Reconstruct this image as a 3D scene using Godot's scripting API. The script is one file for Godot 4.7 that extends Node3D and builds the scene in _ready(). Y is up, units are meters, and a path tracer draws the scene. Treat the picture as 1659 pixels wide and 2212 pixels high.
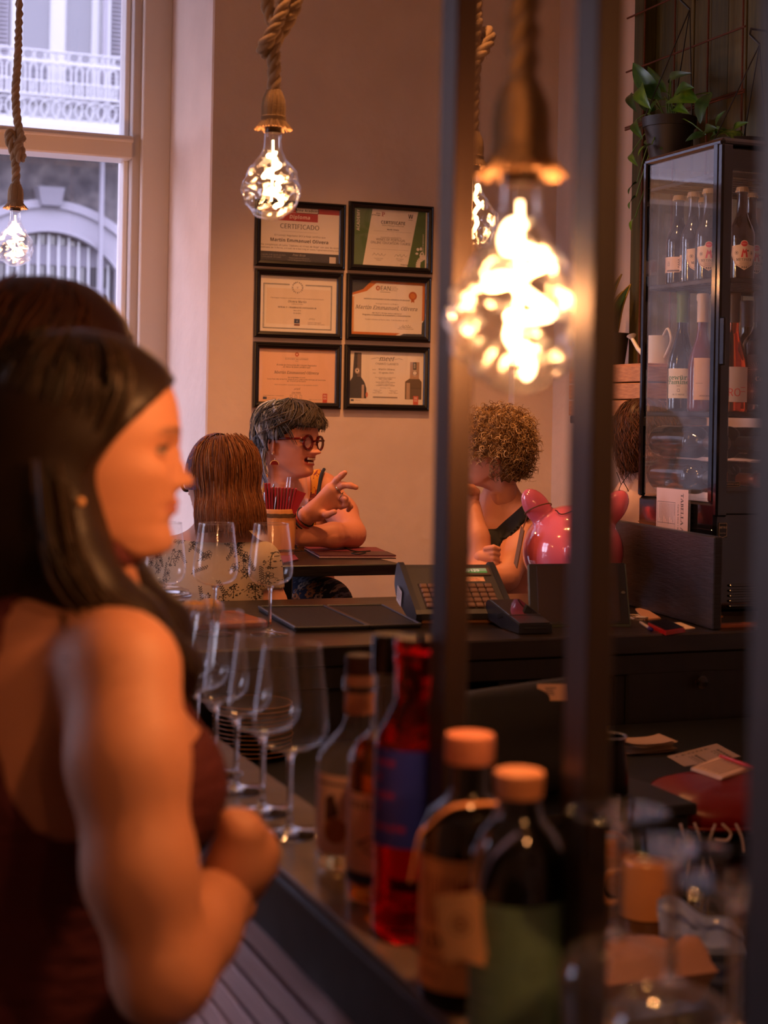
extends Node3D
# A wine bar at dusk, seen along its counter. World: x runs along the certificate wall, z towards the viewer, y up.
const FPX := 3456.0
const YAW := 0.37176
const ROLL := 0.0185
var CP := Vector3(0, 1.58, 0)
var CB := Basis.from_euler(Vector3(0, -YAW, ROLL))
var M := {}
var used := {}
var rng := RandomNumberGenerator.new()

func ray(x: float, y: float) -> Vector3:
	return CB * Vector3((x - 829.5) / FPX, -(y - 905.0) / FPX, -1.0)
func px(x: float, y: float, d: float) -> Vector3:
	return CP + ray(x, y) * d
func at_z(x: float, y: float, z: float) -> Vector3:
	var r := ray(x, y)
	return CP + r * ((z - CP.z) / r.z)
func at_y(x: float, y: float, h: float) -> Vector3:
	var r := ray(x, y)
	return CP + r * ((h - CP.y) / r.y)
func at_x(x: float, y: float, wx: float) -> Vector3:
	var r := ray(x, y)
	return CP + r * ((wx - CP.x) / r.x)
func flat_axes() -> Basis:   # right, up, towards the viewer
	return Basis.from_euler(Vector3(0, -YAW, 0))

# ---------- mesh building ----------
class MB:
	var v := PackedVector3Array()
	var n := PackedVector3Array()
	var uv := PackedVector2Array()
	var c := PackedColorArray()
	var ix := PackedInt32Array()
	var col := Color.WHITE
	var tinted := false
	func patch(pv: PackedVector3Array, puv: PackedVector2Array, pix: PackedInt32Array, pc := PackedColorArray()) -> void:
		var nn := PackedVector3Array()
		nn.resize(pv.size())
		var mid := Vector3.ZERO
		for p in pv:
			mid += p
		mid /= maxf(1.0, pv.size())
		var sign_sum := 0.0
		for i in range(0, pix.size(), 3):
			var a: int = pix[i]
			var b := pix[i + 1]
			var d := pix[i + 2]
			var g := (pv[d] - pv[a]).cross(pv[b] - pv[a])
			nn[a] += g
			nn[b] += g
			nn[d] += g
			sign_sum += g.dot(pv[a] - mid)
		var flip := sign_sum < 0.0
		var base := v.size()
		for i in pv.size():
			var q := nn[i].normalized()
			nn[i] = -q if flip else q
		v.append_array(pv)
		n.append_array(nn)
		if puv.size() == pv.size():
			uv.append_array(puv)
		else:
			var z := PackedVector2Array()
			z.resize(pv.size())
			uv.append_array(z)
		if pc.size() == pv.size():
			c.append_array(pc)
			tinted = true
		else:
			var z := PackedColorArray()
			z.resize(pv.size())
			z.fill(col)
			c.append_array(z)
		var k := ix.size()
		ix.resize(k + pix.size())
		for i in range(0, pix.size(), 3):
			ix[k + i] = base + pix[i]
			ix[k + i + 1] = base + pix[i + 2 if flip else i + 1]
			ix[k + i + 2] = base + pix[i + 1 if flip else i + 2]
	func grid(pts: PackedVector3Array, rows: int, cols: int, wrap := false, pc := PackedColorArray()) -> void:
		var q := PackedInt32Array()
		var w := PackedVector2Array()
		for r in rows:
			for k in cols:
				w.append(Vector2(float(k) / (cols - (0 if wrap else 1)), float(r) / maxf(1, rows - 1)))
		for r in rows - 1:
			for k in (cols if wrap else cols - 1):
				var a := r * cols + k
				var b := r * cols + (k + 1) % cols
				q.append_array([a, b, a + cols, b, b + cols, a + cols])
		patch(pts, w, q, pc)
	func lathe(prof: Array, seg := 32, xf := Transform3D(), crease := 0.6) -> void:
		# profile of [r, y]; rings are doubled where the profile turns sharply
		var runs := []
		var run := [prof[0]]
		for i in range(1, prof.size()):
			run.append(prof[i])
			if i < prof.size() - 1:
				var d1 := Vector2(prof[i][0] - prof[i - 1][0], prof[i][1] - prof[i - 1][1])
				var d2 := Vector2(prof[i + 1][0] - prof[i][0], prof[i + 1][1] - prof[i][1])
				if absf(d1.angle_to(d2)) > crease:
					runs.append(run)
					run = [prof[i]]
		runs.append(run)
		var total := 0.0
		for i in range(1, prof.size()):
			total += prof[i][0] * prof[i - 1][1] - prof[i - 1][0] * prof[i][1]
		for rr in runs:
			if rr.size() < 2:
				continue
			var pts := PackedVector3Array()
			var w := PackedVector2Array()
			var q := PackedInt32Array()
			for j in rr.size():
				for k in seg + 1:
					var a := TAU * k / seg
					pts.append(xf * Vector3(rr[j][0] * sin(a), rr[j][1], rr[j][0] * cos(a)))
					w.append(Vector2(float(k) / seg, float(j) / (rr.size() - 1)))
			for j in rr.size() - 1:
				for k in seg:
					var a: int = j * (seg + 1) + k
					q.append_array([a, a + 1, a + seg + 1, a + 1, a + seg + 2, a + seg + 1])
			_oriented(pts, w, q, rr, xf)
	func _oriented(pts: PackedVector3Array, w: PackedVector2Array, q: PackedInt32Array, rr: Array, xf: Transform3D) -> void:
		# the normal of a lathe run points to the left of the way the profile is drawn (drawn upwards: outwards)
		var nn := PackedVector3Array()
		var m := rr.size()
		var seg1: int = pts.size() / m
		for j in m:
			var a: Array = rr[maxi(0, j - 1)]
			var b: Array = rr[mini(m - 1, j + 1)]
			var d := Vector2(b[0] - a[0], b[1] - a[1])
			var nr := Vector2(d.y, -d.x).normalized()
			for k in seg1:
				var t := TAU * k / (seg1 - 1)
				nn.append((xf.basis * Vector3(nr.x * sin(t), nr.y, nr.x * cos(t))).normalized())
		add_raw(pts, nn, w, q)
	func add_raw(pts: PackedVector3Array, nn: PackedVector3Array, w: PackedVector2Array, q: PackedInt32Array, pc := PackedColorArray()) -> void:
		var base := v.size()
		v.append_array(pts)
		n.append_array(nn)
		uv.append_array(w)
		if pc.size() == pts.size():
			c.append_array(pc)
			tinted = true
		else:
			var z := PackedColorArray()
			z.resize(pts.size())
			z.fill(col)
			c.append_array(z)
		for i in range(0, q.size(), 3):
			var g := (pts[q[i + 2]] - pts[q[i]]).cross(pts[q[i + 1]] - pts[q[i]])
			var ok := g.dot(nn[q[i]] + nn[q[i + 1]] + nn[q[i + 2]]) >= 0.0
			ix.append(base + q[i])
			ix.append(base + q[i + 1 if ok else i + 2])
			ix.append(base + q[i + 2 if ok else i + 1])
	func face(ps: Array) -> void:
		# a flat convex polygon
		var pv := PackedVector3Array(ps)
		var nn := PackedVector3Array()
		var g := Vector3.ZERO
		for i in range(1, pv.size() - 1):
			g += (pv[i + 1] - pv[0]).cross(pv[i] - pv[0])
		g = g.normalized()
		var w := PackedVector2Array()
		var q := PackedInt32Array()
		for i in pv.size():
			nn.append(g)
			w.append([Vector2(0, 1), Vector2(1, 1), Vector2(1, 0), Vector2(0, 0)][i % 4])
		for i in range(1, pv.size() - 1):
			q.append_array([0, i, i + 1])
		add_raw(pv, nn, w, q)
	func box(size: Vector3, xf := Transform3D(), b := 0.002) -> void:
		# chamfered box round the origin of xf
		var h := size / 2.0
		b = minf(b, minf(h.x, minf(h.y, h.z)) * 0.9)
		for ax in 3:
			var u := (ax + 1) % 3
			var w := (ax + 2) % 3
			for s in [-1.0, 1.0]:
				var q := []
				for k in [[-1, -1], [1, -1], [1, 1], [-1, 1]]:
					var p := Vector3.ZERO
					p[ax] = s * h[ax]
					p[u] = k[0] * (h[u] - b)
					p[w] = k[1] * (h[w] - b)
					q.append(xf * p)
				_out(q, xf * Vector3.ZERO)
			for s in [[-1, -1], [1, -1], [1, 1], [-1, 1]]:
				var q := []
				for k in [[-1, 0], [1, 0], [1, 1], [-1, 1]]:
					var p := Vector3.ZERO
					p[ax] = k[0] * (h[ax] - b)
					p[u] = s[0] * (h[u] - (0.0 if k[1] else b))
					p[w] = s[1] * (h[w] - (b if k[1] else 0.0))
					q.append(xf * p)
				_out(q, xf * Vector3.ZERO)
		for sx in [-1, 1]:
			for sy in [-1, 1]:
				for sz in [-1, 1]:
					var s := Vector3(sx, sy, sz)
					_out([xf * (s * (h - Vector3(0, b, b))), xf * (s * (h - Vector3(b, 0, b))), xf * (s * (h - Vector3(b, b, 0)))], xf * Vector3.ZERO)
	func _out(q: Array, mid: Vector3) -> void:
		var g: Vector3 = (q[2] - q[0]).cross(q[1] - q[0])
		if g.dot(q[0] - mid) < 0.0:
			q.reverse()
		face(q)
	func tube(path: PackedVector3Array, rad, sides := 8, caps := true, pc := PackedColorArray(), flat := 1.0) -> void:
		var m := path.size()
		var pts := PackedVector3Array()
		var cc := PackedColorArray()
		var up := Vector3.UP
		var t0 := (path[1] - path[0]).normalized()
		if absf(t0.dot(up)) > 0.9:
			up = Vector3.RIGHT
		var s := t0.cross(up).normalized()
		for i in m:
			var t := (path[mini(m - 1, i + 1)] - path[maxi(0, i - 1)]).normalized()
			s = (s - t * s.dot(t)).normalized()
			var b := t.cross(s)
			var r: float = rad if rad is float else rad[i]
			for k in sides:
				var a := TAU * k / sides
				pts.append(path[i] + (s * cos(a) + b * sin(a) * flat) * r)
				if pc.size():
					cc.append(pc[i])
		grid(pts, m, sides, true, cc)
		if caps:
			for e in [0, m - 1]:
				var q := []
				for k in sides:
					q.append(pts[e * sides + k])
				_out(q, path[1] if e == 0 else path[m - 2])
	func ball(mid: Vector3, r: Vector3, seg := 16, basis := Basis()) -> void:
		var pts := PackedVector3Array()
		var rows: int = maxi(4, seg / 2)
		for j in rows + 1:
			var t := PI * j / rows
			for k in seg:
				var a := TAU * k / seg
				pts.append(mid + basis * (Vector3(sin(t) * cos(a), cos(t), sin(t) * sin(a)) * r))
		grid(pts, rows + 1, seg, true)
	func prism(poly: PackedVector2Array, depth: float, xf := Transform3D(), b := 0.0) -> void:
		# a polygon in xy, from z 0 to depth, the far edge narrowed by b
		var tri := Geometry2D.triangulate_polygon(poly)
		var far := poly
		if b > 0.0:
			var o := Geometry2D.offset_polygon(poly, -b)
			if o.size() and o[0].size() == poly.size():
				far = o[0]
				var best := 0
				for i in far.size():
					if far[i].distance_squared_to(poly[0]) < far[best].distance_squared_to(poly[0]):
						best = i
				var turned := PackedVector2Array()
				for i in far.size():
					turned.append(far[(best + i) % far.size()])
				far = turned
		for e in 2:
			var z := depth if e else 0.0
			var pp := far if e else poly
			var pts := PackedVector3Array()
			var nn := PackedVector3Array()
			var w := PackedVector2Array()
			for p in pp:
				pts.append(xf * Vector3(p.x, p.y, z))
				nn.append((xf.basis * Vector3(0, 0, signf(depth) if e else -signf(depth))).normalized())
				w.append(p)
			add_raw(pts, nn, w, tri)
		var area := 0.0
		for i in poly.size():
			area += poly[i].cross(poly[(i + 1) % poly.size()])
		for i in poly.size():
			var j := (i + 1) % poly.size()
			var q := [xf * Vector3(poly[i].x, poly[i].y, 0), xf * Vector3(poly[j].x, poly[j].y, 0), xf * Vector3(far[j].x, far[j].y, depth), xf * Vector3(far[i].x, far[i].y, depth)]
			var e2 := poly[j] - poly[i]
			var o2 := Vector2(e2.y, -e2.x) * signf(area)
			var g: Vector3 = (q[2] - q[0]).cross(q[1] - q[0])
			if g.dot(xf.basis * Vector3(o2.x, o2.y, 0)) < 0.0:
				q.reverse()
			face(q)
	func arc(r: float, y0: float, y1: float, a0: float, a1: float, seg := 16, xf := Transform3D(), r1 := -1.0) -> void:
		# a curved label: part of a cylinder, u along the arc, v down
		var pts := PackedVector3Array()
		for j in 2:
			for k in seg + 1:
				var a := lerpf(a0, a1, float(k) / seg)
				var rr := r if j == 0 or r1 < 0.0 else r1
				pts.append(xf * Vector3(rr * sin(a), y1 if j == 0 else y0, rr * cos(a)))
		grid(pts, 2, seg + 1)
	func sheet(w: float, h: float, xf := Transform3D(), t := 0.0004) -> void:
		# paper: a front with its print, a back, thin edges; in xy round the origin, front towards +z
		var q := [Vector3(-w / 2, -h / 2, t), Vector3(w / 2, -h / 2, t), Vector3(w / 2, h / 2, t), Vector3(-w / 2, h / 2, t)]
		face([xf * q[0], xf * q[1], xf * q[2], xf * q[3]])
	func join(o: MB, xf := Transform3D()) -> void:
		var base := v.size()
		for i in o.v.size():
			v.append(xf * o.v[i])
			n.append((xf.basis * o.n[i]).normalized())
		uv.append_array(o.uv)
		c.append_array(o.c)
		tinted = tinted or o.tinted
		for i in o.ix:
			ix.append(base + i)
	func mesh() -> ArrayMesh:
		var a := []
		a.resize(Mesh.ARRAY_MAX)
		a[Mesh.ARRAY_VERTEX] = v
		a[Mesh.ARRAY_NORMAL] = n
		a[Mesh.ARRAY_TEX_UV] = uv
		if tinted:
			a[Mesh.ARRAY_COLOR] = c
		a[Mesh.ARRAY_INDEX] = ix
		var m := ArrayMesh.new()
		m.add_surface_from_arrays(Mesh.PRIMITIVE_TRIANGLES, a)
		return m

# ---------- solid bodies by distance fields ----------
class Sdf:
	var o: Vector3
	var h: float
	var d: Vector3i
	var f := PackedFloat32Array()
	func _init(lo: Vector3, hi: Vector3, cell: float) -> void:
		o = lo
		h = cell
		d = Vector3i((hi - lo) / cell) + Vector3i.ONE * 2
		f.resize(d.x * d.y * d.z)
		f.fill(1.0)
	func span(lo: Vector3, hi: Vector3) -> Array:
		var a := Vector3i(((lo - o) / h).floor()).clamp(Vector3i.ZERO, d - Vector3i.ONE)
		var b := Vector3i(((hi - o) / h).ceil()).clamp(Vector3i.ZERO, d - Vector3i.ONE)
		return [a, b]
	func cap(a: Vector3, b: Vector3, ra: float, rb: float, k := 0.02) -> void:
		var pad := maxf(ra, rb) + k + 2.5 * h
		var s := span(a.min(b) - Vector3.ONE * pad, a.max(b) + Vector3.ONE * pad)
		var ab := b - a
		var inv := 1.0 / maxf(ab.length_squared(), 1e-9)
		for z in range(s[0].z, s[1].z + 1):
			for y in range(s[0].y, s[1].y + 1):
				var at: int = (z * d.y + y) * d.x
				for x in range(s[0].x, s[1].x + 1):
					var q := o + Vector3(x, y, z) * h - a
					var t := clampf(q.dot(ab) * inv, 0.0, 1.0)
					var e := (q - ab * t).length() - lerpf(ra, rb, t)
					var g := f[at + x]
					var m := maxf(k - absf(e - g), 0.0)
					f[at + x] = minf(e, g) - m * m / (4.0 * k)
	func ell(c: Vector3, r: Vector3, basis := Basis(), k := 0.02) -> void:
		var pad := maxf(r.x, maxf(r.y, r.z)) + k + 2.5 * h
		var s := span(c - Vector3.ONE * pad, c + Vector3.ONE * pad)
		var inv := basis.transposed()
		var lim := k + 2.5 * h
		for z in range(s[0].z, s[1].z + 1):
			for y in range(s[0].y, s[1].y + 1):
				var at: int = (z * d.y + y) * d.x
				for x in range(s[0].x, s[1].x + 1):
					var q := inv * (o + Vector3(x, y, z) * h - c)
					var k0 := (q / r).length()
					var k1 := (q / (r * r)).length()
					var e := k0 * (k0 - 1.0) / maxf(k1, 1e-6)
					if e > lim:
						continue
					var g := f[at + x]
					var m := maxf(k - absf(e - g), 0.0)
					f[at + x] = minf(e, g) - m * m / (4.0 * k)
	func chain(ps: Array, rs: Array, k := 0.02) -> void:
		for i in ps.size() - 1:
			cap(ps[i], ps[i + 1], rs[i], rs[i + 1], k)
	func cut(fn: Callable) -> void:   # keeps where fn(point) is negative
		for z in d.z:
			for y in d.y:
				var at: int = (z * d.y + y) * d.x
				for x in d.x:
					if f[at + x] < 3.0 * h:
						f[at + x] = maxf(f[at + x], fn.call(o + Vector3(x, y, z) * h))
	func into(mb: MB, tint = null, uvmap = null) -> void:
		var at_cell := PackedInt32Array()
		at_cell.resize(f.size())
		at_cell.fill(-1)
		var pv := PackedVector3Array()
		var cells := PackedInt32Array()
		var off := PackedInt32Array()
		var cor: Array[Vector3] = []
		for k in 8:
			var e := Vector3i(k & 1, (k >> 1) & 1, k >> 2)
			off.append((e.z * d.y + e.y) * d.x + e.x)
			cor.append(Vector3(e))
		var edges := [[0, 1], [2, 3], [4, 5], [6, 7], [0, 2], [1, 3], [4, 6], [5, 7], [0, 4], [1, 5], [2, 6], [3, 7]]
		for z in d.z - 1:
			for y in d.y - 1:
				var row: int = (z * d.y + y) * d.x
				for x in d.x - 1:
					var b := row + x
					if f[b] > 3.0 * h:
						continue
					var mask := 0
					for k in 8:
						if f[b + off[k]] < 0.0:
							mask |= 1 << k
					if mask == 0 or mask == 255:
						continue
					var sum := Vector3.ZERO
					var cnt := 0
					for e in edges:
						var i: int = e[0]
						var j: int = e[1]
						if ((mask >> i) & 1) != ((mask >> j) & 1):
							var fi := f[b + off[i]]
							var fj := f[b + off[j]]
							sum += cor[i].lerp(cor[j], fi / (fi - fj))
							cnt += 1
					at_cell[b] = pv.size()
					pv.append(o + (Vector3(x, y, z) + sum / cnt) * h)
					cells.append(b)
		var q := PackedInt32Array()
		var sx := 1
		var sy := d.x
		var sz := d.x * d.y
		for b in cells:
			var ways := [[sx, sy, sz], [sy, sz, sx], [sz, sx, sy]]
			for w in ways:
				var e: int = w[0]
				if (f[b] < 0.0) == (f[b + e] < 0.0):
					continue
				var c1: int = b - w[1]
				var c2: int = b - w[2]
				var c3: int = b - w[1] - w[2]
				if c3 < 0 or at_cell[c1] < 0 or at_cell[c2] < 0 or at_cell[c3] < 0:
					continue
				if f[b] < 0.0:
					q.append_array([at_cell[b], at_cell[c2], at_cell[c1], at_cell[c1], at_cell[c2], at_cell[c3]])
				else:
					q.append_array([at_cell[b], at_cell[c1], at_cell[c2], at_cell[c1], at_cell[c3], at_cell[c2]])
		var pc := PackedColorArray()
		var w2 := PackedVector2Array()
		for p in pv:
			if tint != null:
				pc.append(tint.call(p))
			if uvmap != null:
				w2.append(uvmap.call(p))
		mb.patch(pv, w2, q, pc)

# ---------- flat print ----------
class Canvas:
	var im: Image
	var w: int
	var h: int
	static var fonts := {}
	static var texts := {}
	func _init(ww: int, hh: int, bg: Color) -> void:
		w = ww
		h = hh
		im = Image.create_empty(w, h, false, Image.FORMAT_RGBA8)
		im.fill(bg)
	func rect(x: float, y: float, ww: float, hh: float, col: Color) -> void:
		im.fill_rect(Rect2i(int(round(x)), int(round(y)), maxi(1, int(round(ww))), maxi(1, int(round(hh)))), col)
	func frame(x: float, y: float, ww: float, hh: float, t: float, col: Color) -> void:
		rect(x, y, ww, t, col)
		rect(x, y + hh - t, ww, t, col)
		rect(x, y, t, hh, col)
		rect(x + ww - t, y, t, hh, col)
	func poly(ps: PackedVector2Array, col: Color) -> void:
		var lo := 1e9
		var hi := -1e9
		for p in ps:
			lo = minf(lo, p.y)
			hi = maxf(hi, p.y)
		for yy in range(maxi(0, int(floor(lo))), mini(h, int(ceil(hi)) + 1)):
			var yc := yy + 0.5
			var xs: Array[float] = []
			for i in ps.size():
				var a := ps[i]
				var b := ps[(i + 1) % ps.size()]
				if (a.y <= yc) != (b.y <= yc):
					xs.append(a.x + (yc - a.y) / (b.y - a.y) * (b.x - a.x))
			xs.sort()
			for i in range(0, xs.size() - 1, 2):
				var x0 := int(round(xs[i]))
				var x1 := int(round(xs[i + 1]))
				if x1 > x0:
					im.fill_rect(Rect2i(x0, yy, x1 - x0, 1), col)
	func line(pts: Array, t: float, col: Color) -> void:
		for i in pts.size() - 1:
			var a: Vector2 = pts[i]
			var b: Vector2 = pts[i + 1]
			var s := (b - a).orthogonal().normalized() * t / 2.0
			poly(PackedVector2Array([a + s, b + s, b - s, a - s]), col)
	func disc(x: float, y: float, rx: float, ry: float, col: Color, seg := 28) -> void:
		var ps := PackedVector2Array()
		for k in seg:
			ps.append(Vector2(x + rx * cos(TAU * k / seg), y + ry * sin(TAU * k / seg)))
		poly(ps, col)
	func ring(x: float, y: float, r: float, t: float, col: Color) -> void:
		var ps := []
		for k in 33:
			ps.append(Vector2(x + r * cos(TAU * k / 32), y + r * sin(TAU * k / 32)))
		line(ps, t, col)
	static func tris(s: String, bold: bool, serif: bool) -> PackedVector3Array:
		var key := "%s|%s|%s" % [s, bold, serif]
		if not texts.has(key):
			var fk := "%s%s" % [bold, serif]
			if not fonts.has(fk):
				var sf := SystemFont.new()
				sf.font_names = PackedStringArray(["Droid Serif" if serif else "Droid Sans"])
				sf.font_weight = 700 if bold else 400
				fonts[fk] = sf
			var tm := TextMesh.new()
			tm.font = fonts[fk]
			tm.text = s
			tm.font_size = 64
			tm.pixel_size = 1.0 / 64.0
			tm.depth = 0.0
			tm.curve_step = 4.0
			var arr := tm.get_mesh_arrays()
			var out := PackedVector3Array()
			if arr.size() and arr[Mesh.ARRAY_VERTEX] != null:
				var vv: PackedVector3Array = arr[Mesh.ARRAY_VERTEX]
				if arr[Mesh.ARRAY_INDEX] != null and arr[Mesh.ARRAY_INDEX].size():
					for i in arr[Mesh.ARRAY_INDEX]:
						out.append(vv[i])
				else:
					out = vv
			texts[key] = out
		return texts[key]
	func text(s: String, x: float, y: float, size: float, col: Color, bold := false, serif := false, align := 0.5, slant := 0.0, turn := 0.0, wide := 1.0) -> void:
		# x, y: middle of the line (align 0.5), or its left or right end (0, 1)
		var t := tris(s, bold, serif)
		if t.is_empty():
			return
		var lo := 1e9
		var hi := -1e9
		for p in t:
			lo = minf(lo, p.x)
			hi = maxf(hi, p.x)
		var shift := lerpf(lo, hi, align)
		var cs := cos(turn)
		var sn := sin(turn)
		var q := PackedVector2Array()
		q.resize(3)
		for i in range(0, t.size() - 2, 3):
			for k in 3:
				var e := Vector2((t[i + k].x - shift + t[i + k].y * slant) * size * wide, -t[i + k].y * size)
				q[k] = Vector2(x + e.x * cs - e.y * sn, y + e.x * sn + e.y * cs)
			poly(q, col)
	func scribble(x: float, y: float, ww: float, hh: float, col: Color, sd: int, t := 1.5) -> void:
		var r := RandomNumberGenerator.new()
		r.seed = sd
		var ps := []
		for k in 26:
			var u := k / 25.0
			ps.append(Vector2(x + ww * u + r.randf_range(-0.03, 0.03) * ww, y + hh * 0.5 * sin(u * 23.0 + r.randf()) * r.randf_range(0.2, 1.0)))
		line(ps, t, col)
	func tex() -> ImageTexture:
		return ImageTexture.create_from_image(im)

# ---------- naming and placing ----------
func uname(s: String) -> String:
	if not used.has(s):
		used[s] = 0
		return s
	used[s] += 1
	return "%s_%03d" % [s, used[s]]
func thing(called: String, label: String, category: String, at := Vector3.ZERO, turn := 0.0, group := "") -> Node3D:
	var o := Node3D.new()
	o.name = uname(called)
	o.position = at
	o.rotation.y = turn
	o.set_meta("label", label)
	o.set_meta("category", category)
	if group:
		o.set_meta("group", group)
	add_child(o)
	return o
func put(called: String, mb, m: Material, parent: Node = null, label := "", kind := "") -> MeshInstance3D:
	var o := MeshInstance3D.new()
	o.mesh = mb.mesh() if mb is MB else mb
	if mb is MB and mb.tinted and m is StandardMaterial3D and not m.vertex_color_use_as_albedo:
		m = m.duplicate()
		m.vertex_color_use_as_albedo = true
	o.material_override = m
	if label:
		o.set_meta("label", label)
	if kind:
		o.set_meta("kind", kind)
	if parent == null:
		o.name = uname(called)
		add_child(o)
	else:
		o.name = called
		var k := 0
		while parent.has_node(NodePath(o.name)):
			k += 1
			o.name = "%s_%03d" % [called, k]
		parent.add_child(o)
	return o
func tag(o: Node, label: String, category: String, group := "") -> Node:
	o.set_meta("label", label)
	o.set_meta("category", category)
	if group:
		o.set_meta("group", group)
	return o
func struct(called: String, mb, m: Material, label := "", category := "") -> MeshInstance3D:
	var o := put(called, mb, m)
	o.set_meta("kind", "structure")
	if label:
		tag(o, label, category)
	return o
func dup(src: Node3D, label: String, at: Vector3, turn := 0.0) -> Node3D:
	var o: Node3D = src.duplicate()
	var stem := RegEx.create_from_string("_\\d{3}$").sub(src.name, "")
	o.name = uname(stem)
	o.position = at
	o.rotation.y = turn
	o.set_meta("label", label)
	add_child(o)
	return o
func tf(at: Vector3, e := Vector3.ZERO) -> Transform3D:
	return Transform3D(Basis.from_euler(e), at)
func looking(at: Vector3, fwd: Vector3, up := Vector3.UP) -> Transform3D:   # +z along fwd
	var z := fwd.normalized()
	var x := up.cross(z).normalized()
	return Transform3D(Basis(x, z.cross(x), z), at)
func bar(a: Vector3, b: Vector3, w: float, t: float, mb: MB, bev := 0.001, side := Vector3.UP) -> void:
	var z := (b - a).normalized()
	if absf(z.dot(side)) > 0.95:
		side = Vector3.RIGHT
	var x := side.cross(z).normalized()
	mb.box(Vector3(w, t, a.distance_to(b)), Transform3D(Basis(x, z.cross(x), z), (a + b) / 2.0), bev)
func spline(ps: Array, n: int) -> PackedVector3Array:
	var out := PackedVector3Array()
	var m := ps.size()
	for i in n + 1:
		var t := float(i) / n * (m - 1)
		var k := mini(int(t), m - 2)
		out.append(ps[k].cubic_interpolate(ps[k + 1], ps[maxi(0, k - 1)], ps[mini(m - 1, k + 2)], t - k))
	return out

# ---------- materials ----------
func mat(c: Color, rough := 0.6, metal := 0.0, spec := 0.5) -> StandardMaterial3D:
	var key := [c, rough, metal, spec]
	if not M.has(key):
		var m := StandardMaterial3D.new()
		m.albedo_color = c
		m.roughness = rough
		m.metallic = metal
		m.metallic_specular = spec
		M[key] = m
	return M[key]
func lin(r: float, g: float, b: float) -> Color:
	return Color(r, g, b).linear_to_srgb()
func noise_tex(freq: float, size := 256, normal := false, sd := 1, oct := 4, bump := 4.0) -> NoiseTexture2D:
	var n := FastNoiseLite.new()
	n.seed = sd
	n.frequency = freq
	n.fractal_octaves = oct
	var t := NoiseTexture2D.new()
	t.width = size
	t.height = size
	t.seamless = true
	t.noise = n
	t.as_normal_map = normal
	t.bump_strength = bump
	return t
func ramp_tex(a: Color, b: Color, freq: float, sd := 1, size := 256) -> NoiseTexture2D:
	var t := noise_tex(freq, size, false, sd)
	var g := Gradient.new()
	g.set_color(0, a)
	g.set_color(1, b)
	t.color_ramp = g
	return t
func wood(a: Color, b: Color, scale: Vector3, sd: int, rough := 0.5) -> StandardMaterial3D:
	var m := StandardMaterial3D.new()
	m.albedo_texture = ramp_tex(a, b, 0.02, sd)
	m.uv1_triplanar = true
	m.uv1_scale = scale
	m.roughness = rough
	m.heightmap_enabled = true
	m.heightmap_scale = 0.05
	m.heightmap_texture = noise_tex(0.03, 256, false, sd + 5)
	return m
func print_mat(t: Texture2D, rough := 0.6) -> StandardMaterial3D:
	var m := StandardMaterial3D.new()
	m.albedo_texture = t
	m.roughness = rough
	return m
func glass(c: Color, refr := 0.05, rough := 0.0) -> StandardMaterial3D:
	var m := StandardMaterial3D.new()
	m.albedo_color = Color(c.r, c.g, c.b, 0.0)
	m.transparency = BaseMaterial3D.TRANSPARENCY_ALPHA
	m.refraction_enabled = true
	m.refraction_scale = refr
	m.roughness = rough
	return m
func pane(alpha := 0.03, c := Color.WHITE) -> StandardMaterial3D:
	var m := StandardMaterial3D.new()
	m.albedo_color = Color(c.r, c.g, c.b, alpha)
	m.transparency = BaseMaterial3D.TRANSPARENCY_ALPHA
	m.roughness = 0.02
	return m

func _ready() -> void:
	rng.seed = 7
	setup_camera_and_light()
	build_room()
	build_street()
	build_bar()
	build_counter()
	build_lamps()
	build_certificates()
	build_fridge()
	build_plants()
	build_ledge_things()
	build_counter_things()
	build_table()
	build_behind_bar()
	build_people()

func setup_camera_and_light() -> void:
	var cam := Camera3D.new()
	cam.name = "camera"
	var at := CameraAttributesPhysical.new()
	at.frustum_focus_distance = 4.7
	at.frustum_focal_length = 54.7
	at.frustum_near = 0.05
	at.frustum_far = 120.0
	at.exposure_aperture = 3.8
	cam.attributes = at
	cam.projection = Camera3D.PROJECTION_FRUSTUM
	cam.near = 0.05
	cam.far = 120.0
	cam.size = 0.05 * 2212.0 / FPX
	cam.frustum_offset = Vector2(0, -0.05 * 201.0 / FPX)
	cam.position = CP
	cam.basis = CB
	cam.current = true
	add_child(cam)
	var we := WorldEnvironment.new()
	we.name = "environment"
	var e := Environment.new()
	var sm := ProceduralSkyMaterial.new()
	sm.sky_top_color = Color(0.62, 0.61, 0.72)
	sm.sky_horizon_color = Color(0.74, 0.73, 0.81)
	sm.ground_horizon_color = Color(0.35, 0.35, 0.42)
	sm.ground_bottom_color = Color(0.2, 0.2, 0.24)
	sm.sky_energy_multiplier = 3.5
	sm.sun_angle_max = 0.0
	var sky := Sky.new()
	sky.sky_material = sm
	e.background_mode = Environment.BG_SKY
	e.sky = sky
	e.tonemap_mode = Environment.TONE_MAPPER_LINEAR
	e.tonemap_exposure = 1.0
	e.sdfgi_enabled = true
	e.ssao_enabled = true
	e.ssil_enabled = true
	we.environment = e
	add_child(we)

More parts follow.
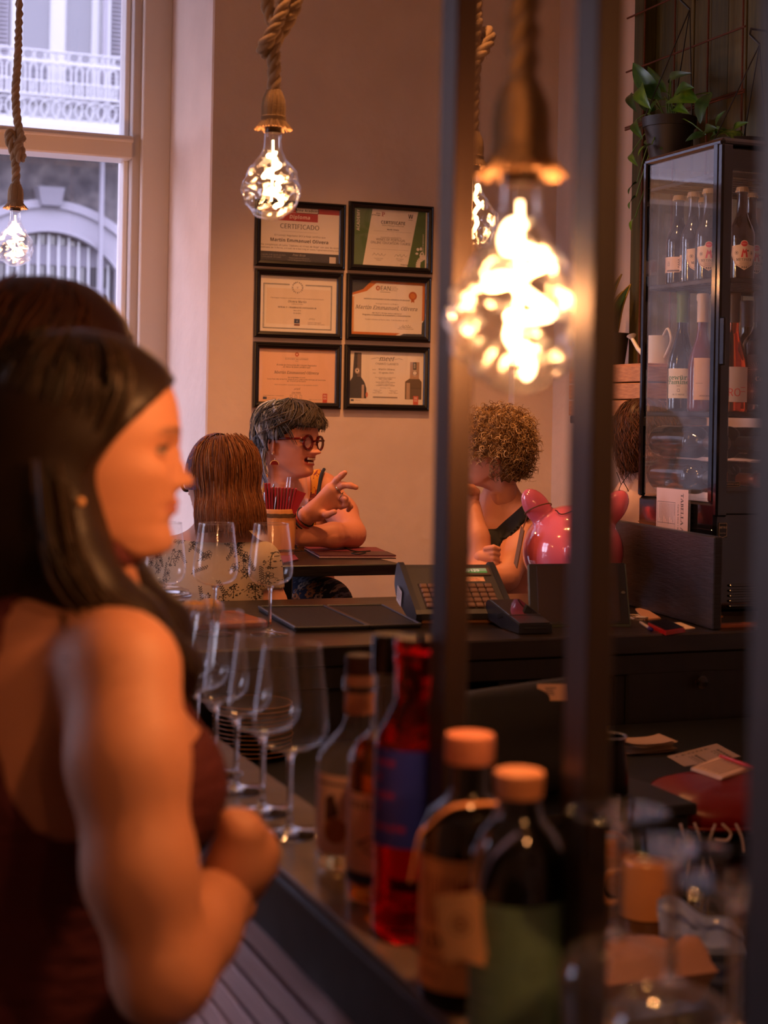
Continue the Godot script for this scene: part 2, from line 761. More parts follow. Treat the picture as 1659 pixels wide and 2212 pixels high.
const BULB := Color(1.0, 0.645, 0.375)
func spot_lamp(called: String, at: Vector3, aim: Vector3, energy: float, angle: float) -> void:
	# a recessed ceiling spot: a ring, a glowing disc, and its light
	var t := thing(called, "round recessed ceiling spotlight over the %s" % called.trim_prefix("ceiling_spot_").replace("_", " "), "spotlight", at)
	t.name = uname("ceiling_spot")
	var ring := MB.new()
	ring.lathe([[0.038, -0.008], [0.048, -0.012], [0.058, -0.004], [0.058, 0.0]], 24)
	put("ring", ring, mat(Color(0.85, 0.85, 0.84), 0.4), t)
	var disc := MB.new()
	disc.lathe([[0.0, -0.004], [0.02, -0.004], [0.038, -0.004]], 24)
	var em := StandardMaterial3D.new()
	em.albedo_color = Color(1, 0.9, 0.75)
	em.emission_enabled = true
	em.emission = Color(1.0, 0.74, 0.46)
	em.emission_energy_multiplier = 6.0
	put("lamp_glow", disc, em, t)
	var l := SpotLight3D.new()
	l.name = "spot_light"
	l.light_color = Color(1.0, 0.67, 0.40)
	l.light_energy = energy
	l.light_size = 0.035
	l.spot_angle = angle
	l.spot_angle_attenuation = 0.7
	l.spot_range = 9.0
	l.spot_attenuation = 2.0
	l.shadow_enabled = true
	t.add_child(l)
	l.position = Vector3(0, -0.02, 0)
	var z := (at - aim).normalized()
	var x := Vector3.FORWARD.cross(z).normalized()
	l.basis = Basis(x, z.cross(x), z)

func wall_mat() -> StandardMaterial3D:
	var m := StandardMaterial3D.new()
	m.albedo_texture = ramp_tex(Color(0.79, 0.71, 0.665), Color(0.83, 0.75, 0.705), 0.01, 3, 512)
	m.uv1_triplanar = true
	m.uv1_world_triplanar = true
	m.uv1_scale = Vector3.ONE * 0.7
	m.roughness = 0.75
	m.heightmap_enabled = true
	m.heightmap_texture = noise_tex(0.05, 512, false, 11)
	m.heightmap_scale = 0.12
	return m

func build_room() -> void:
	var wm := wall_mat()
	M["wall"] = wm
	var b := MB.new()
	b.box(Vector3(9, 0.2, 12), tf(Vector3(0, -0.1, -1.2)))
	struct("floor", b, wood(Color(0.16, 0.11, 0.08), Color(0.24, 0.17, 0.12), Vector3(2, 8, 0.6), 4, 0.4))
	b = MB.new()
	b.box(Vector3(9, 0.2, 12), tf(Vector3(0, 3.8, -1.2)))
	struct("ceiling", b, mat(Color(0.85, 0.82, 0.79), 0.9))
	b = MB.new()
	var rx := 1.447
	b.box(Vector3(3.6 - rx, 3.7, 0.93), tf(Vector3((3.6 + rx) / 2, 1.85, -5.42 - 0.465)), 0.006)
	b.box(Vector3(2.4, 3.7, 0.93), tf(Vector3(-2.1, 1.85, -5.42 - 0.465)), 0.006)
	b.box(Vector3(rx + 0.9, 0.55, 0.93), tf(Vector3((rx - 0.9) / 2, 0.275, -5.42 - 0.465)), 0.002)
	b.box(Vector3(rx + 0.9, 0.2, 0.93), tf(Vector3((rx - 0.9) / 2, 3.6, -5.42 - 0.465)), 0.002)
	struct("wall_back", b, wm)
	b = MB.new()   # a flat pilaster on the wall behind the curly-haired woman
	var pxa := at_z(1098, 870, -5.42).x
	b.box(Vector3(0.55, 3.7, 0.06), tf(Vector3(pxa + 0.275, 1.85, -5.405)), 0.004)
	struct("wall_pilaster", b, wm)
	b = MB.new()
	b.box(Vector3(0.25, 3.7, 12), tf(Vector3(2.9, 1.85, -1.2)))
	struct("wall_right", b, wm)
	b = MB.new()
	b.box(Vector3(6.4, 3.7, 0.25), tf(Vector3(0, 1.85, 3.2)))
	struct("wall_front", b, wm)
	b = MB.new()   # left wall with the shop window
	var wz0 := -5.3
	var wz1 := -3.9
	b.box(Vector3(0.3, 3.7, 6.42 + wz0 + 0.0), tf(Vector3(-3.15, 1.85, (-6.42 + wz0) / 2)))
	b.box(Vector3(0.3, 3.7, 3.3 - wz1), tf(Vector3(-3.15, 1.85, (3.3 + wz1) / 2)))
	b.box(Vector3(0.3, 0.7, wz1 - wz0), tf(Vector3(-3.15, 0.35, (wz0 + wz1) / 2)))
	b.box(Vector3(0.3, 0.6, wz1 - wz0), tf(Vector3(-3.15, 3.4, (wz0 + wz1) / 2)))
	struct("wall_left", b, wm)
	# window_2, the shop window in the left wall
	var w2 := thing("window_2", "wide shop window in the left wall towards the street", "window")
	w2.set_meta("kind", "structure")
	var fm := mat(Color(0.78, 0.76, 0.74), 0.45)
	b = MB.new()
	for z in [wz0 + 0.03, (wz0 + wz1) / 2, wz1 - 0.03]:
		b.box(Vector3(0.07, 2.4, 0.06), tf(Vector3(-3.12, 1.9, z)))
	for y in [0.73, 2.4, 3.07]:
		b.box(Vector3(0.066, 0.06, wz1 - wz0), tf(Vector3(-3.12, y, (wz0 + wz1) / 2)))
	put("frame", b, fm, w2)
	for k in 2:
		for r in 2:
			b = MB.new()
			var z0: float = [wz0 + 0.06, (wz0 + wz1) / 2 + 0.03][k]
			var z1: float = [(wz0 + wz1) / 2 - 0.03, wz1 - 0.06][k]
			var y0: float = [0.76, 2.43][r]
			var y1: float = [2.37, 3.04][r]
			b.box(Vector3(0.006, y1 - y0, z1 - z0), tf(Vector3(-3.12, (y0 + y1) / 2, (z0 + z1) / 2)), 0.0005)
			put("pane", b, pane(0.02), w2)
	# window_1, in the recess of the back wall
	var w1 := thing("window_1", "tall white window in the deep recess of the back wall", "window")
	w1.set_meta("kind", "structure")
	var zc := -6.1
	var xs: Array[float] = []
	for q in [268.0, 279.0, 297.0, 343.0]:
		xs.append(at_z(q, 420, zc).x)
	var t0 := at_z(150, 338, zc).y
	var t1 := at_z(150, 288, zc).y
	b = MB.new()
	b.box(Vector3(rx - xs[2] + 0.004, 2.95, 0.13), tf(Vector3((rx + xs[2]) / 2, 2.025, -6.085)), 0.004)
	put("casing", b, mat(Color(0.80, 0.75, 0.71), 0.5), w1)
	b = MB.new()
	b.box(Vector3(xs[2] - xs[1], 2.95, 0.12), tf(Vector3((xs[2] + xs[1]) / 2, 2.025, -6.12)), 0.003)
	b.box(Vector3(0.06, 2.95, 0.12), tf(Vector3(-0.87, 2.025, -6.12)), 0.003)
	put("frame", b, mat(Color(0.74, 0.70, 0.68), 0.4), w1)
	b = MB.new()
	b.box(Vector3(xs[1] - xs[0], 2.95, 0.10), tf(Vector3((xs[1] + xs[0]) / 2, 2.025, -6.17)), 0.003)
	put("glazing_bead", b, mat(Color(0.90, 0.90, 0.91), 0.35), w1)
	b = MB.new()
	b.box(Vector3(xs[1] + 0.84, t1 - t0, 0.14), tf(Vector3((xs[1] - 0.84) / 2, (t0 + t1) / 2, -6.11)), 0.006)
	b.box(Vector3(xs[1] + 0.84, 0.012, 0.16), tf(Vector3((xs[1] - 0.84) / 2, t1 - 0.02, -6.11)), 0.003)
	put("transom", b, mat(Color(0.80, 0.74, 0.69), 0.35), w1)
	for r in 2:
		b = MB.new()
		var y0: float = [0.55, t1][r]
		var y1: float = [t0, 3.5][r]
		b.box(Vector3(xs[0] + 0.84, y1 - y0, 0.006), tf(Vector3((xs[0] - 0.84) / 2, (y0 + y1) / 2, -6.19)), 0.0005)
		put("pane", b, pane(0.02), w1)
	b = MB.new()
	b.box(Vector3(rx + 0.9, 0.04, 0.6), tf(Vector3((rx - 0.9) / 2, 0.57, -5.74)), 0.006)
	put("sill", b, mat(Color(0.80, 0.77, 0.74), 0.4), w1)
	spot_lamp("ceiling_spot_window_recess_table", Vector3(1.75, 3.695, -4.2), Vector3(2.0, 1.1, -4.9), 5.0, 30.0)
	spot_lamp("ceiling_spot_till", Vector3(1.1, 3.695, -3.1), Vector3(1.3, 1.1, -4.2), 2.5, 40.0)

func build_street() -> void:
	var b := MB.new()
	b.box(Vector3(60, 0.2, 17), tf(Vector3(0, -0.25, -15.0)))
	struct("street", b, mat(Color(0.45, 0.45, 0.46), 0.9))
	b = MB.new()
	b.box(Vector3(12, 0.2, 40), tf(Vector3(-9.5, -0.27, 6.0)))
	struct("street_pavement", b, mat(Color(0.36, 0.36, 0.37), 0.9))
	var Z := -22.0
	var t := thing("street_building", "pale building across the street with balcony, louvred shutters and arched barred window", "building", Vector3.ZERO)
	var plaster := StandardMaterial3D.new()
	plaster.albedo_texture = ramp_tex(Color(0.44, 0.43, 0.45), Color(0.51, 0.50, 0.52), 0.02, 9)
	plaster.uv1_triplanar = true
	plaster.uv1_scale = Vector3.ONE * 0.3
	plaster.roughness = 0.9
	var stone := StandardMaterial3D.new()
	stone.albedo_texture = ramp_tex(Color(0.13, 0.13, 0.16), Color(0.36, 0.34, 0.34), 0.03, 21)
	stone.uv1_triplanar = true
	stone.uv1_scale = Vector3.ONE * 0.35
	stone.roughness = 0.95
	stone.heightmap_enabled = true
	stone.heightmap_texture = noise_tex(0.03, 256, false, 23)
	stone.heightmap_scale = 3.0
	var white := mat(Color(0.56, 0.56, 0.57), 0.7)
	var grey := mat(Color(0.44, 0.43, 0.46), 0.7)
	var dark := mat(Color(0.30, 0.30, 0.33), 0.12)
	var ex := func(x: float) -> float: return at_z(x, 200, Z).x
	var ey := func(y: float, x := 130.0) -> float: return at_z(x, y, Z).y
	var bot: float = ey.call(315.0)
	b = MB.new()
	b.box(Vector3(34, 9.5, 0.6), tf(Vector3(2, bot + 4.75, Z - 0.3)), 0.01)
	put("upper_wall", b, plaster, t)
	b = MB.new()
	b.box(Vector3(34, bot + 0.3, 0.5), tf(Vector3(2, (bot - 0.3) / 2, Z - 0.25)), 0.01)
	put("stone_base", b, stone, t)
	b = MB.new()
	b.box(Vector3(34, 0.25, 0.9), tf(Vector3(2, bot + 0.05, Z - 0.05)), 0.02)
	put("string_course", b, white, t)
	# the balcony window and its neighbours
	var w0: float = ex.call(44.0)
	var w1: float = ex.call(192.0)
	var pitch := 5.2
	for bay in [-1, 0, 1]:
		var o: float = bay * pitch
		var wb: float = ey.call(208.0)
		b = MB.new()
		var x0: float = ex.call(18.0) + o
		var x1: float = ex.call(230.0) + o
		b.box(Vector3(x1 - x0, 4.4, 0.14), tf(Vector3((x0 + x1) / 2, bot + 2.3, Z + 0.05)), 0.02)
		put("window_surround", b, white, t)
		for s in [[44.0, 105.0], [131.0, 192.0]]:
			var a: float = ex.call(s[0]) + o
			var c: float = ex.call(s[1]) + o
			b = MB.new()
			b.box(Vector3(c - a, 2.6, 0.03), tf(Vector3((a + c) / 2, wb + 1.3, Z + 0.13)), 0.005)
			put("window_glass", b, dark, t)
			b = MB.new()
			b.box(Vector3(c - a, 0.05, 0.06), tf(Vector3((a + c) / 2, ey.call(226.0), Z + 0.13)), 0.005)
			put("sill_panel", b, grey, t)
		for s in [[100.0, 136.0], [190.0, 207.0], [217.0, 232.0]]:
			var a: float = ex.call(s[0]) + o
			var c: float = ex.call(s[1]) + o
			b = MB.new()
			b.box(Vector3(c - a, 4.2, 0.12), tf(Vector3((a + c) / 2, bot + 2.3, Z + 0.14)), 0.03)
			put("pilaster_strip", b, white, t)
		for s in [[-22.0, 16.0], [230.0, 266.0]]:
			var a: float = ex.call(s[0]) + o
			var c: float = ex.call(s[1]) + o
			b = MB.new()
			b.box(Vector3(c - a, 3.9, 0.06), tf(Vector3((a + c) / 2, bot + 2.2, Z + 0.06)), 0.01)
			var slats := MB.new()
			for k in 66:
				slats.box(Vector3(c - a - 0.06, 0.012, 0.05), tf(Vector3((a + c) / 2, bot + 0.3 + k * 0.0575, Z + 0.105), Vector3(0.7, 0, 0)), 0.002)
			var sh := put("shutter", b, grey, t)
			put("louvres", slats, grey, sh, "", "stuff")
		# balcony: slab, rails, paired balusters, rosettes, scrolls
		var zr := Z + 0.75
		var rx0: float = at_z(-30, 200, zr).x + o
		var rx1: float = at_z(268, 200, zr).x + o
		var yr := func(y: float) -> float: return at_z(130, y, zr).y
		b = MB.new()
		b.box(Vector3(rx1 - rx0 + 0.2, 0.2, 1.0), tf(Vector3((rx0 + rx1) / 2, yr.call(285.0), Z + 0.45)), 0.03)
		put("balcony_slab", b, white, t)
		b = MB.new()
		for y in [[113.0, 0.025], [136.0, 0.05], [178.0, 0.025], [208.0, 0.03], [262.0, 0.03]]:
			b.box(Vector3(rx1 - rx0, y[1], 0.03), tf(Vector3((rx0 + rx1) / 2, yr.call(y[0]), zr)), 0.004)
		var nn := 12
		for k in nn:
			var xm := lerpf(rx0, rx1, (k + 0.5) / nn)
			var ws := (rx1 - rx0) / nn
			for s in [-0.2, 0.2]:
				b.tube(PackedVector3Array([Vector3(xm + s * ws, yr.call(208.0), zr), Vector3(xm + s * ws, yr.call(150.0), zr), Vector3(xm + s * ws * 2.3, yr.call(138.0), zr)]), 0.016, 5)
			for ry in [[124.0, 0.07], [193.0, 0.09], [238.0, 0.13]]:
				var ps := PackedVector3Array()
				for q in 13:
					ps.append(Vector3(xm + cos(TAU * q / 12) * ry[1], yr.call(ry[0]) + sin(TAU * q / 12) * ry[1], zr))
				b.tube(ps, 0.014, 4, false)
			b.tube(PackedVector3Array([Vector3(xm - ws / 2, yr.call(262.0), zr), Vector3(xm, yr.call(215.0), zr), Vector3(xm + ws / 2, yr.call(262.0), zr)]), 0.014, 4, false)
		put("balcony_rail", b, white, t)
	b = MB.new()
	var dx: float = ex.call(213.0)
	b.tube(PackedVector3Array([Vector3(dx, 1.0, Z + 0.35), Vector3(dx, 11.0, Z + 0.35)]), 0.035, 8)
	put("drain_pipe", b, grey, t)
	# arched window on the ground floor
	for bay in [-1, 0, 1]:
		var cx: float = ex.call(108.0) + bay * pitch
		var rb: float = ex.call(250.0) - ex.call(108.0)
		var ytop: float = ey.call(506.0)
		var rise := 0.48
		var r2 := (rb * rb + rise * rise) / (2 * rise)
		var cy := ytop - r2
		var arch := func(grow: float) -> PackedVector2Array:
			var ps := PackedVector2Array()
			var am := asin(rb / r2)
			for k in 25:
				var a := lerpf(-am, am, k / 24.0)
				ps.append(Vector2(cx + sin(a) * (r2 + grow) * (1.0 + grow * 0.05), cy + cos(a) * (r2 + grow)))
			return ps
		for ring in [[0.0, 0.05, 0.28], [0.05, 0.33, 0.14], [0.33, 0.44, 0.2]]:
			var i0: PackedVector2Array = arch.call(ring[0])
			var i1: PackedVector2Array = arch.call(ring[1])
			i1.reverse()
			var leg := PackedVector2Array()
			leg.append(Vector2(i0[0].x, -0.1))
			leg.append_array(i0)
			leg.append(Vector2(i0[24].x, -0.1))
			leg.append(Vector2(i1[0].x, -0.1))
			leg.append_array(i1)
			leg.append(Vector2(i1[24].x, -0.1))
			b = MB.new()
			b.prism(leg, ring[2], tf(Vector3(0, 0, Z)))
			put("arch_moulding", b, grey if ring[0] < 0.04 else mat(Color(0.46, 0.45, 0.48), 0.8), t)
		b = MB.new()
		var fill := PackedVector2Array([Vector2(cx - rb, -0.1)])
		fill.append_array(arch.call(0.0))
		fill.append(Vector2(cx + rb, -0.1))
		b.prism(fill, 0.03, tf(Vector3(0, 0, Z)))
		put("arch_glass", b, mat(Color(0.16, 0.16, 0.2), 0.15), t)
		b = MB.new()
		var y0: float = ey.call(582.0)
		b.box(Vector3(rb * 2 - 0.1, 0.28, 0.05), tf(Vector3(cx, y0 + 0.18, Z + 0.04)), 0.01)
		b.box(Vector3(rb * 2 - 0.1, 0.1, 0.05), tf(Vector3(cx, y0 - 0.28, Z + 0.04)), 0.01)
		put("inner_blind", b, mat(Color(0.42, 0.41, 0.45), 0.8), t)
		for k in 13:
			var xx := cx + (k - 6) * rb / 6.6
			var hy: float = cy + sqrt(maxf(0.0, r2 * r2 - (xx - cx) * (xx - cx))) - 0.02
			b = MB.new()
			b.tube(PackedVector3Array([Vector3(xx, 0.8, Z + 0.12), Vector3(xx, hy, Z + 0.12)]), 0.022, 6)
			put("window_bar", b, white, t)
		b = MB.new()
		b.prism(PackedVector2Array([Vector2(cx - 0.15, ytop + 0.33), Vector2(cx + 0.15, ytop + 0.33), Vector2(cx + 0.2, ytop + 0.62), Vector2(cx - 0.2, ytop + 0.62)]), 0.3, tf(Vector3(0, 0, Z)), 0.02)
		put("keystone", b, mat(Color(0.36, 0.35, 0.38), 0.8), t)

const LEDGE := 1.04
const TOP := 1.10
const BX0 := 0.588
const BX1 := 0.728

func build_bar() -> void:
	var z0 := at_y(435, 1589, LEDGE).z
	var t := thing("bar_counter", "raised dark bar ledge with pale grey top and slatted front running away from the viewer", "bar counter")
	var b := MB.new()
	var topm := StandardMaterial3D.new()
	topm.albedo_texture = ramp_tex(Color(0.36, 0.32, 0.30), Color(0.46, 0.41, 0.38), 0.03, 31)
	topm.uv1_triplanar = true
	topm.uv1_scale = Vector3.ONE * 2.0
	topm.roughness = 0.28
	b.box(Vector3(BX1 - BX0 - 0.004, 0.012, 0.5 - z0), tf(Vector3((BX0 + BX1) / 2, LEDGE - 0.006, (z0 + 0.5) / 2)), 0.002)
	put("ledge_top", b, topm, t)
	b = MB.new()
	var edgem := StandardMaterial3D.new()
	edgem.albedo_texture = ramp_tex(Color(0.15, 0.17, 0.22), Color(0.21, 0.235, 0.30), 0.02, 33)
	edgem.uv1_triplanar = true
	edgem.uv1_scale = Vector3(3, 3, 3)
	edgem.roughness = 0.4
	b.box(Vector3(BX1 - BX0, 0.085, 0.5 - z0 + 0.004), tf(Vector3((BX0 + BX1) / 2, LEDGE - 0.012 - 0.0425, (z0 + 0.5) / 2)), 0.004)
	put("ledge_edge", b, edgem, t)
	b = MB.new()
	b.box(Vector3(0.04, LEDGE - 0.097, 0.5 - z0), tf(Vector3(BX0 + 0.05, (LEDGE - 0.097) / 2, (z0 + 0.5) / 2)), 0.003)
	put("front_backing", b, mat(Color(0.03, 0.03, 0.03), 0.8), t)
	var slat := MB.new()
	slat.box(Vector3(0.016, 0.0345, 0.48 - z0), Transform3D(), 0.003)
	var sm := slat.mesh()
	var slm := wood(Color(0.74, 0.60, 0.60), Color(0.82, 0.69, 0.68), Vector3(3, 20, 1), 35, 0.35)
	for k in 21:
		var o := put("slat", sm, slm, t)
		o.position = Vector3(BX0 + 0.021, LEDGE - 0.126 - k * 0.0435, (z0 + 0.5) / 2)
	# metal frame on the ledge
	var pm := StandardMaterial3D.new()
	pm.albedo_color = Color(0.15, 0.105, 0.085)
	pm.roughness = 0.42
	pm.metallic = 0.0
	var k2 := 0
	for p in [[972.0, 0.64], [1277.0, 0.64], [1708.0, 0.59]]:
		var c := at_x(p[0], 905, p[1])
		var f := thing("metal_post", ["slim dark square metal post left of the large near bulb", "slim dark square metal post right of the large near bulb", "slim brown square metal post at the right edge, nearest the viewer"][k2], "post", Vector3(c.x + 0.0125, LEDGE, c.z - 0.02), 0.0, "metal posts on the bar ledge")
		k2 += 1
		b = MB.new()
		b.box(Vector3(0.025, 2.655, 0.04), tf(Vector3(0, 1.3275, 0)), 0.0015)
		put("shaft", b, pm, f)
		b = MB.new()
		b.box(Vector3(0.045, 0.004, 0.06), tf(Vector3(0, 0.002, 0)), 0.001)
		put("foot_plate", b, pm, f)

func build_counter() -> void:
	var t := thing("back_counter", "long dark wooden counter with drawers below, carrying the till and the bottle fridge", "counter")
	var wd := wood(Color(0.085, 0.062, 0.05), Color(0.15, 0.11, 0.085), Vector3(0.7, 4, 4), 41, 0.3)
	M["darkwood"] = wd
	var z1 := -3.175
	var z0 := -4.02
	var x0 := 0.50
	var x1 := 2.77
	var b := MB.new()
	b.box(Vector3(x1 - x0, 0.045, z1 - z0), tf(Vector3((x0 + x1) / 2, TOP - 0.0225, (z0 + z1) / 2)), 0.004)
	put("worktop", b, wd, t)
	var cm := wood(Color(0.075, 0.052, 0.042), Color(0.12, 0.085, 0.068), Vector3(4, 0.8, 4), 43, 0.45)
	b = MB.new()
	# carcass with an open cubby where the paper bag hangs
	var cu0 := at_z(1000, 1500, z1).x
	var cu1 := at_z(1100, 1500, z1).x
	b.box(Vector3(cu0 - x0, 1.055, 0.78), tf(Vector3((cu0 + x0) / 2, 0.5275, z0 + 0.40)), 0.003)
	b.box(Vector3(x1 - cu1, 1.055, 0.78), tf(Vector3((x1 + cu1) / 2, 0.5275, z0 + 0.40)), 0.003)
	b.box(Vector3(cu1 - cu0, 1.055, 0.05), tf(Vector3((cu0 + cu1) / 2, 0.5275, z0 + 0.04)), 0.003)
	put("carcass", b, cm, t)
	b = MB.new()
	b.box(Vector3(x1 - x0, 0.05, 0.03), tf(Vector3((x0 + x1) / 2, 1.03, z1 - 0.03)), 0.004)
	put("top_rail", b, cm, t)
	for s in [[1139.0, 1300.0, 1424.0, "door"], [1328.0, 1655.0, 1416.0, "drawer"], [800.0, 985.0, 1424.0, "door"]]:
		var a := at_z(s[0], s[2], z1 - 0.03)
		var c := at_z(s[1], s[2], z1 - 0.03)
		var top: float = at_z(s[0], s[2], z1 - 0.03).y
		b = MB.new()
		b.box(Vector3(c.x - a.x, top - 0.66, 0.02), tf(Vector3((a.x + c.x) / 2, (top + 0.66) / 2, z1 - 0.035)), 0.004)
		b.box(Vector3(c.x - a.x - 0.05, top - 0.71, 0.012), tf(Vector3((a.x + c.x) / 2, (top + 0.66) / 2, z1 - 0.022)), 0.005)
		var dr := put(s[3], b, cm, t)
		if s[3] == "drawer":
			var kb := MB.new()
			kb.lathe([[0.0, 0.03], [0.008, 0.0295], [0.014, 0.025], [0.0165, 0.018], [0.014, 0.011], [0.006, 0.006], [0.006, 0.0]].map(func(q): return [q[0], -q[1]]), 20)
			var ko := put("knob", kb, glass(Color(0.5, 0.42, 0.36), 0.05), dr, "round glassy knob")
			ko.transform = Transform3D(Basis.from_euler(Vector3(-PI / 2, 0, 0)), at_z(1507, 1470, z1 - 0.016))
	# low black bench in front of the drawers
	b = MB.new()
	b.box(Vector3(1.92, 0.03, 0.545), tf(Vector3(1.80, 0.885, -2.894)), 0.003)
	b.box(Vector3(1.88, 0.87, 0.5), tf(Vector3(1.80, 0.435, -2.91)), 0.003)
	var bench := struct("worktop_bench", b, mat(Color(0.03, 0.027, 0.026), 0.45))
	bench.set_meta("kind", "thing")
	tag(bench, "low black work bench in front of the dark drawers", "bench")

func rope(mb: MB, path: PackedVector3Array, r: float, twist: float) -> void:
	var n := path.size()
	var t0 := (path[1] - path[0]).normalized()
	var s := t0.cross(Vector3.RIGHT if absf(t0.y) > 0.9 else Vector3.UP).normalized()
	var strands := [PackedVector3Array(), PackedVector3Array(), PackedVector3Array()]
	var ang := 0.0
	for i in n:
		var t := (path[mini(n - 1, i + 1)] - path[maxi(0, i - 1)]).normalized()
		s = (s - t * s.dot(t)).normalized()
		var b := t.cross(s)
		if i:
			ang += twist * path[i].distance_to(path[i - 1])
		for k in 3:
			var a := ang + TAU * k / 3
			strands[k].append(path[i] + (s * cos(a) + b * sin(a)) * r * 0.5)
	for k in 3:
		mb.col = [Color(0.40, 0.27, 0.16), Color(0.33, 0.22, 0.13), Color(0.37, 0.25, 0.145)][k]
		mb.tinted = true
		mb.tube(strands[k], r * 0.56, 7)
	# stray fibres
	for q in int(n * 1.2):
		var i := rng.randi_range(1, n - 2)
		var d := Vector3(rng.randfn(), rng.randfn(), rng.randfn()).normalized()
		var a := path[i] + d * r * 0.8
		mb.tube(PackedVector3Array([a, a + d * r * 0.5 + Vector3(0, rng.randf_range(-0.4, 0.4) * r, 0)]), r * 0.025, 3, false)

func pendant(label: String, top: Vector3, bulb_d: float, shape: Array, energy: float, seed_: int) -> Node3D:
	# top: where the glass neck meets the socket; shape: rope points relative to it, in bulb diameters
	var t := thing("rope_pendant_lamp", label, "pendant lamp", top, 0.0, "")
	var k := bulb_d
	var jute := StandardMaterial3D.new()
	jute.roughness = 0.95
	jute.vertex_color_use_as_albedo = true
	jute.heightmap_enabled = true
	jute.heightmap_texture = noise_tex(0.12, 256, false, 51)
	jute.heightmap_scale = 0.15
	jute.uv1_triplanar = true
	jute.uv1_scale = Vector3(14, 6, 14)
	var R := k * 0.118
	var ps := []
	for q in shape:
		ps.append(q * k)
	var len_ := 0.0
	for i in ps.size() - 1:
		len_ += ps[i].distance_to(ps[i + 1])
	var mb := MB.new()
	rope(mb, spline(ps, int(len_ / (k * 0.045))), R, TAU / (k * 0.62))
	put("rope", mb, jute, t)
	# tassel: whipped threads flaring into a frayed skirt
	mb = MB.new()
	mb.tinted = true
	var r2 := RandomNumberGenerator.new()
	r2.seed = seed_
	var prof := [[0.0, 0.78], [0.115, 0.77], [0.145, 0.70], [0.19, 0.60], [0.21, 0.48], [0.21, 0.35], [0.20, 0.25], [0.205, 0.20], [0.24, 0.13], [0.265, 0.10], [0.14, 0.10], [0.0, 0.11]]
	mb.col = Color(0.30, 0.19, 0.11)
	var pr := []
	for q in prof:
		pr.append([q[0] * k * 0.93, q[1] * k])
	pr.reverse()
	mb.lathe(pr, 28, Transform3D(), 1.2)
	for q in 230:
		var a := r2.randf() * TAU
		var m := r2.randf_range(0.9, 1.25)
		mb.col = Color(0.38, 0.25, 0.14) * r2.randf_range(0.75, 1.1)
		var pth := PackedVector3Array()
		for e in [[0.13, 0.74], [0.192, 0.59], [0.208, 0.46], [0.206, 0.33], [0.205, 0.22], [0.275 * m, 0.10 - 0.16 * (m - 1.0)]]:
			pth.append(Vector3(sin(a + e[1] * 0.3) * e[0], e[1] + r2.randf_range(-0.012, 0.012), cos(a + e[1] * 0.3) * e[0]) * k)
		mb.tube(pth, k * 0.0095, 4, false)
	for q in 3:
		var pth := PackedVector3Array()
		for e in 25:
			pth.append(Vector3(sin(TAU * e / 24) * 0.21, 0.22 + q * 0.03, cos(TAU * e / 24) * 0.21) * k)
		mb.col = Color(0.32, 0.21, 0.12)
		mb.tube(pth, k * 0.016, 5, false)
	put("tassel", mb, jute, t)
	mb = MB.new()
	mb.lathe([[0.0, 0.0], [0.145, 0.0], [0.15, 0.01], [0.15, 0.095], [0.145, 0.11], [0.0, 0.11]].map(func(q): return [q[0] * k, q[1] * k]), 24)
	put("socket", mb, mat(Color(0.12, 0.09, 0.08), 0.3, 0.4), t)
	# dented clear glass
	var gp := [[0.0, -1.545], [0.1, -1.535], [0.22, -1.49], [0.34, -1.40], [0.43, -1.27], [0.485, -1.12], [0.5, -0.98], [0.485, -0.86], [0.44, -0.74], [0.37, -0.62], [0.285, -0.49], [0.215, -0.38], [0.175, -0.29], [0.158, -0.2], [0.152, -0.1], [0.15, 0.0]]
	var nz := FastNoiseLite.new()
	nz.seed = seed_
	nz.frequency = 2.6
	nz.fractal_octaves = 2
	var seg := 56
	var fine := []
	for i in 61:
		var u := i / 60.0 * (gp.size() - 1)
		var j := mini(int(u), gp.size() - 2)
		var f := u - j
		var p0: Array = gp[maxi(0, j - 1)]
		var p3: Array = gp[mini(gp.size() - 1, j + 2)]
		fine.append([maxf(0.0, cubic_interpolate(gp[j][0], gp[j + 1][0], p0[0], p3[0], f)), cubic_interpolate(gp[j][1], gp[j + 1][1], p0[1], p3[1], f)])
	var pts := PackedVector3Array()
	for i in 61:
		for e in seg:
			var a := TAU * e / seg
			var p := Vector3(sin(a) * fine[i][0], fine[i][1], cos(a) * fine[i][0])
			var deep := smoothstep(0.14, 0.42, fine[i][0])
			p += Vector3(p.x, (p.y + 1.0) * 0.6, p.z).normalized() * nz.get_noise_3dv(p * 1.0) * 0.085 * deep
			pts.append(p * k)
	mb = MB.new()
	mb.grid(pts, 61, seg, true)
	for i in pts.size():   # the inner face of the glass, dented differently
		var p := pts[i] / k
		var q := Vector3(p.x, (p.y + 1.0) * 0.6, p.z).normalized()
		pts[i] = (p - q * (0.022 + 0.03 * nz.get_noise_3dv(p * 1.7 + Vector3(5, 0, 0)) * smoothstep(0.14, 0.4, Vector2(p.x, p.z).length()))) * k
	mb.grid(pts, 61, seg, true)
	put("bulb_glass", mb, pane(0.0), t)
	# stem and coiled filament
	mb = MB.new()
	mb.lathe([[0.0, -0.5], [0.03, -0.49], [0.035, -0.3], [0.06, -0.12], [0.1, 0.0]].map(func(q): return [q[0] * k, q[1] * k]), 12)
	put("glass_stem", mb, pane(0.0), t)
	var em := StandardMaterial3D.new()
	em.albedo_color = Color(1, 0.85, 0.6)
	em.emission_enabled = true
	em.emission = Color(1.0, 0.82, 0.60)
	em.emission_energy_multiplier = 11.0
	var fp := PackedVector3Array()
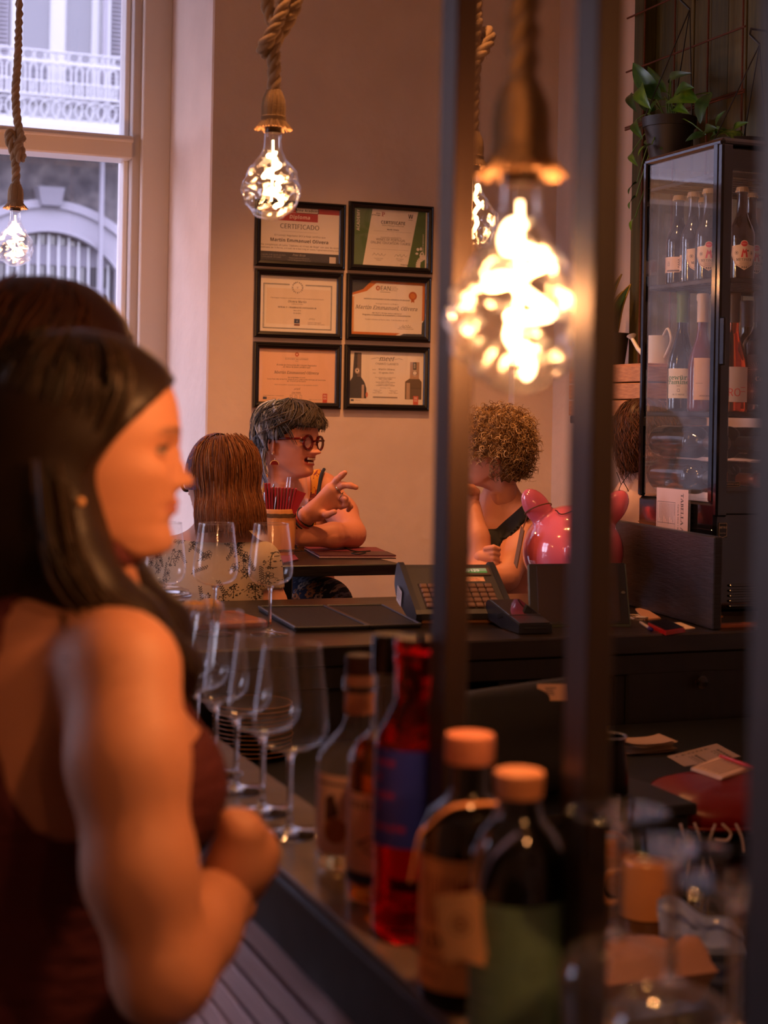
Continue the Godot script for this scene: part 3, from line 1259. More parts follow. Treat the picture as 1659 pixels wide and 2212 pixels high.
	for i in 90:
		var u := i / 89.0
		var a := u * TAU * 3.0 + seed_
		var rr := (0.05 + 0.13 * sin(u * PI)) * (1.0 + 0.9 * nz.get_noise_1d(u * 2.2 + 3.0))
		fp.append(Vector3(sin(a) * rr + 0.1 * nz.get_noise_1d(u + 9.0), -0.28 - u * 1.05 + 0.16 * nz.get_noise_1d(u * 1.5 + 40.0), cos(a) * rr) * k)
	mb = MB.new()
	mb.tube(fp, k * 0.044, 6)
	mb.tube(PackedVector3Array([Vector3(0, -0.12, 0) * k, Vector3(0.01, -0.45, 0) * k, Vector3(0, -0.8, 0.01) * k, Vector3(-0.01, -1.2, 0) * k]), k * 0.02, 6)
	put("filament", mb, em, t)
	var l := OmniLight3D.new()
	l.name = "bulb_light"
	l.light_color = BULB
	l.light_energy = energy
	l.light_size = k * 0.2
	l.omni_range = 14.0
	l.omni_attenuation = 2.0
	l.shadow_enabled = true
	l.position = Vector3(0, -0.85, 0) * k
	t.add_child(l)
	return t

func build_lamps() -> void:
	var up := [Vector3(0, 0.72, 0), Vector3(0.0, 1.1, 0)]
	# the knot in the middle lamp hangs high, the loop leaning over to the right
	var mid := up + [Vector3(-0.02, 1.5, 0), Vector3(0.02, 1.75, 0.02), Vector3(-0.06, 2.1, -0.1), Vector3(-0.12, 2.35, -0.1), Vector3(-0.05, 2.6, 0.02), Vector3(0.12, 2.62, 0.16), Vector3(0.05, 2.1, 0.2), Vector3(-0.16, 1.62, 0.16), Vector3(-0.22, 1.5, 0.02), Vector3(-0.12, 1.45, -0.14), Vector3(0.05, 1.66, -0.12), Vector3(0.28, 2.1, 0.06), Vector3(0.36, 2.5, 0.12), Vector3(0.2, 2.9, 0.05), Vector3(0.1, 3.6, 0), Vector3(0.08, 9, 0), Vector3(0.08, 14.6, 0)]
	pendant("rope pendant lamp with glowing dented bulb hanging before the top left certificate", px(590, 288, 3.53), 0.125, mid, 0.135, 3)
	var left := up + [Vector3(-0.02, 1.25, 0.0), Vector3(-0.1, 1.6, 0.12), Vector3(-0.22, 1.9, 0.14), Vector3(-0.2, 2.15, 0.02), Vector3(0.0, 2.05, -0.12), Vector3(0.14, 1.75, -0.14), Vector3(0.16, 1.5, 0.0), Vector3(0.05, 1.45, 0.16), Vector3(-0.02, 1.75, 0.2), Vector3(0.12, 2.0, 0.12), Vector3(0.05, 2.3, 0), Vector3(-0.05, 3.2, 0), Vector3(0.0, 4.6, 0), Vector3(0.0, 7.5, 0)]
	pendant("rope pendant lamp with a knotted rope hanging in front of the window", px(33, 456, 5.45), 0.123, left, 0.15, 5)
	var near := up + [Vector3(0, 1.6, 0), Vector3(0, 2.4, 0), Vector3(0, 4, 0), Vector3(0, 9, 0), Vector3(0, 15, 0)]
	pendant("large near rope pendant lamp glowing between two dark metal posts", px(1124, 400, 1.46), 0.123, near, 0.28, 9)
	var far := up + [Vector3(0, 1.6, 0), Vector3(0.0, 2.1, 0.1), Vector3(0.15, 2.35, 0.14), Vector3(0.3, 2.6, 0.05), Vector3(0.28, 2.75, -0.1), Vector3(0.05, 2.55, -0.16), Vector3(-0.05, 2.3, 0), Vector3(0.0, 2.8, 0.1), Vector3(0.02, 3.4, 0), Vector3(0, 8, 0), Vector3(0, 13.6, 0)]
	pendant("rope pendant lamp half hidden behind the dark post left of the near bulb", px(1020, 370, 3.85), 0.125, far, 0.135, 13)
	var plain := up + [Vector3(0, 1.6, 0), Vector3(0, 4, 0), Vector3(0, 14, 0)]
	pendant("rope pendant lamp over the bar beside the viewer", Vector3(0.66, 1.97, -0.55), 0.12, plain, 0.30, 17)
	pendant("rope pendant lamp over the bar behind the viewer", Vector3(0.63, 1.95, 0.62), 0.12, plain, 0.16, 23)
	pendant("rope pendant lamp over the room to the left of the view", Vector3(-0.75, 2.1, -3.3), 0.125, plain, 0.15, 19)

# ---------- certificates ----------
func frame_ring(mb: MB, w: float, h: float, prof: Array) -> void:
	# a mitred moulding round a w by h rectangle: prof is [inset, depth]
	for i in prof.size() - 1:
		var a: Array = prof[i]
		var b: Array = prof[i + 1]
		for s in 4:
			var q := []
			for e in [[a, 0], [a, 1], [b, 1], [b, 0]]:
				var hw: float = w / 2 - e[0][0]
				var hh: float = h / 2 - e[0][0]
				var c: int = (s + e[1]) % 4
				q.append(Vector3([-hw, hw, hw, -hw][c], [-hh, -hh, hh, hh][c], e[0][1]))
			mb.face(q)

const INK := Color(0.16, 0.13, 0.13)
const PAPER := Color(0.93, 0.90, 0.87)
func cert_print(k: int) -> Texture2D:
	var W := 600
	var H := 424
	var c := Canvas.new(W, H, PAPER)
	var soft := Color(0.42, 0.37, 0.35)
	match k:
		0:
			c.rect(0, 0, W, 40, Color(0.72, 0.10, 0.12))
			for q in 9:
				c.line([Vector2(440 + q * 18, 40), Vector2(500 + q * 16, 0)], 2.5, Color(0.6, 0.08, 0.1))
			c.rect(265, 2, 172, 40, Color(0.2, 0.18, 0.18))
			c.rect(270, 4, 164, 34, Color(0.9, 0.86, 0.82))
			c.text("Wine Academy", 352, 21, 26, INK, true)
			c.rect(130, 42, 304, 64, Color(0.72, 0.10, 0.12))
			c.text("Diploma", 296, 74, 40, Color(0.93, 0.85, 0.8), true, false, 0.5, 0.12)
			c.text("CERTIFICADO", 296, 150, 50, INK)
			c.rect(158, 190, 275, 1, soft)
			c.text("El Consejo Regulador DOCa Rioja certifica que", 300, 222, 19, soft)
			c.text("Martín Emmanuel Olivera", 296, 260, 36, INK, true)
			c.text("Ha completado el curso \"Diploma en Vinos de Rioja\" con una duración", 305, 300, 19, soft)
			c.text("estimada de 15 horas, a través de e-learning en www.riojawineacademy.com.", 305, 322, 17.5, soft)
			c.rect(0, 352, W, 72, Color(0.17, 0.17, 0.2))
			c.text("Logroño, 4 de agosto de 2023", 8, 378, 14, Color(0.75, 0.7, 0.66), false, false, 0.0)
			c.text("Certificado Nº 21753887", 8, 396, 14, Color(0.75, 0.7, 0.66), false, false, 0.0)
			c.text("Pilar Rioja", 296, 372, 20, Color(0.8, 0.76, 0.72), false, true, 0.5, 0.4)
			c.text("Responsable de Formación", 296, 396, 13, Color(0.75, 0.7, 0.66))
			c.text("Consejo Regulador DOCa Rioja", 296, 412, 13, Color(0.75, 0.7, 0.66))
			c.rect(528, 372, 50, 52, Color(0.85, 0.8, 0.77))
		1:
			var g := Color(0.30, 0.44, 0.20)
			c.im.fill(g)
			c.poly(PackedVector2Array([Vector2(148, 0), Vector2(524, 0), Vector2(442, H), Vector2(76, H)]), PAPER)
			c.rect(588, 0, 12, H, PAPER)
			c.text("ACADEMY", 34, 90, 34, PAPER, true, false, 0.5, 0.0, -PI / 2)
			c.text("A WORLD OF DIFFERENCE", 570, 245, 13, PAPER, true, false, 0.5, 0.0, -PI / 2)
			c.text("P", 236, 36, 44, Color(0.6, 0.15, 0.18), true, true)
			c.text("wines", 212, 30, 13, INK, true, false, 1.0)
			c.text("of Portugal", 212, 44, 13, INK, true, false, 1.0)
			c.text("W", 462, 40, 44, INK, true)
			c.text("ACADEMY", 462, 66, 9, INK)
			c.text("CERTIFICATE", 318, 96, 33, INK, true)
			c.text("Wines of Portugal certifies that", 318, 118, 13, soft)
			c.text("Martín Olivera", 318, 148, 14, INK, true)
			c.rect(160, 162, 310, 1, soft)
			c.text("successfully completed the", 302, 208, 14, soft)
			c.text("WINES OF PORTUGAL", 302, 226, 25, Color(0.3, 0.24, 0.25))
			c.text("ONLINE EDUCATION COURSE", 302, 250, 25, Color(0.3, 0.24, 0.25))
			c.rect(140, 298, 310, 1, soft)
			c.scribble(150, 340, 110, 22, INK, 4)
			c.scribble(330, 340, 110, 26, INK, 6)
			c.text("Frederico Falcão", 205, 370, 10, soft)
			c.text("President", 205, 382, 10, soft)
			c.text("Sofia Salvador", 380, 366, 10, soft)
			c.text("Manager", 380, 378, 10, soft)
			c.text("Viniportugal", 420, 408, 12, INK, true)
			# white vine ornament in the corner
			c.ring(600, 410, 70, 36, PAPER)
			c.rect(588, 300, 12, 124, PAPER)
			for q in [[566, 356, 6], [556, 384, 6], [556, 404, 5]]:
				c.disc(q[0], q[1], q[2], q[2], g)
			c.ring(562, 318, 12, 9, PAPER)
			c.line([Vector2(545, 322), Vector2(552, 345), Vector2(572, 356)], 12, PAPER)
			for q in [[519, 317, 12, 9], [527, 285, 12, 12], [552, 280, 10, 13]]:
				c.disc(q[0], q[1], q[2], q[3], PAPER)
		2:
			c.frame(24, 58, 540, 342, 4, Color(0.2, 0.26, 0.33))
			c.frame(32, 65, 524, 328, 1.5, Color(0.2, 0.26, 0.33))
			c.rect(228, 40, 125, 80, PAPER)
			c.rect(50, 92, 500, 272, Color(0.90, 0.84, 0.78))
			for q in 9:
				var a := -PI / 2 + (q - 4) * 0.36
				c.text("CHAMPAGNE"[q], 290 + cos(a) * 40, 82 + sin(a) * 40, 15, INK, true, false, 0.5, 0.0, a + PI / 2)
				var a2 := PI / 2 - (q - 4) * 0.36
				c.text("EDUCATION"[q], 290 + cos(a2) * 40, 82 + sin(a2) * 40, 15, INK, true, false, 0.5, 0.0, a2 - PI / 2)
			c.text("v", 290, 80, 22, soft)
			c.text("Champagne Education certifie avoir suivi la formation et réussi l'examen", 290, 166, 13, soft)
			c.text("Olivera Martín", 290, 190, 23, INK)
			c.text("a obtenu le niveau", 290, 208, 11, soft)
			c.text("NIVEAU 2 · CHAMPAGNE CONNAISSEUR", 290, 236, 15, INK, true, true)
			c.text("Note: 92 %", 290, 258, 12, INK)
			c.text("09.06.2023", 290, 278, 12, INK)
			c.rect(268, 322, 44, 34, Color(0.15, 0.2, 0.36))
			c.text("v", 290, 338, 20, PAPER)
			c.rect(268, 360, 44, 14, Color(0.5, 0.3, 0.25))
			c.scribble(385, 318, 46, 18, soft, 8)
			c.text("Comité Champagne", 376, 345, 12, soft, false, false, 0.0)
			c.text("Direction de la formation", 376, 358, 12, soft, false, false, 0.0)
		3:
			c.poly(PackedVector2Array([Vector2(0, 0), Vector2(160, 0), Vector2(90, 80), Vector2(0, 110)]), Color(0.16, 0.19, 0.26))
			c.poly(PackedVector2Array([Vector2(160, 0), Vector2(W, 0), Vector2(W, 300), Vector2(580, 300), Vector2(580, 22), Vector2(200, 16), Vector2(120, 84), Vector2(0, 120), Vector2(0, 104), Vector2(90, 70)]), Color(0.80, 0.46, 0.14))
			c.poly(PackedVector2Array([Vector2(0, 404), Vector2(400, 404), Vector2(360, H), Vector2(0, H)]), Color(0.80, 0.46, 0.14))
			c.poly(PackedVector2Array([Vector2(395, H), Vector2(430, 408), Vector2(578, 405), Vector2(580, 320), Vector2(W, 290), Vector2(W, H)]), Color(0.16, 0.19, 0.26))
			c.rect(0, 130, 20, 274, Color(0.84, 0.60, 0.36))
			c.text("EAN", 275, 56, 48, INK)
			c.disc(212, 56, 17, 19, Color(0.7, 0.35, 0.15))
			c.text("e", 213, 54, 34, PAPER, true)
			for q in 3:
				c.text(["Escuela", "Argentina", "de Vinos"][q], 320, 42 + q * 14, 13, soft, false, false, 0.0, 0.2)
			c.rect(230, 84, 84, 3, soft)
			c.disc(500, 106, 34, 34, Color(0.72, 0.36, 0.1), 20)
			c.disc(500, 106, 22, 22, Color(0.82, 0.5, 0.2))
			c.poly(PackedVector2Array([Vector2(486, 134), Vector2(514, 134), Vector2(512, 162), Vector2(500, 152), Vector2(488, 162)]), Color(0.72, 0.36, 0.1))
			c.text("INSTITUTO UNIVERSITARIO ESCUELA ARGENTINA DE NEGOCIOS", 288, 144, 12.5, INK, true)
			c.text("Se otorga el presente certificado a", 288, 178, 12, soft)
			c.text("Martin Emmanuel, Olivera", 288, 210, 40, INK, false, true, 0.5, 0.35)
			c.text("DNI 36.077.730 Que asistió y aprobó el", 288, 252, 14, INK)
			c.text("Programa Universitario de Sommellerie y comercialización", 288, 268, 14, INK, true)
			c.text("Ciudad Autónoma de Buenos Aires, 15 de Diciembre de 2021", 288, 304, 13, soft)
			c.scribble(410, 344, 80, 22, INK, 11)
			c.text("Luis Miguel Ventura", 445, 356, 12, INK)
			c.text("Instituto Universitario EAN", 445, 369, 11, soft)
		4:
			c.im.fill(Color(0.92, 0.75, 0.63))
			c.rect(0, 0, W, 8, Color(0.85, 0.5, 0.26))
			c.disc(296, 42, 15, 17, Color(0.72, 0.28, 0.12))
			c.disc(296, 42, 7, 8, Color(0.92, 0.75, 0.63))
			c.rect(205, 68, 180, 1, soft)
			c.text("SHERRY ACADEMY", 296, 80, 15, soft, false, true, 0.5, 0, 0, 1.35)
			c.text("JEREZ", 296, 96, 9, soft)
			c.text("El Aula de Formación del Consejo Regulador", 296, 128, 15, INK, false, true, 0.5, 0.2)
			c.text("de Vinos de Jerez certifica que", 296, 144, 15, INK, false, true, 0.5, 0.2)
			c.text("Martin Emmanuel Olivera", 296, 188, 28, INK, false, true, 0.5, 0.25)
			c.text("Ha completado el curso", 296, 226, 13, INK)
			c.text("Curso Avanzado de las D.O. Vinos de Jerez y Manzanilla-Sanlúcar de Barrameda", 296, 242, 13, INK)
			c.text("de 15 horas de formación", 296, 256, 13, INK)
			c.text("Fecha de expedición: Jerez de la Frontera a 12 de septiembre de 2023", 296, 286, 11, soft)
			c.scribble(276, 318, 50, 22, INK, 14)
			c.text("César Saldaña", 296, 346, 11, INK)
			c.text("Director General", 296, 357, 10, soft)
			for q in 3:
				c.frame(247 + q * 38, 366, 16, 26, 1.5, soft)
			c.rect(36, 384, 30, 20, Color(0.12, 0.2, 0.36))
			c.text("Campaña financiada con ayuda de la UE", 36, 374, 9, soft, false, false, 0.0)
			c.text("UNIÓN EUROPEA", 74, 394, 9, soft, false, false, 0.0)
			c.rect(505, 350, 36, 72, Color(0.78, 0.26, 0.16))
			c.text("AE", 523, 366, 22, PAPER, true)
			c.text("OS", 523, 390, 22, PAPER, true)
			c.text("ENJOY IT'S FROM EUROPE", 498, 400, 9, soft, false, false, 1.0)
		5:
			for q in 4:
				c.rect(0, q * 3, W, 3, PAPER)
			# two bottles in the picture
			var dk := Color(0.16, 0.15, 0.17)
			c.poly(PackedVector2Array([Vector2(34, 14), Vector2(92, 14), Vector2(92, 210), Vector2(120, 250), Vector2(136, 300), Vector2(136, 380), Vector2(0, 380), Vector2(0, 250), Vector2(24, 210)]), dk)
			c.rect(60, 18, 30, 190, Color(0.42, 0.35, 0.32))
			c.disc(60, 160, 20, 22, PAPER)
			c.ring(60, 160, 17, 4, Color(0.5, 0.2, 0.2))
			c.disc(60, 158, 6, 8, INK)
			c.rect(98, 270, 20, 108, Color(0.75, 0.65, 0.58))
			c.disc(140, 350, 10, 22, Color(0.83, 0.5, 0.4))
			var gl := Color(0.33, 0.27, 0.17)
			c.poly(PackedVector2Array([Vector2(490, 76), Vector2(566, 76), Vector2(566, 210), Vector2(588, 236), Vector2(588, 380), Vector2(452, 380), Vector2(452, 236), Vector2(490, 210)]), gl)
			c.rect(490, 76, 76, 138, Color(0.70, 0.58, 0.48))
			c.rect(514, 78, 28, 60, Color(0.2, 0.24, 0.22))
			c.text("2020", 528, 108, 18, PAPER, true, false, 0.5, 0, -PI / 2)
			c.disc(530, 165, 20, 24, PAPER)
			c.ring(530, 165, 18, 4, INK)
			c.rect(462, 246, 30, 132, Color(0.72, 0.62, 0.54))
			c.text("meet", 300, 56, 52, INK, false, true, 0.5, 0.35)
			c.line([Vector2(170, 62), Vector2(220, 50), Vector2(250, 58)], 2, INK)
			c.line([Vector2(352, 62), Vector2(400, 52), Vector2(430, 60)], 2, INK)
			c.text("CHIANTI CLASSICO", 300, 98, 22, INK)
			c.text("Name", 210, 146, 11, soft, false, false, 1.0)
			c.text("Martín Olivera", 235, 142, 20, INK, false, false, 0.0)
			c.text("Date", 210, 174, 11, soft, false, false, 1.0)
			c.text("12 agosto 2023", 235, 170, 18, INK, false, false, 0.0)
			for q in 6:
				c.text(["has successfully completed the", "FIRST STEPS SERIES", "and is now a", "course made of five lessons", "Certificate awarded as", "CHIANTI CLASSICO EXPERT"][q], 290, 208 + q * 13, 12, soft, q % 2 == 1)
			c.text("One of a kind, forever", 290, 292, 9, soft)
			for q in 2:
				c.text("Consorzio Vino", 226 + q * 130, 312, 10, soft)
				c.text("Presidente", 226 + q * 130, 322, 9, soft)
				c.text("Giovanni Manetti", 226 + q * 130, 333, 10, soft)
			c.rect(190, 364, 200, 8, soft)
			c.rect(190, 376, 200, 1, soft)
			c.rect(12, 388, 24, 16, Color(0.2, 0.28, 0.42))
			c.text("Cofinanziato", 42, 396, 9, soft, false, false, 0.0)
			c.rect(520, 352, 42, 70, Color(0.80, 0.30, 0.22))
			c.text("AE", 541, 368, 22, PAPER, true)
			c.text("OS", 541, 390, 22, PAPER, true)
	return c.tex()

func build_certificates() -> void:
	var zf := -5.42
	var spots := [[549, 433, 744, 582], [751, 438, 933, 591], [548, 582, 738, 734], [746, 592, 928, 740], [545, 738, 735, 885], [742, 744, 925, 889]]
	var labels := ["framed certificate reading CERTIFICADO with red Diploma band, partly behind the hanging bulb", "framed certificate with green side bands and white vine ornament reading ACADEMY", "framed cream certificate with thin double border and round champagne emblem", "framed certificate with orange and navy corners and an orange rosette seal", "framed orange certificate just above the grey-haired woman's head", "framed certificate with two printed wine bottles and the words CHIANTI CLASSICO"]
	var black := mat(Color(0.075, 0.055, 0.05), 0.28)
	for k in 6:
		var s: Array = spots[k]
		var a := at_z(s[0], s[1], zf)
		var b := at_z(s[2], s[3], zf)
		var a2 := at_z(s[2], s[1] + 6, zf)
		var b2 := at_z(s[0], s[3] - 5, zf)
		var w := (a2.x - a.x + b.x - b2.x) / 2.0
		var h := (a.y - b2.y + a2.y - b.y) / 2.0
		var mid := (a + b + a2 + b2) / 4.0
		var t := thing("framed_certificate", labels[k], "certificate", Vector3(mid.x, mid.y, zf + 0.001), 0.0, "framed certificates on the back wall")
		var mb := MB.new()
		frame_ring(mb, w, h, [[0.0, 0.0], [0.0, 0.012], [0.002, 0.016], [0.006, 0.017], [0.008, 0.0145], [0.011, 0.017], [0.02, 0.013], [0.0225, 0.008], [0.0225, 0.002]])
		put("frame", mb, black, t)
		mb = MB.new()
		mb.sheet(w - 0.044, h - 0.044, tf(Vector3(0, 0, 0.003)))
		put("paper", mb, print_mat(cert_print(k), 0.7), t)
		mb = MB.new()
		mb.box(Vector3(w - 0.043, h - 0.043, 0.002), tf(Vector3(0, 0, 0.0065)), 0.0002)
		put("glazing", mb, pane(0.02), t)

func bottle_prof(h: float, r: float, nr: float, sh: float, nk: float, lip := 0.002) -> Array:
	# sh: height where the shoulder starts, nk: where the neck starts
	var p := [[0.0, 0.004], [r * 0.7, 0.004], [r * 0.92, 0.0], [r * 0.98, 0.003], [r, 0.009], [r, sh]]
	for i in range(1, 8):
		var u := i / 8.0
		var s := 0.5 - 0.5 * cos(u * PI)
		p.append([lerpf(r, nr, s), lerpf(sh, nk, u)])
	p.append([nr, nk])
	p.append([nr * 0.96, h - 0.018])
	p.append([nr + lip, h - 0.016])
	p.append([nr + lip, h - 0.004])
	p.append([nr + lip * 0.4, h])
	p.append([0.0, h])
	return p

func dark_glass(c: Color) -> StandardMaterial3D:
	var m := mat(c, 0.06, 0.0, 0.5)
	m.clearcoat_enabled = true
	m.clearcoat = 0.6
	m.clearcoat_roughness = 0.02
	return m

func wine_bottle(label: String, group: String, at: Vector3, h: float, r: float, gm: Material, cap_m: Material, cap_h: float, lbl: Texture2D, lb: Array, face: float, slope := 0.35) -> Node3D:
	# lb: label [y0, y1, half angle]; face: the way it looks, radians from +z
	var t := thing("wine_bottle", label, "bottle", at, face, group)
	var nr := r * 0.37
	var mb := MB.new()
	mb.lathe(bottle_prof(h, r, nr, h * (0.62 - slope * 0.3), h * 0.72), 36, Transform3D(), 0.9)
	put("glass_body", mb, gm, t)
	if cap_h > 0.0:
		mb = MB.new()
		mb.lathe([[nr * 1.04 + 0.0008, h - cap_h], [nr * 1.02 + 0.0008, h - 0.02], [nr + 0.0032, h - 0.016], [nr + 0.0032, h - 0.003], [nr + 0.001, h + 0.001], [0.0, h + 0.001]], 24)
		put("capsule", mb, cap_m, t)
	if lbl:
		mb = MB.new()
		mb.arc(r + 0.0006, lb[0], lb[1], -lb[2], lb[2], 20)
		put("label", mb, print_mat(lbl, 0.55), t)
	return t

func beer_label() -> Texture2D:
	var c := Canvas.new(300, 300, Color(0, 0, 0, 0))
	var cream := Color(0.90, 0.82, 0.74)
	var red := Color(0.82, 0.13, 0.16)
	c.poly(PackedVector2Array([Vector2(22, 60), Vector2(100, 52), Vector2(150, 20), Vector2(200, 52), Vector2(278, 60), Vector2(284, 150), Vector2(240, 240), Vector2(150, 292), Vector2(60, 240), Vector2(16, 150)]), cream)
	var ol := [Vector2(34, 72), Vector2(28, 150), Vector2(66, 230), Vector2(150, 280), Vector2(234, 230), Vector2(272, 150), Vector2(266, 72)]
	c.line(ol, 2.5, Color(0.35, 0.2, 0.2))
	c.disc(150, 42, 38, 32, Color(0.95, 0.88, 0.82))
	c.disc(150, 42, 33, 27, red)
	c.text("TORINO", 150, 42, 12, cream, true)
	c.poly(PackedVector2Array([Vector2(116, 170), Vector2(136, 86), Vector2(152, 112), Vector2(170, 86), Vector2(186, 170), Vector2(166, 170), Vector2(162, 124), Vector2(152, 138), Vector2(142, 124), Vector2(136, 170)]), red)
	c.disc(186, 108, 8, 8, INK)
	c.text("METZGER", 150, 192, 32, INK, true, true)
	c.ring(72, 128, 16, 3, INK)
	c.disc(72, 128, 7, 8, INK)
	c.ring(230, 128, 17, 3, INK)
	c.disc(230, 128, 8, 11, INK)
	for k in 5:
		c.rect(100 + (k % 2) * 8, 212 + k * 9, 100 - (k % 2) * 16, 3, Color(0.55, 0.42, 0.38))
	for k in 3:
		c.disc(130 + k * 20, 264, 7, 8, INK)
	return c.tex()

func build_fridge() -> void:
	var fx0 := 2.23
	var fx1 := 2.66
	var fz1 := -3.425
	var fz0 := -3.81
	var y0 := TOP
	var yb := 1.395
	var yt := 2.302
	var t := thing("bottle_fridge", "black glazed countertop wine fridge full of bottles standing on the counter", "fridge")
	var gloss := mat(Color(0.03, 0.03, 0.035), 0.12)
	gloss.clearcoat_enabled = true
	gloss.clearcoat_roughness = 0.05
	var mx := (fx0 + fx1) / 2
	var mz := (fz0 + fz1) / 2
	var b := MB.new()
	b.box(Vector3(fx1 - fx0, yb - y0 - 0.02, fz1 - fz0 - 0.01), tf(Vector3(mx, (yb + y0) / 2, mz)), 0.008)
	for k in 5:
		b.box(Vector3(0.34, 0.006, 0.01), tf(Vector3(mx, y0 + 0.025 + k * 0.013, fz1 - 0.002)), 0.002)
	b.box(Vector3(0.004, 0.003, 0.36), tf(Vector3(fx0 - 0.001, y0 + 0.215, mz)), 0.0005)
	put("base", b, gloss, t)
	b = MB.new()
	b.box(Vector3(fx1 - fx0, 0.024, fz1 - fz0), tf(Vector3(mx, yt - 0.012, mz)), 0.009)
	put("top_cover", b, gloss, t)
	b = MB.new()
	for q in [[fx0 + 0.009, fz0 + 0.009, 0.018], [fx0 + 0.012, fz1 - 0.03, 0.024], [fx1 - 0.01, fz0 + 0.01, 0.02], [fx1 - 0.012, fz1 - 0.03, 0.024]]:
		b.box(Vector3(q[2], yt - yb, q[2]), tf(Vector3(q[0], (yt + yb) / 2 - 0.01, q[1])), 0.004)
	put("corner_post", b, gloss, t)
	# door
	b = MB.new()
	b.box(Vector3(0.034, yt - yb + 0.03, 0.022), tf(Vector3(fx0 + 0.017, (yt + yb) / 2 - 0.03, fz1 - 0.008)), 0.005)
	b.box(Vector3(0.034, yt - yb + 0.03, 0.022), tf(Vector3(fx1 - 0.017, (yt + yb) / 2 - 0.03, fz1 - 0.008)), 0.005)
	b.box(Vector3(fx1 - fx0 - 0.05, 0.055, 0.022), tf(Vector3(mx, yt - 0.053, fz1 - 0.008)), 0.004)
	b.box(Vector3(fx1 - fx0 - 0.05, 0.06, 0.022), tf(Vector3(mx, yb - 0.01, fz1 - 0.008)), 0.004)
	var dr := put("door", b, gloss, t)
	b = MB.new()
	b.box(Vector3(fx1 - fx0 - 0.06, yt - yb - 0.08, 0.004), tf(Vector3(mx, (yt + yb) / 2 - 0.03, fz1 - 0.008)), 0.0005)
	put("door_pane", b, pane(0.04, Color(0.7, 0.6, 0.55)), dr)
	b = MB.new()
	b.box(Vector3(0.008, 0.12, 0.022), tf(Vector3(fx0 + 0.004, 1.79, fz1 + 0.012)), 0.003)
	put("door_handle", b, gloss, dr)
	for s in [0, 1]:
		b = MB.new()
		b.box(Vector3(0.004, yt - yb - 0.02, fz1 - fz0 - 0.06), tf(Vector3([fx0 + 0.006, fx1 - 0.006][s], (yt + yb) / 2 - 0.012, mz)), 0.0005)
		put("side_pane", b, pane(0.03), t)
	b = MB.new()
	b.box(Vector3(fx1 - fx0 - 0.04, yt - yb - 0.02, 0.004), tf(Vector3(mx, (yt + yb) / 2 - 0.012, fz0 + 0.008)), 0.0005)
	put("back_pane", b, pane(0.03), t)
	var wire := mat(Color(0.12, 0.11, 0.11), 0.3, 0.5)
	for y in [2.222, 1.955, 1.615]:
		b = MB.new()
		for k in 10:
			var z := lerpf(fz0 + 0.025, fz1 - 0.04, k / 9.0)
			b.tube(PackedVector3Array([Vector3(fx0 + 0.014, y - 0.004, z), Vector3(fx1 - 0.014, y - 0.004, z)]), 0.0022, 5)
		b.box(Vector3(fx1 - fx0 - 0.03, 0.012, 0.006), tf(Vector3(mx, y - 0.008, fz1 - 0.032)), 0.002)
		b.box(Vector3(fx1 - fx0 - 0.03, 0.012, 0.006), tf(Vector3(mx, y - 0.008, fz0 + 0.02)), 0.002)
		b.box(Vector3(0.006, 0.012, fz1 - fz0 - 0.05), tf(Vector3(fx0 + 0.014, y - 0.008, mz)), 0.002)
		b.box(Vector3(fx1 - fx0 - 0.03, 0.003, fz1 - fz0 - 0.055), tf(Vector3(mx, y - 0.0025, mz)), 0.0005)
		put("shelf", b, wire, t)
	# badge and sticker
	var cv := Canvas.new(128, 192, Color(0.035, 0.033, 0.035))
	var gold := Color(0.75, 0.65, 0.5)
	cv.line([Vector2(6, 6), Vector2(122, 6), Vector2(122, 166), Vector2(64, 186), Vector2(6, 166), Vector2(6, 6)], 5, gold)
	cv.text("METRO", 64, 60, 36, gold, true)
	cv.rect(18, 128, 92, 4, gold)
	b = MB.new()
	var ba := at_z(1563, 1146, fz1)
	b.sheet(0.025, 0.038, tf(Vector3(ba.x, ba.y, fz1 - 0.0035)))
	put("badge", b, print_mat(cv.tex(), 0.3), t)
	cv = Canvas.new(256, 64, Color(0.07, 0.06, 0.055))
	cv.frame(2, 2, 252, 60, 4, gold)
	cv.text("TEMPERED GLASS", 128, 33, 27, gold, true)
	b = MB.new()
	ba = at_z(1582, 1046, fz1)
	b.sheet(0.042, 0.012, tf(Vector3(ba.x + 0.004, ba.y, fz1 - 0.005)))
	put("sticker", b, print_mat(cv.tex(), 0.3), t)
	# beer bottles on the upper shelf
	var brown := dark_glass(Color(0.10, 0.055, 0.035))
	var bl := beer_label()
	var lm := StandardMaterial3D.new()
	lm.albedo_texture = bl
	lm.transparency = BaseMaterial3D.TRANSPARENCY_ALPHA_SCISSOR
	lm.alpha_scissor_threshold = 0.5
	lm.roughness = 0.55
	var back := Canvas.new(200, 160, Color(0.88, 0.78, 0.70))
	back.rect(0, 20, 26, 110, Color(0.78, 0.14, 0.2))
	for k in 14:
		back.rect(150, 24 + k * 6, 40, 2 + k % 3, INK)
	for k in 4:
		back.ring(120, 34 + k * 24, 8, 3, INK)
	back.text("0,33 l", 60, 70, 20, INK, false, false, 0.5, 0, -PI / 2)
	back.rect(50, 134, 100, 18, Color(0.4, 0.35, 0.33))
	var capm := mat(Color(0.80, 0.72, 0.62), 0.35, 0.2)
	var gn := "beer bottles on the upper fridge shelf"
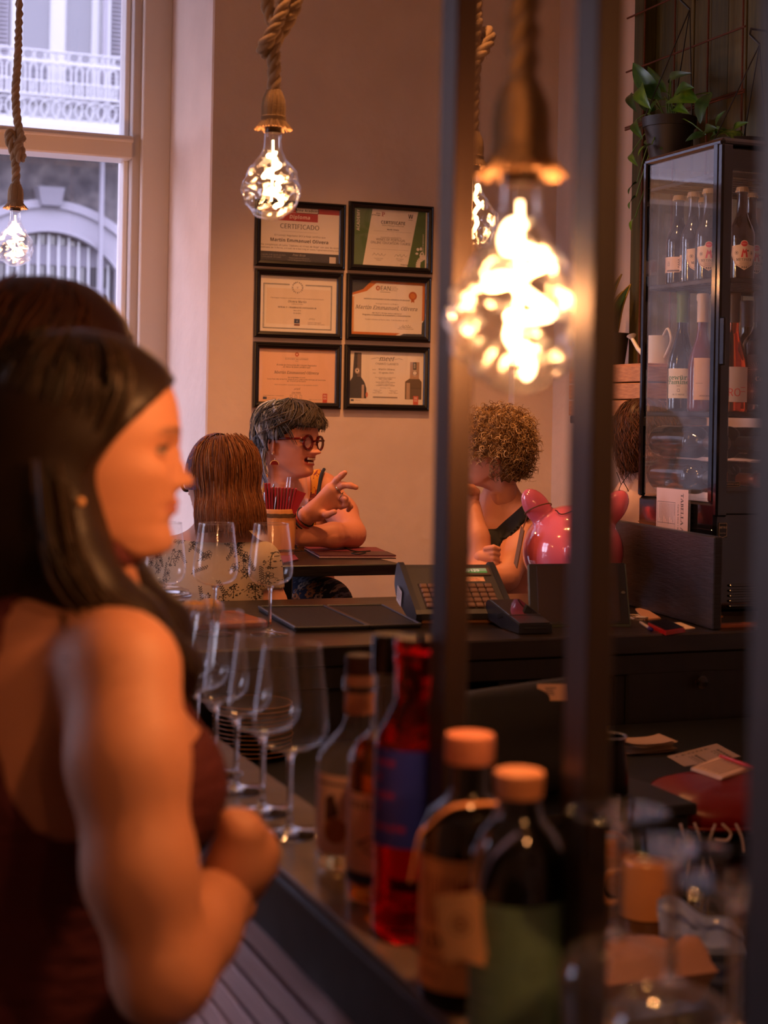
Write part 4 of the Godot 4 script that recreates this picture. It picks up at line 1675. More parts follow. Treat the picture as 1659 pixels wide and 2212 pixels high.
	var beers := [[1466, 2.31, 2.4, "brown beer bottle showing its barcode back label, behind the side glass"], [1497, 2.31, -0.05, "brown beer bottle with shield label turned away, second from the left behind the side glass"], [1516, 2.388, 0.6, "brown beer bottle standing behind the two front ones, only its crown cap clear"], [1530, 2.31, -0.5, "brown beer bottle with shield label cut by the fridge corner post"], [1602, 2.37, -0.35, "brown beer bottle with full shield label behind the fridge door"], [1622, 2.45, -0.1, "brown beer bottle with purple seal just right of the full shield label"]]
	for q in beers:
		var r := ray(q[0], 500)
		var p: Vector3 = CP + r * (q[1] / r.x)
		var bt := thing("beer_bottle", q[3], "bottle", Vector3(p.x, 1.955, p.z), q[2], gn)
		b = MB.new()
		b.lathe(bottle_prof(0.243, 0.0335, 0.0135, 0.115, 0.185, 0.0015), 32, Transform3D(), 0.9)
		put("glass_body", b, brown, bt)
		b = MB.new()
		var cp := [[0.0165, 0.232], [0.0162, 0.24], [0.0145, 0.2445], [0.0, 0.245]]
		b.lathe(cp, 24)
		for k in 21:
			b.ball(Vector3(sin(TAU * k / 21) * 0.0162, 0.2335, cos(TAU * k / 21) * 0.0162), Vector3(0.0018, 0.003, 0.0018), 6)
		put("crown_cap", b, capm, bt)
		b = MB.new()
		b.arc(0.0341, 0.024, 0.106, -1.15, 1.15, 20)
		put("front_label", b, lm, bt)
		b = MB.new()
		b.arc(0.0339, 0.034, 0.076, 1.5, TAU - 1.5, 20)
		put("back_label", b, print_mat(back.tex(), 0.55), bt)
	var gp := "wine bottles inside the fridge"
	var green := dark_glass(Color(0.035, 0.04, 0.02))
	var p0 := func(x: float, X: float) -> Vector3:
		var r := ray(x, 760)
		var p := CP + r * (X / r.x)
		return Vector3(p.x, 1.615, p.z)
	var rp := ray(1637, 500)
	rp = CP + rp * (2.52 / rp.x)
	wine_bottle("dark wine bottle at the right end of the upper fridge shelf beside the beer", gp, Vector3(rp.x, 1.955, rp.z), 0.215, 0.036, green, mat(Color(0.45, 0.35, 0.28), 0.4), 0.05, null, [], 0.0)
	# standing wines
	var c1 := Canvas.new(240, 300, Color(0.90, 0.86, 0.76))
	c1.text("gewürz", 120, 92, 62, Color(0.12, 0.45, 0.22), true, true)
	c1.text("traminer", 120, 138, 58, Color(0.12, 0.45, 0.22), true, true)
	c1.text("2022", 120, 176, 18, INK)
	c1.frame(108, 206, 24, 28, 3, INK)
	c1.text("ALTO ADIGE", 120, 262, 22, INK)
	wine_bottle("dark wine bottle with light green capsule and cream label with green lettering", gp, p0.call(1473, 2.318), 0.325, 0.039, green, mat(Color(0.36, 0.52, 0.22), 0.4), 0.085, c1.tex(), [0.035, 0.115, 0.85], -0.75, 0.9)
	var c2 := Canvas.new(200, 300, Color(0.88, 0.74, 0.60))
	c2.text("LACRYMA ROSA", 100, 270, 14, INK)
	c2.rect(20, 180, 60, 2, INK)
	var rose := glass(Color(0.75, 0.20, 0.14), 0.035)
	wine_bottle("rosé wine bottle with white capsule and plain tan label near the corner post", gp, p0.call(1517, 2.312), 0.31, 0.0375, mat(Color(0.36, 0.07, 0.05), 0.06), mat(Color(0.86, 0.78, 0.68), 0.4), 0.075, c2.tex(), [0.03, 0.14, 0.8], -0.35, 0.9)
	var c3 := Canvas.new(200, 260, Color(0.85, 0.78, 0.76))
	c3.text("RO", 70, 190, 80, Color(0.85, 0.25, 0.25))
	c3.rect(120, 150, 50, 4, Color(0.85, 0.25, 0.25))
	c3.rect(120, 180, 50, 4, Color(0.85, 0.25, 0.25))
	wine_bottle("orange rosé bottle with pale label and dark capsule behind the fridge door", gp, p0.call(1584, 2.335), 0.305, 0.038, glass(Color(0.95, 0.45, 0.22), 0.035), mat(Color(0.17, 0.11, 0.09), 0.45), 0.075, c3.tex(), [0.025, 0.115, 0.85], -0.2, 0.9)
	wine_bottle("olive glass wine bottle with brown capsule at the back of the middle shelf", gp, p0.call(1612, 2.47), 0.30, 0.039, dark_glass(Color(0.11, 0.09, 0.02)), mat(Color(0.20, 0.13, 0.11), 0.45), 0.07, null, [], 0.0, 0.2)
	var c4 := Canvas.new(240, 300, Color(0.045, 0.035, 0.03))
	for q in [[60, 90], [150, 50], [170, 230], [40, 220]]:
		for k in 20:
			var a := TAU * k / 20
			c4.line([Vector2(q[0], q[1]), Vector2(q[0] + cos(a) * 52, q[1] + sin(a) * 44)], 1.5, Color(0.62, 0.5, 0.38))
	c4.rect(60, 128, 150, 50, Color(0.045, 0.035, 0.03))
	c4.text("Col Paré", 132, 146, 36, Color(0.85, 0.6, 0.4), true, true)
	c4.text("MOSCATO", 132, 172, 15, Color(0.7, 0.55, 0.42))
	wine_bottle("black wine bottle printed with fine sunburst lines at the fridge door", gp, p0.call(1641, 2.43), 0.315, 0.044, dark_glass(Color(0.035, 0.028, 0.026)), mat(Color(0.17, 0.11, 0.10), 0.4), 0.08, c4.tex(), [0.02, 0.15, 1.2], -0.2, 0.2)
	# lying bottles at the bottom, bases to the back
	var c5 := Canvas.new(300, 200, Color(0.88, 0.76, 0.68))
	c5.frame(6, 6, 288, 188, 2, INK)
	c5.text("ARGUTA", 150, 112, 46, INK, false, true, 0.5, 0, 0, 1.25)
	c5.frame(125, 28, 56, 44, 3, INK)
	c5.text("VINO BIANCO", 150, 148, 16, INK)
	c5.text("Gs", 230, 170, 38, INK, false, true, 0.5, 0.3)
	var c6 := Canvas.new(300, 220, Color(0.075, 0.06, 0.06))
	c6.text("SOMERBOSCO", 150, 92, 38, Color(0.80, 0.62, 0.32), true, true)
	c6.text("Valdobbiadene Brut", 150, 124, 18, Color(0.80, 0.62, 0.32))
	c6.disc(150, 36, 14, 18, Color(0.80, 0.62, 0.32))
	c6.line([Vector2(135, 58), Vector2(150, 40), Vector2(168, 56), Vector2(172, 30)], 6, Color(0.80, 0.62, 0.32))
	c6.ring(150, 172, 15, 6, Color(0.80, 0.62, 0.32))
	c6.text("Denominazione di Origine Controllata", 150, 205, 13, Color(0.80, 0.62, 0.32))
	var lying := [[2.287, 1.534, "lying wine bottle with cream label reading ARGUTA at the fridge's left", c5.tex(), 0.1, 0.042, mat(Color(0.25, 0.17, 0.1), 0.4), 1.45], [2.289, 1.443, "lying black-labelled bottle with gold lettering at the bottom left of the fridge", c6.tex(), 0.13, 0.045, mat(Color(0.1, 0.08, 0.08), 0.4), 1.45], [2.388, 1.44, "lying bottle with copper foil neck at the bottom of the fridge door", null, 0.0, 0.043, mat(Color(0.75, 0.42, 0.28), 0.3, 0.8), 0.0], [2.385, 1.535, "lying dark bottle with gold disc capsule in the fridge's second layer", null, 0.0, 0.043, mat(Color(0.12, 0.09, 0.07), 0.4), 0.0], [2.487, 1.44, "lying dark bottle with pale label low at the right in the fridge", c5.tex(), 0.1, 0.043, mat(Color(0.08, 0.06, 0.06), 0.4), 0.0], [2.484, 1.533, "lying dark bottle with silver swirl label high at the right in the fridge", null, 0.0, 0.043, mat(Color(0.4, 0.38, 0.37), 0.3, 0.6), 0.0], [2.583, 1.44, "lying dark bottle at the far right bottom of the fridge", null, 0.0, 0.043, mat(Color(0.1, 0.07, 0.06), 0.4), 0.0]]
	for q in lying:
		var wb := wine_bottle(q[2], gp, Vector3(q[0], q[1], fz0 + 0.022), 0.315, q[5], dark_glass(Color(0.05, 0.03, 0.022)), q[6], 0.08, null, [], 0.0, 0.2)
		wb.basis = Basis.from_euler(Vector3(PI / 2, 0, 0)) * Basis.from_euler(Vector3(0, PI - 0.9, 0))
		if q[3]:
			b = MB.new()
			b.arc(q[5] + 0.0007, 0.02, 0.02 + q[4], -1.2, 1.2, 22)
			put("label", b, print_mat(q[3], 0.5), wb)
	# the sheet in its clear sleeve leaning on the fridge side
	cv = Canvas.new(420, 300, Color(0.84, 0.72, 0.68))
	cv.frame(70, 120, 280, 170, 2, INK)
	for k in 11:
		cv.rect(70, 134 + k * 14, 280, 1, Color(0.4, 0.33, 0.33))
		cv.rect(78, 126 + k * 14, 60 + (k * 37) % 50, 3, Color(0.45, 0.38, 0.38))
	cv.rect(180, 120, 2, 170, INK)
	cv.text("TABELLA ALLERGENI", 210, 56, 34, INK, true, true)
	cv.text("Carta & Vino • Sommelier e Food", 210, 92, 18, INK)
	var st := thing("allergen_sheet", "pale printed allergen table in a clear sleeve leaning sideways on the fridge's side", "notice", at_x(1453, 1118, fx0 - 0.012))
	b = MB.new()
	b.sheet(0.21, 0.155, Transform3D(Basis(Vector3(0, -1, 0), Vector3(0, 0, 1), Vector3(-1, 0, 0)), Vector3(-0.002, -0.03, 0)))
	put("paper", b, print_mat(cv.tex(), 0.35), st)
	b = MB.new()
	b.box(Vector3(0.002, 0.215, 0.165), tf(Vector3(0.001, -0.03, 0)), 0.0004)
	put("sleeve", b, pane(0.05), st)
	# black stained wooden board standing on the counter before the fridge
	var q0 := at_y(1373, 1313, TOP)
	var q1 := at_y(1540, 1362, TOP)
	q0 = q1 + (q0 - q1) * 1.35
	var bd := thing("display_board", "black-stained wooden board standing on edge between tablet and fridge", "board", (q0 + q1) / 2)
	var ax := (q1 - q0).normalized()
	b = MB.new()
	b.box(Vector3(0.022, 0.218, q0.distance_to(q1)), looking(Vector3(0.011, 0.1095, 0), ax), 0.0025)
	var bm := StandardMaterial3D.new()
	bm.albedo_texture = ramp_tex(Color(0.03, 0.03, 0.04), Color(0.24, 0.235, 0.27), 0.02, 61)
	bm.uv1_triplanar = true
	bm.uv1_scale = Vector3(2, 42, 2)
	bm.roughness = 0.38
	bm.heightmap_enabled = true
	bm.heightmap_texture = noise_tex(0.04, 256, false, 62)
	bm.heightmap_scale = 0.06
	put("board", b, bm, bd)

func leaf(base: Vector3, tip: Vector3, w: float, nrm: Vector3, fold := 0.25, seg := 8) -> MB:
	var mb := MB.new()
	var ax := tip - base
	var side := ax.cross(nrm).normalized()
	var up := side.cross(ax).normalized()
	var L := ax.length()
	var pts := PackedVector3Array()
	for i in seg + 1:
		var u := i / float(seg)
		var ww := w * 0.5 * pow(sin(PI * pow(u, 0.72)), 0.85) if u < 1.0 else 0.0
		var c := base + ax * u + up * (sin(u * PI) * L * 0.12)
		for s in [-1.0, -0.5, 0.0, 0.5, 1.0]:
			pts.append(c + side * ww * s + up * absf(s) * ww * fold)
	mb.grid(pts, seg + 1, 5)
	return mb

func leaf_mat(a: Color, b: Color, sd: int) -> StandardMaterial3D:
	var m := StandardMaterial3D.new()
	m.albedo_texture = ramp_tex(a, b, 0.015, sd)
	m.uv1_scale = Vector3(0.6, 0.6, 1)
	m.roughness = 0.35
	m.backlight_enabled = true
	m.backlight = Color(0.12, 0.2, 0.03)
	return m

func build_plants() -> void:
	var X := 2.775
	var t := thing("planter_panel", "dark olive wooden board panel on the right wall with hanging plants", "wall panel")
	var z0 := at_x(1389, 100, 2.74).z
	var z1 := at_x(1645, 100, 2.74).z
	var planks := [wood(Color(0.24, 0.21, 0.045), Color(0.33, 0.29, 0.08), Vector3(9, 0.7, 9), 71, 0.7), wood(Color(0.20, 0.18, 0.035), Color(0.29, 0.26, 0.07), Vector3(9, 0.7, 9), 72, 0.7), wood(Color(0.26, 0.22, 0.055), Color(0.35, 0.305, 0.09), Vector3(9, 0.7, 9), 73, 0.7)]
	var n := 7
	for k in n:
		var b := MB.new()
		var za := lerpf(z0, z1, k / float(n))
		var zb := lerpf(z0, z1, (k + 1) / float(n))
		b.box(Vector3(0.018, 2.3, zb - za - 0.003), tf(Vector3(X - 0.011 - (k % 3) * 0.0015, 2.92, (za + zb) / 2)), 0.002)
		put("plank", b, planks[k % 3], t)
	var b := MB.new()
	b.box(Vector3(0.05, 2.3, 0.06), tf(Vector3(X - 0.045, 2.92, z0 + 0.03)), 0.003)
	put("frame_post", b, planks[1], t)
	# rusty mesh
	var g := thing("wire_trellis", "rusty steel grid fixed before the olive wooden panel", "trellis")
	var rust := StandardMaterial3D.new()
	rust.albedo_texture = ramp_tex(Color(0.26, 0.12, 0.06), Color(0.42, 0.21, 0.10), 0.1, 75)
	rust.uv1_triplanar = true
	rust.uv1_scale = Vector3.ONE * 6
	rust.roughness = 0.9
	for q in [1393, 1458, 1530, 1605]:
		b = MB.new()
		var z := at_x(q, 60, X - 0.08).z
		b.tube(PackedVector3Array([Vector3(X - 0.08, 1.78, z), Vector3(X - 0.08, 3.6, z)]), 0.0032, 6)
		put("upright_wire", b, rust, g)
	for q in [[1395, 140], [1560, 214], [1395, 22], [1395, 262]]:
		b = MB.new()
		var y := at_x(q[0], q[1], X - 0.086).y
		b.tube(PackedVector3Array([Vector3(X - 0.086, y, z0 - 0.02), Vector3(X - 0.086, y, z1 - 0.01)]), 0.0032, 6)
		put("cross_wire", b, rust, g)
	# hanging pots
	var plastic := mat(Color(0.10, 0.085, 0.085), 0.5)
	var greens := [leaf_mat(Color(0.10, 0.25, 0.05), Color(0.25, 0.42, 0.08), 81), leaf_mat(Color(0.14, 0.31, 0.06), Color(0.42, 0.55, 0.12), 82), leaf_mat(Color(0.09, 0.20, 0.05), Color(0.18, 0.33, 0.08), 83)]
	var xp := 2.64
	var pots := [[1446.0, 256.0, 1490.0, 20.0, "pothos plant with broad leaves in a black hanging pot"], [1600.0, 305.0, 1641.0, 96.0, "hanging plant behind the fridge top, mostly straps and leaf tips"]]
	var sets := [
		[[1430, 215, 1367, 135, 34, 0.5], [1440, 200, 1399, 143, 22, 0.2], [1449, 175, 1495, 158, 16, 0.1], [1447, 180, 1476, 154, 12, 0.3], [1452, 214, 1512, 222, 46, 0.6], [1537, 200, 1513, 268, 34, 0.3], [1436, 208, 1399, 259, 22, 0.3], [1384, 186, 1406, 236, 30, 0.6], [1362, 203, 1376, 243, 18, 0.5], [1401, 296, 1432, 323, 24, 0.4], [1408, 312, 1378, 338, 30, 0.4], [1525, 291, 1480, 306, 16, 0.3], [1372, 262, 1389, 302, 18, 0.4], [1460, 232, 1490, 246, 20, 0.5], [1418, 236, 1380, 226, 22, 0.4], [1470, 200, 1500, 190, 22, 0.3], [1365, 330, 1379, 360, 14, 0.3], [1376, 395, 1358, 420, 16, 0.3], [1374, 425, 1360, 452, 16, 0.3], [1372, 470, 1364, 500, 10, 0.2]],
		[[1551, 292, 1568, 238, 18, 0.3], [1585, 293, 1618, 264, 16, 0.3], [1524, 288, 1550, 277, 18, 0.3], [1540, 300, 1572, 280, 20, 0.4], [1600, 300, 1570, 285, 16, 0.4]]]
	for k in 2:
		var q: Array = pots[k]
		var c := at_x(q[0], q[1], xp)
		var p := thing("hanging_plant", q[4], "plant", c)
		b = MB.new()
		b.lathe([[0.0, -0.13], [0.055, -0.13], [0.06, -0.125], [0.078, -0.03], [0.084, -0.03], [0.086, 0.0], [0.08, 0.0], [0.076, -0.025], [0.0, -0.025]], 30)
		put("pot", b, plastic, p)
		b = MB.new()
		b.ball(Vector3(0, -0.025, 0), Vector3(0.075, 0.012, 0.075), 14)
		put("soil", b, mat(Color(0.08, 0.055, 0.035), 0.95), p)
		b = MB.new()
		var apex := at_x(q[2], q[3], xp) - c
		for a in [0.4, 2.5, 4.6]:
			b.tube(PackedVector3Array([apex, Vector3(sin(a) * 0.084, -0.002, cos(a) * 0.084)]), 0.0022, 5)
		b.tube(PackedVector3Array([apex, apex + Vector3(-0.02, 0.03, -0.02), apex + Vector3(-0.01, 0.05, -0.03), apex + Vector3(0.04, 0.05, -0.03), Vector3(X - 0.088 - c.x, apex.y + 0.04, apex.z - 0.03)]), 0.004, 6)
		put("hanger", b, mat(Color(0.05, 0.045, 0.045), 0.4), p)
		var i := 0
		for l in sets[k]:
			var off := 0.05 * sin(i * 2.4)
			var base := at_x(l[0], l[1], xp - 0.03 + off) - c
			var tip := at_x(l[2], l[3], xp - 0.07 + off) - c
			var lf := leaf(base, tip, l[4] * 6.2 / FPX, Vector3(-1, l[5], 0.3 * sin(i * 1.7)).normalized())
			put("leaf", lf, greens[i % 3], p)
			b = MB.new()
			var root := Vector3(0.02 * sin(i), -0.015, 0.03 * cos(i * 1.3))
			b.tube(spline([root, (root + base) / 2 + Vector3(0, 0.03, 0), base], 6), 0.002, 5, false)
			put("leaf_stalk", b, greens[1], p)
			i += 1
	# snake plant in a grey pot, wooden crate and watering can on a wall shelf behind the fridge
	var cr := at_x(1392, 862, 2.66)
	var cz := cr.z
	var sh := thing("wall_shelf", "narrow wall shelf under the wooden crate behind the fridge", "shelf", Vector3(2.665, cr.y - 0.07, cz - 0.06))
	b = MB.new()
	b.box(Vector3(0.22, 0.025, 0.5), Transform3D(), 0.003)
	put("shelf_board", b, M["darkwood"], sh)
	var crate := thing("wooden_crate", "pale wooden crate of horizontal boards standing behind the fridge", "crate", Vector3(2.655, cr.y - 0.0575, cz - 0.06))
	var pine := wood(Color(0.62, 0.40, 0.24), Color(0.76, 0.53, 0.33), Vector3(3, 18, 3), 77, 0.6)
	for k in 3:
		for s in 4:
			b = MB.new()
			var sz: Vector3 = [Vector3(0.2, 0.05, 0.01), Vector3(0.2, 0.05, 0.01), Vector3(0.01, 0.05, 0.5), Vector3(0.01, 0.05, 0.5)][s]
			b.box(sz, tf(Vector3([0, 0, -0.1, 0.1][s], 0.026 + k * 0.054, [-0.25, 0.25, 0, 0][s])), 0.002)
			put("board", b, pine, crate)
	b = MB.new()
	b.box(Vector3(0.2, 0.008, 0.5), tf(Vector3(0, 0.162, 0)), 0.001)
	put("lid", b, pine, crate)
	var top := cr.y - 0.0575 + 0.167
	var sp_at := at_x(1358, 800, 2.62)
	var sp := thing("snake_plant", "snake plant with yellow-edged leaves in a grey pot left of the fridge", "plant", Vector3(2.635, top, cz - 0.19))
	b = MB.new()
	b.lathe([[0.0, 0.0], [0.05, 0.0], [0.065, 0.11], [0.062, 0.11], [0.05, 0.1], [0.0, 0.1]], 28)
	put("pot", b, mat(Color(0.16, 0.16, 0.17), 0.6), sp)
	for k in 7:
		var a := k * 2.4
		var l := leaf(Vector3(sin(a) * 0.02, 0.1, cos(a) * 0.02), Vector3(sin(a) * 0.07 - 0.01, 0.30 + 0.05 * sin(k * 1.9), cos(a) * 0.09), 0.05, Vector3(-1, 0.2, 0.4 * sin(a)), 0.3, 10)
		put("leaf", l, greens[2], sp)
		var e := MB.new()
		for s in [0, 4]:
			var ps := PackedVector3Array()
			for i in 11:
				ps.append(l.v[i * 5 + s])
			e.tube(ps, 0.0024, 4, false)
		put("leaf_edge", e, mat(Color(0.55, 0.45, 0.12), 0.5), sp)
	var wc := thing("watering_can", "small white watering can standing on the wooden crate seen through the fridge", "watering can", Vector3(2.645, top, cz + 0.10))
	b = MB.new()
	b.lathe([[0.0, 0.0], [0.04, 0.0], [0.042, 0.004], [0.036, 0.09], [0.034, 0.09], [0.0, 0.088]], 26)
	var white := mat(Color(0.80, 0.78, 0.74), 0.35)
	put("body", b, white, wc)
	b = MB.new()
	b.tube(PackedVector3Array([Vector3(-0.02, 0.02, -0.03), Vector3(-0.03, 0.05, -0.07), Vector3(-0.035, 0.085, -0.1)]), [0.009, 0.007, 0.006], 10)
	b.lathe([[0.006, 0.0], [0.016, 0.012], [0.0, 0.014]], 14, looking(Vector3(-0.035, 0.083, -0.098), Vector3(0, 1, -0.5)) * tf(Vector3.ZERO, Vector3(PI / 2, 0, 0)))
	put("spout", b, white, wc)
	b = MB.new()
	b.tube(spline([Vector3(0, 0.085, 0.03), Vector3(0, 0.11, 0.06), Vector3(0, 0.07, 0.08), Vector3(0, 0.02, 0.042)], 12), 0.004, 8)
	put("handle", b, white, wc)

var glass_proto: Node3D
func make_glass(label: String, at: Vector3, group: String) -> Node3D:
	if glass_proto:
		var d := dup(glass_proto, label, at)
		d.set_meta("group", group)
		return d
	var t := thing("wine_glass", label, "wine glass", at, 0.0, group)
	var b := MB.new()
	b.lathe([[0.0, 0.0], [0.0405, 0.0], [0.0425, 0.0012], [0.0415, 0.0024], [0.02, 0.0052], [0.008, 0.0085], [0.0045, 0.014], [0.0036, 0.024], [0.0034, 0.06], [0.0036, 0.092], [0.0046, 0.1], [0.009, 0.1065], [0.0, 0.108]], 28, Transform3D(), 1.0)
	put("stem_and_foot", b, glass(Color(0.99, 0.99, 1.0), 0.05), t)
	b = MB.new()
	b.lathe([[0.0, 0.1075], [0.012, 0.1078], [0.028, 0.112], [0.040, 0.1185], [0.0465, 0.127], [0.0495, 0.138], [0.0493, 0.152], [0.047, 0.175], [0.0438, 0.2], [0.0405, 0.225], [0.038, 0.2445]], 40, Transform3D(), 2.0)
	var pm := pane(0.02)
	put("bowl", b, pm, t)
	b = MB.new()
	var ps := PackedVector3Array()
	for k in 41:
		ps.append(Vector3(sin(TAU * k / 40) * 0.038, 0.2445, cos(TAU * k / 40) * 0.038))
	b.tube(ps, 0.0007, 6, false)
	put("rim", b, glass(Color(0.99, 0.99, 1.0), 0.05), t)
	glass_proto = t
	return t

func build_ledge_things() -> void:
	# six glasses in a row on the ledge
	var row := "wine glasses in the row on the bar ledge"
	var words := ["farthest", "second farthest", "third farthest", "third nearest", "second nearest", "nearest"]
	var stems := [[456, 1604], [497, 1629], [537, 1661], [582, 1697], [642, 1742], [714, 1788]]
	for k in 6:
		var p := at_y(stems[k][0], stems[k][1] + 6, LEDGE)
		p.x = 0.648
		make_glass("empty stemmed wine glass, %s of the six in the row on the ledge" % words[k], p, row)
	row = "wine glasses standing on the back counter"
	var w2 := ["partly hidden by the foreground woman's hair", "just right of the foreground woman's chin", "in front of the floral tee shirt", "before the wooden barrel pot"]
	var i := 0
	for x in [246, 349, 462, 581]:
		var p := at_y(x + 1, 1371, TOP)
		make_glass("empty wine glass on the back counter %s" % w2[i], p, row)
		i += 1
	# three upside-down glasses at the near end
	row = "upturned wine glasses on the near end of the ledge"
	var w3 := ["with its foot against the dark post", "in the middle of the three upturned ones", "nearest the viewer, at the right edge behind the post"]
	i = 0
	for q in [[1337, 1.275], [1455, 1.17], [1592, 1.075]]:
		var p := px(q[0], 1800, q[1])
		var g := make_glass("upside-down wine glass %s" % w3[i], Vector3(p.x, LEDGE + 0.232, p.z), row)
		g.basis = Basis.from_euler(Vector3(PI, i * 0.7, 0)).scaled(Vector3.ONE * 0.945)
		i += 1
	# bottles
	var gp := "spirit bottles on the bar ledge"
	var tan := Color(0.80, 0.55, 0.40)
	# clear bottle, cork stopper
	var at := at_x(774, 1650, 0.672)
	var t := thing("spirit_bottle", "clear glass bottle with dark-topped cork and cream picture label, left end of the bottle row", "bottle", Vector3(0.672, LEDGE, at.z), -0.55, gp)
	t.scale = Vector3.ONE * 1.04
	var b := MB.new()
	var prof := bottle_prof(0.225, 0.0475, 0.0165, 0.128, 0.178, 0.003)
	prof.pop_back()
	b.lathe(prof, 40, Transform3D(), 0.9)
	put("glass_body", b, pane(0.03), t)
	b = MB.new()
	b.lathe([[0.0, 0.012], [0.044, 0.012], [0.0455, 0.016], [0.0455, 0.034], [0.0, 0.034]], 36)
	put("spirit", b, glass(Color(0.98, 0.85, 0.6), 0.033), t)
	b = MB.new()
	b.lathe([[0.0, 0.205], [0.0125, 0.205], [0.0145, 0.226], [0.0165, 0.226], [0.017, 0.228], [0.017, 0.246], [0.016, 0.248], [0.0, 0.248]], 24)
	put("cork_stopper", b, mat(Color(0.26, 0.13, 0.09), 0.5), t)
	b = MB.new()
	b.lathe([[0.0145, 0.222], [0.0158, 0.226], [0.0158, 0.214], [0.0145, 0.213]].map(func(q): return [q[0], q[1]]), 20)
	b.arc(0.0173, 0.182, 0.206, -PI, PI, 28)
	put("neck_band", b, mat(tan, 0.6), t)
	var c := Canvas.new(256, 300, Color(0.90, 0.75, 0.68))
	c.poly(PackedVector2Array([Vector2(150, 70), Vector2(190, 60), Vector2(200, 140), Vector2(240, 190), Vector2(226, 280), Vector2(150, 260), Vector2(120, 180)]), Color(0.20, 0.13, 0.10))
	c.disc(90, 210, 34, 50, Color(0.66, 0.40, 0.22))
	c.poly(PackedVector2Array([Vector2(60, 90), Vector2(86, 70), Vector2(100, 150), Vector2(60, 180)]), Color(0.32, 0.2, 0.16))
	c.rect(30, 30, 120, 10, Color(0.4, 0.3, 0.28))
	b = MB.new()
	b.arc(0.0481, 0.03, 0.118, -1.25, 1.25, 24)
	put("label", b, print_mat(c.tex(), 0.6), t)
	# amber bottle
	at = at_x(836, 1700, 0.66)
	t = thing("spirit_bottle", "amber spirit bottle with pink label and black stopper beside the red bottle", "bottle", Vector3(0.66, LEDGE, at.z), -0.5, gp)
	t.scale = Vector3.ONE * 1.03
	b = MB.new()
	b.lathe(bottle_prof(0.262, 0.043, 0.0155, 0.155, 0.20, 0.003), 40, Transform3D(), 0.9)
	put("glass_body", b, pane(0.03), t)
	b = MB.new()
	b.lathe([[0.0, 0.008], [0.04, 0.008], [0.0415, 0.012], [0.0415, 0.15], [0.036, 0.172], [0.03, 0.18], [0.0, 0.18]], 36)
	put("spirit", b, glass(Color(0.85, 0.42, 0.08), 0.033), t)
	b = MB.new()
	b.lathe([[0.0, 0.25], [0.0185, 0.25], [0.019, 0.252], [0.019, 0.288], [0.0175, 0.291], [0.0, 0.291]], 28)
	put("stopper", b, mat(Color(0.03, 0.028, 0.03), 0.2), t)
	c = Canvas.new(256, 300, Color(0.92, 0.74, 0.64))
	c.text("DISTILLERIA", 118, 40, 30, Color(0.3, 0.2, 0.2), true)
	c.line([Vector2(60, 170), Vector2(100, 140), Vector2(150, 150), Vector2(160, 190), Vector2(110, 200), Vector2(80, 180)], 6, Color(0.35, 0.26, 0.3))
	c.text("Riserva", 120, 165, 30, Color(0.3, 0.22, 0.24), false, true, 0.5, 0.3)
	c.rect(0, 262, 256, 38, Color(0.10, 0.12, 0.24))
	b = MB.new()
	b.arc(0.0436, 0.028, 0.125, -1.3, 1.3, 24)
	put("label", b, print_mat(c.tex(), 0.6), t)
	# red bottle, blue label
	at = at_x(893, 1700, 0.645)
	t = thing("spirit_bottle", "tall ruby red liqueur bottle with wide blue label touching the dark post", "bottle", Vector3(0.645, LEDGE, at.z), -0.62, gp)
	t.scale = Vector3.ONE * 1.02
	b = MB.new()
	b.lathe([[0.0, 0.006], [0.03, 0.006], [0.038, 0.0], [0.0405, 0.006], [0.0405, 0.195], [0.039, 0.206], [0.022, 0.238], [0.0205, 0.246], [0.0205, 0.278], [0.022, 0.28], [0.022, 0.288], [0.02, 0.29], [0.0, 0.29]], 40, Transform3D(), 0.9)
	put("glass_body", b, glass(Color(0.92, 0.03, 0.06), 0.04, 0.02), t)
	b = MB.new()
	b.lathe([[0.0, 0.29], [0.0205, 0.29], [0.0225, 0.293], [0.0225, 0.302], [0.021, 0.305], [0.0, 0.305]], 30)
	put("stopper", b, glass(Color(0.9, 0.04, 0.07), 0.05, 0.05), t)
	c = Canvas.new(300, 300, Color(0.13, 0.18, 0.58))
	for k in 5:
		c.text(["liquore", "di", "ciliegie", "*", "artigianale"][k], 66, 40 + k * 50, 34, Color(0.62, 0.08, 0.26), true)
	b = MB.new()
	b.arc(0.041, 0.098, 0.196, -1.5, 1.5, 26)
	put("label", b, print_mat(c.tex(), 0.45), t)
	# gin bottle, brown label, hanging tag
	var gin := glass(Color(0.40, 0.40, 0.30), 0.045, 0.01)
	at = at_x(1010, 1900, 0.622)
	t = thing("spirit_bottle", "dark glass bottle with cork top, ochre label and cardboard tag on its neck", "bottle", Vector3(0.622, LEDGE, at.z), -0.45, gp)
	b = MB.new()
	b.lathe([[0.0, 0.008], [0.03, 0.008], [0.04, 0.0], [0.0445, 0.008], [0.0445, 0.148], [0.043, 0.163], [0.036, 0.178], [0.026, 0.186], [0.019, 0.192], [0.0175, 0.2], [0.0175, 0.222], [0.0, 0.222]], 40, Transform3D(), 0.9)
	var gd := dark_glass(Color(0.045, 0.04, 0.028))
	put("glass_body", b, gd, t)
	b = MB.new()
	b.lathe([[0.0, 0.222], [0.0225, 0.222], [0.0235, 0.224], [0.0235, 0.245], [0.022, 0.248], [0.0, 0.249]], 30)
	put("cork_stopper", b, wood(Color(0.74, 0.45, 0.34), Color(0.84, 0.55, 0.42), Vector3(12, 20, 12), 91, 0.6), t)
	c = Canvas.new(300, 300, Color(0.90, 0.64, 0.40))
	for k in 9:
		c.rect(40 + k * 11, 40, 4, 110, Color(0.52, 0.16, 0.10))
	c.disc(170, 100, 50, 62, Color(0.55, 0.20, 0.12))
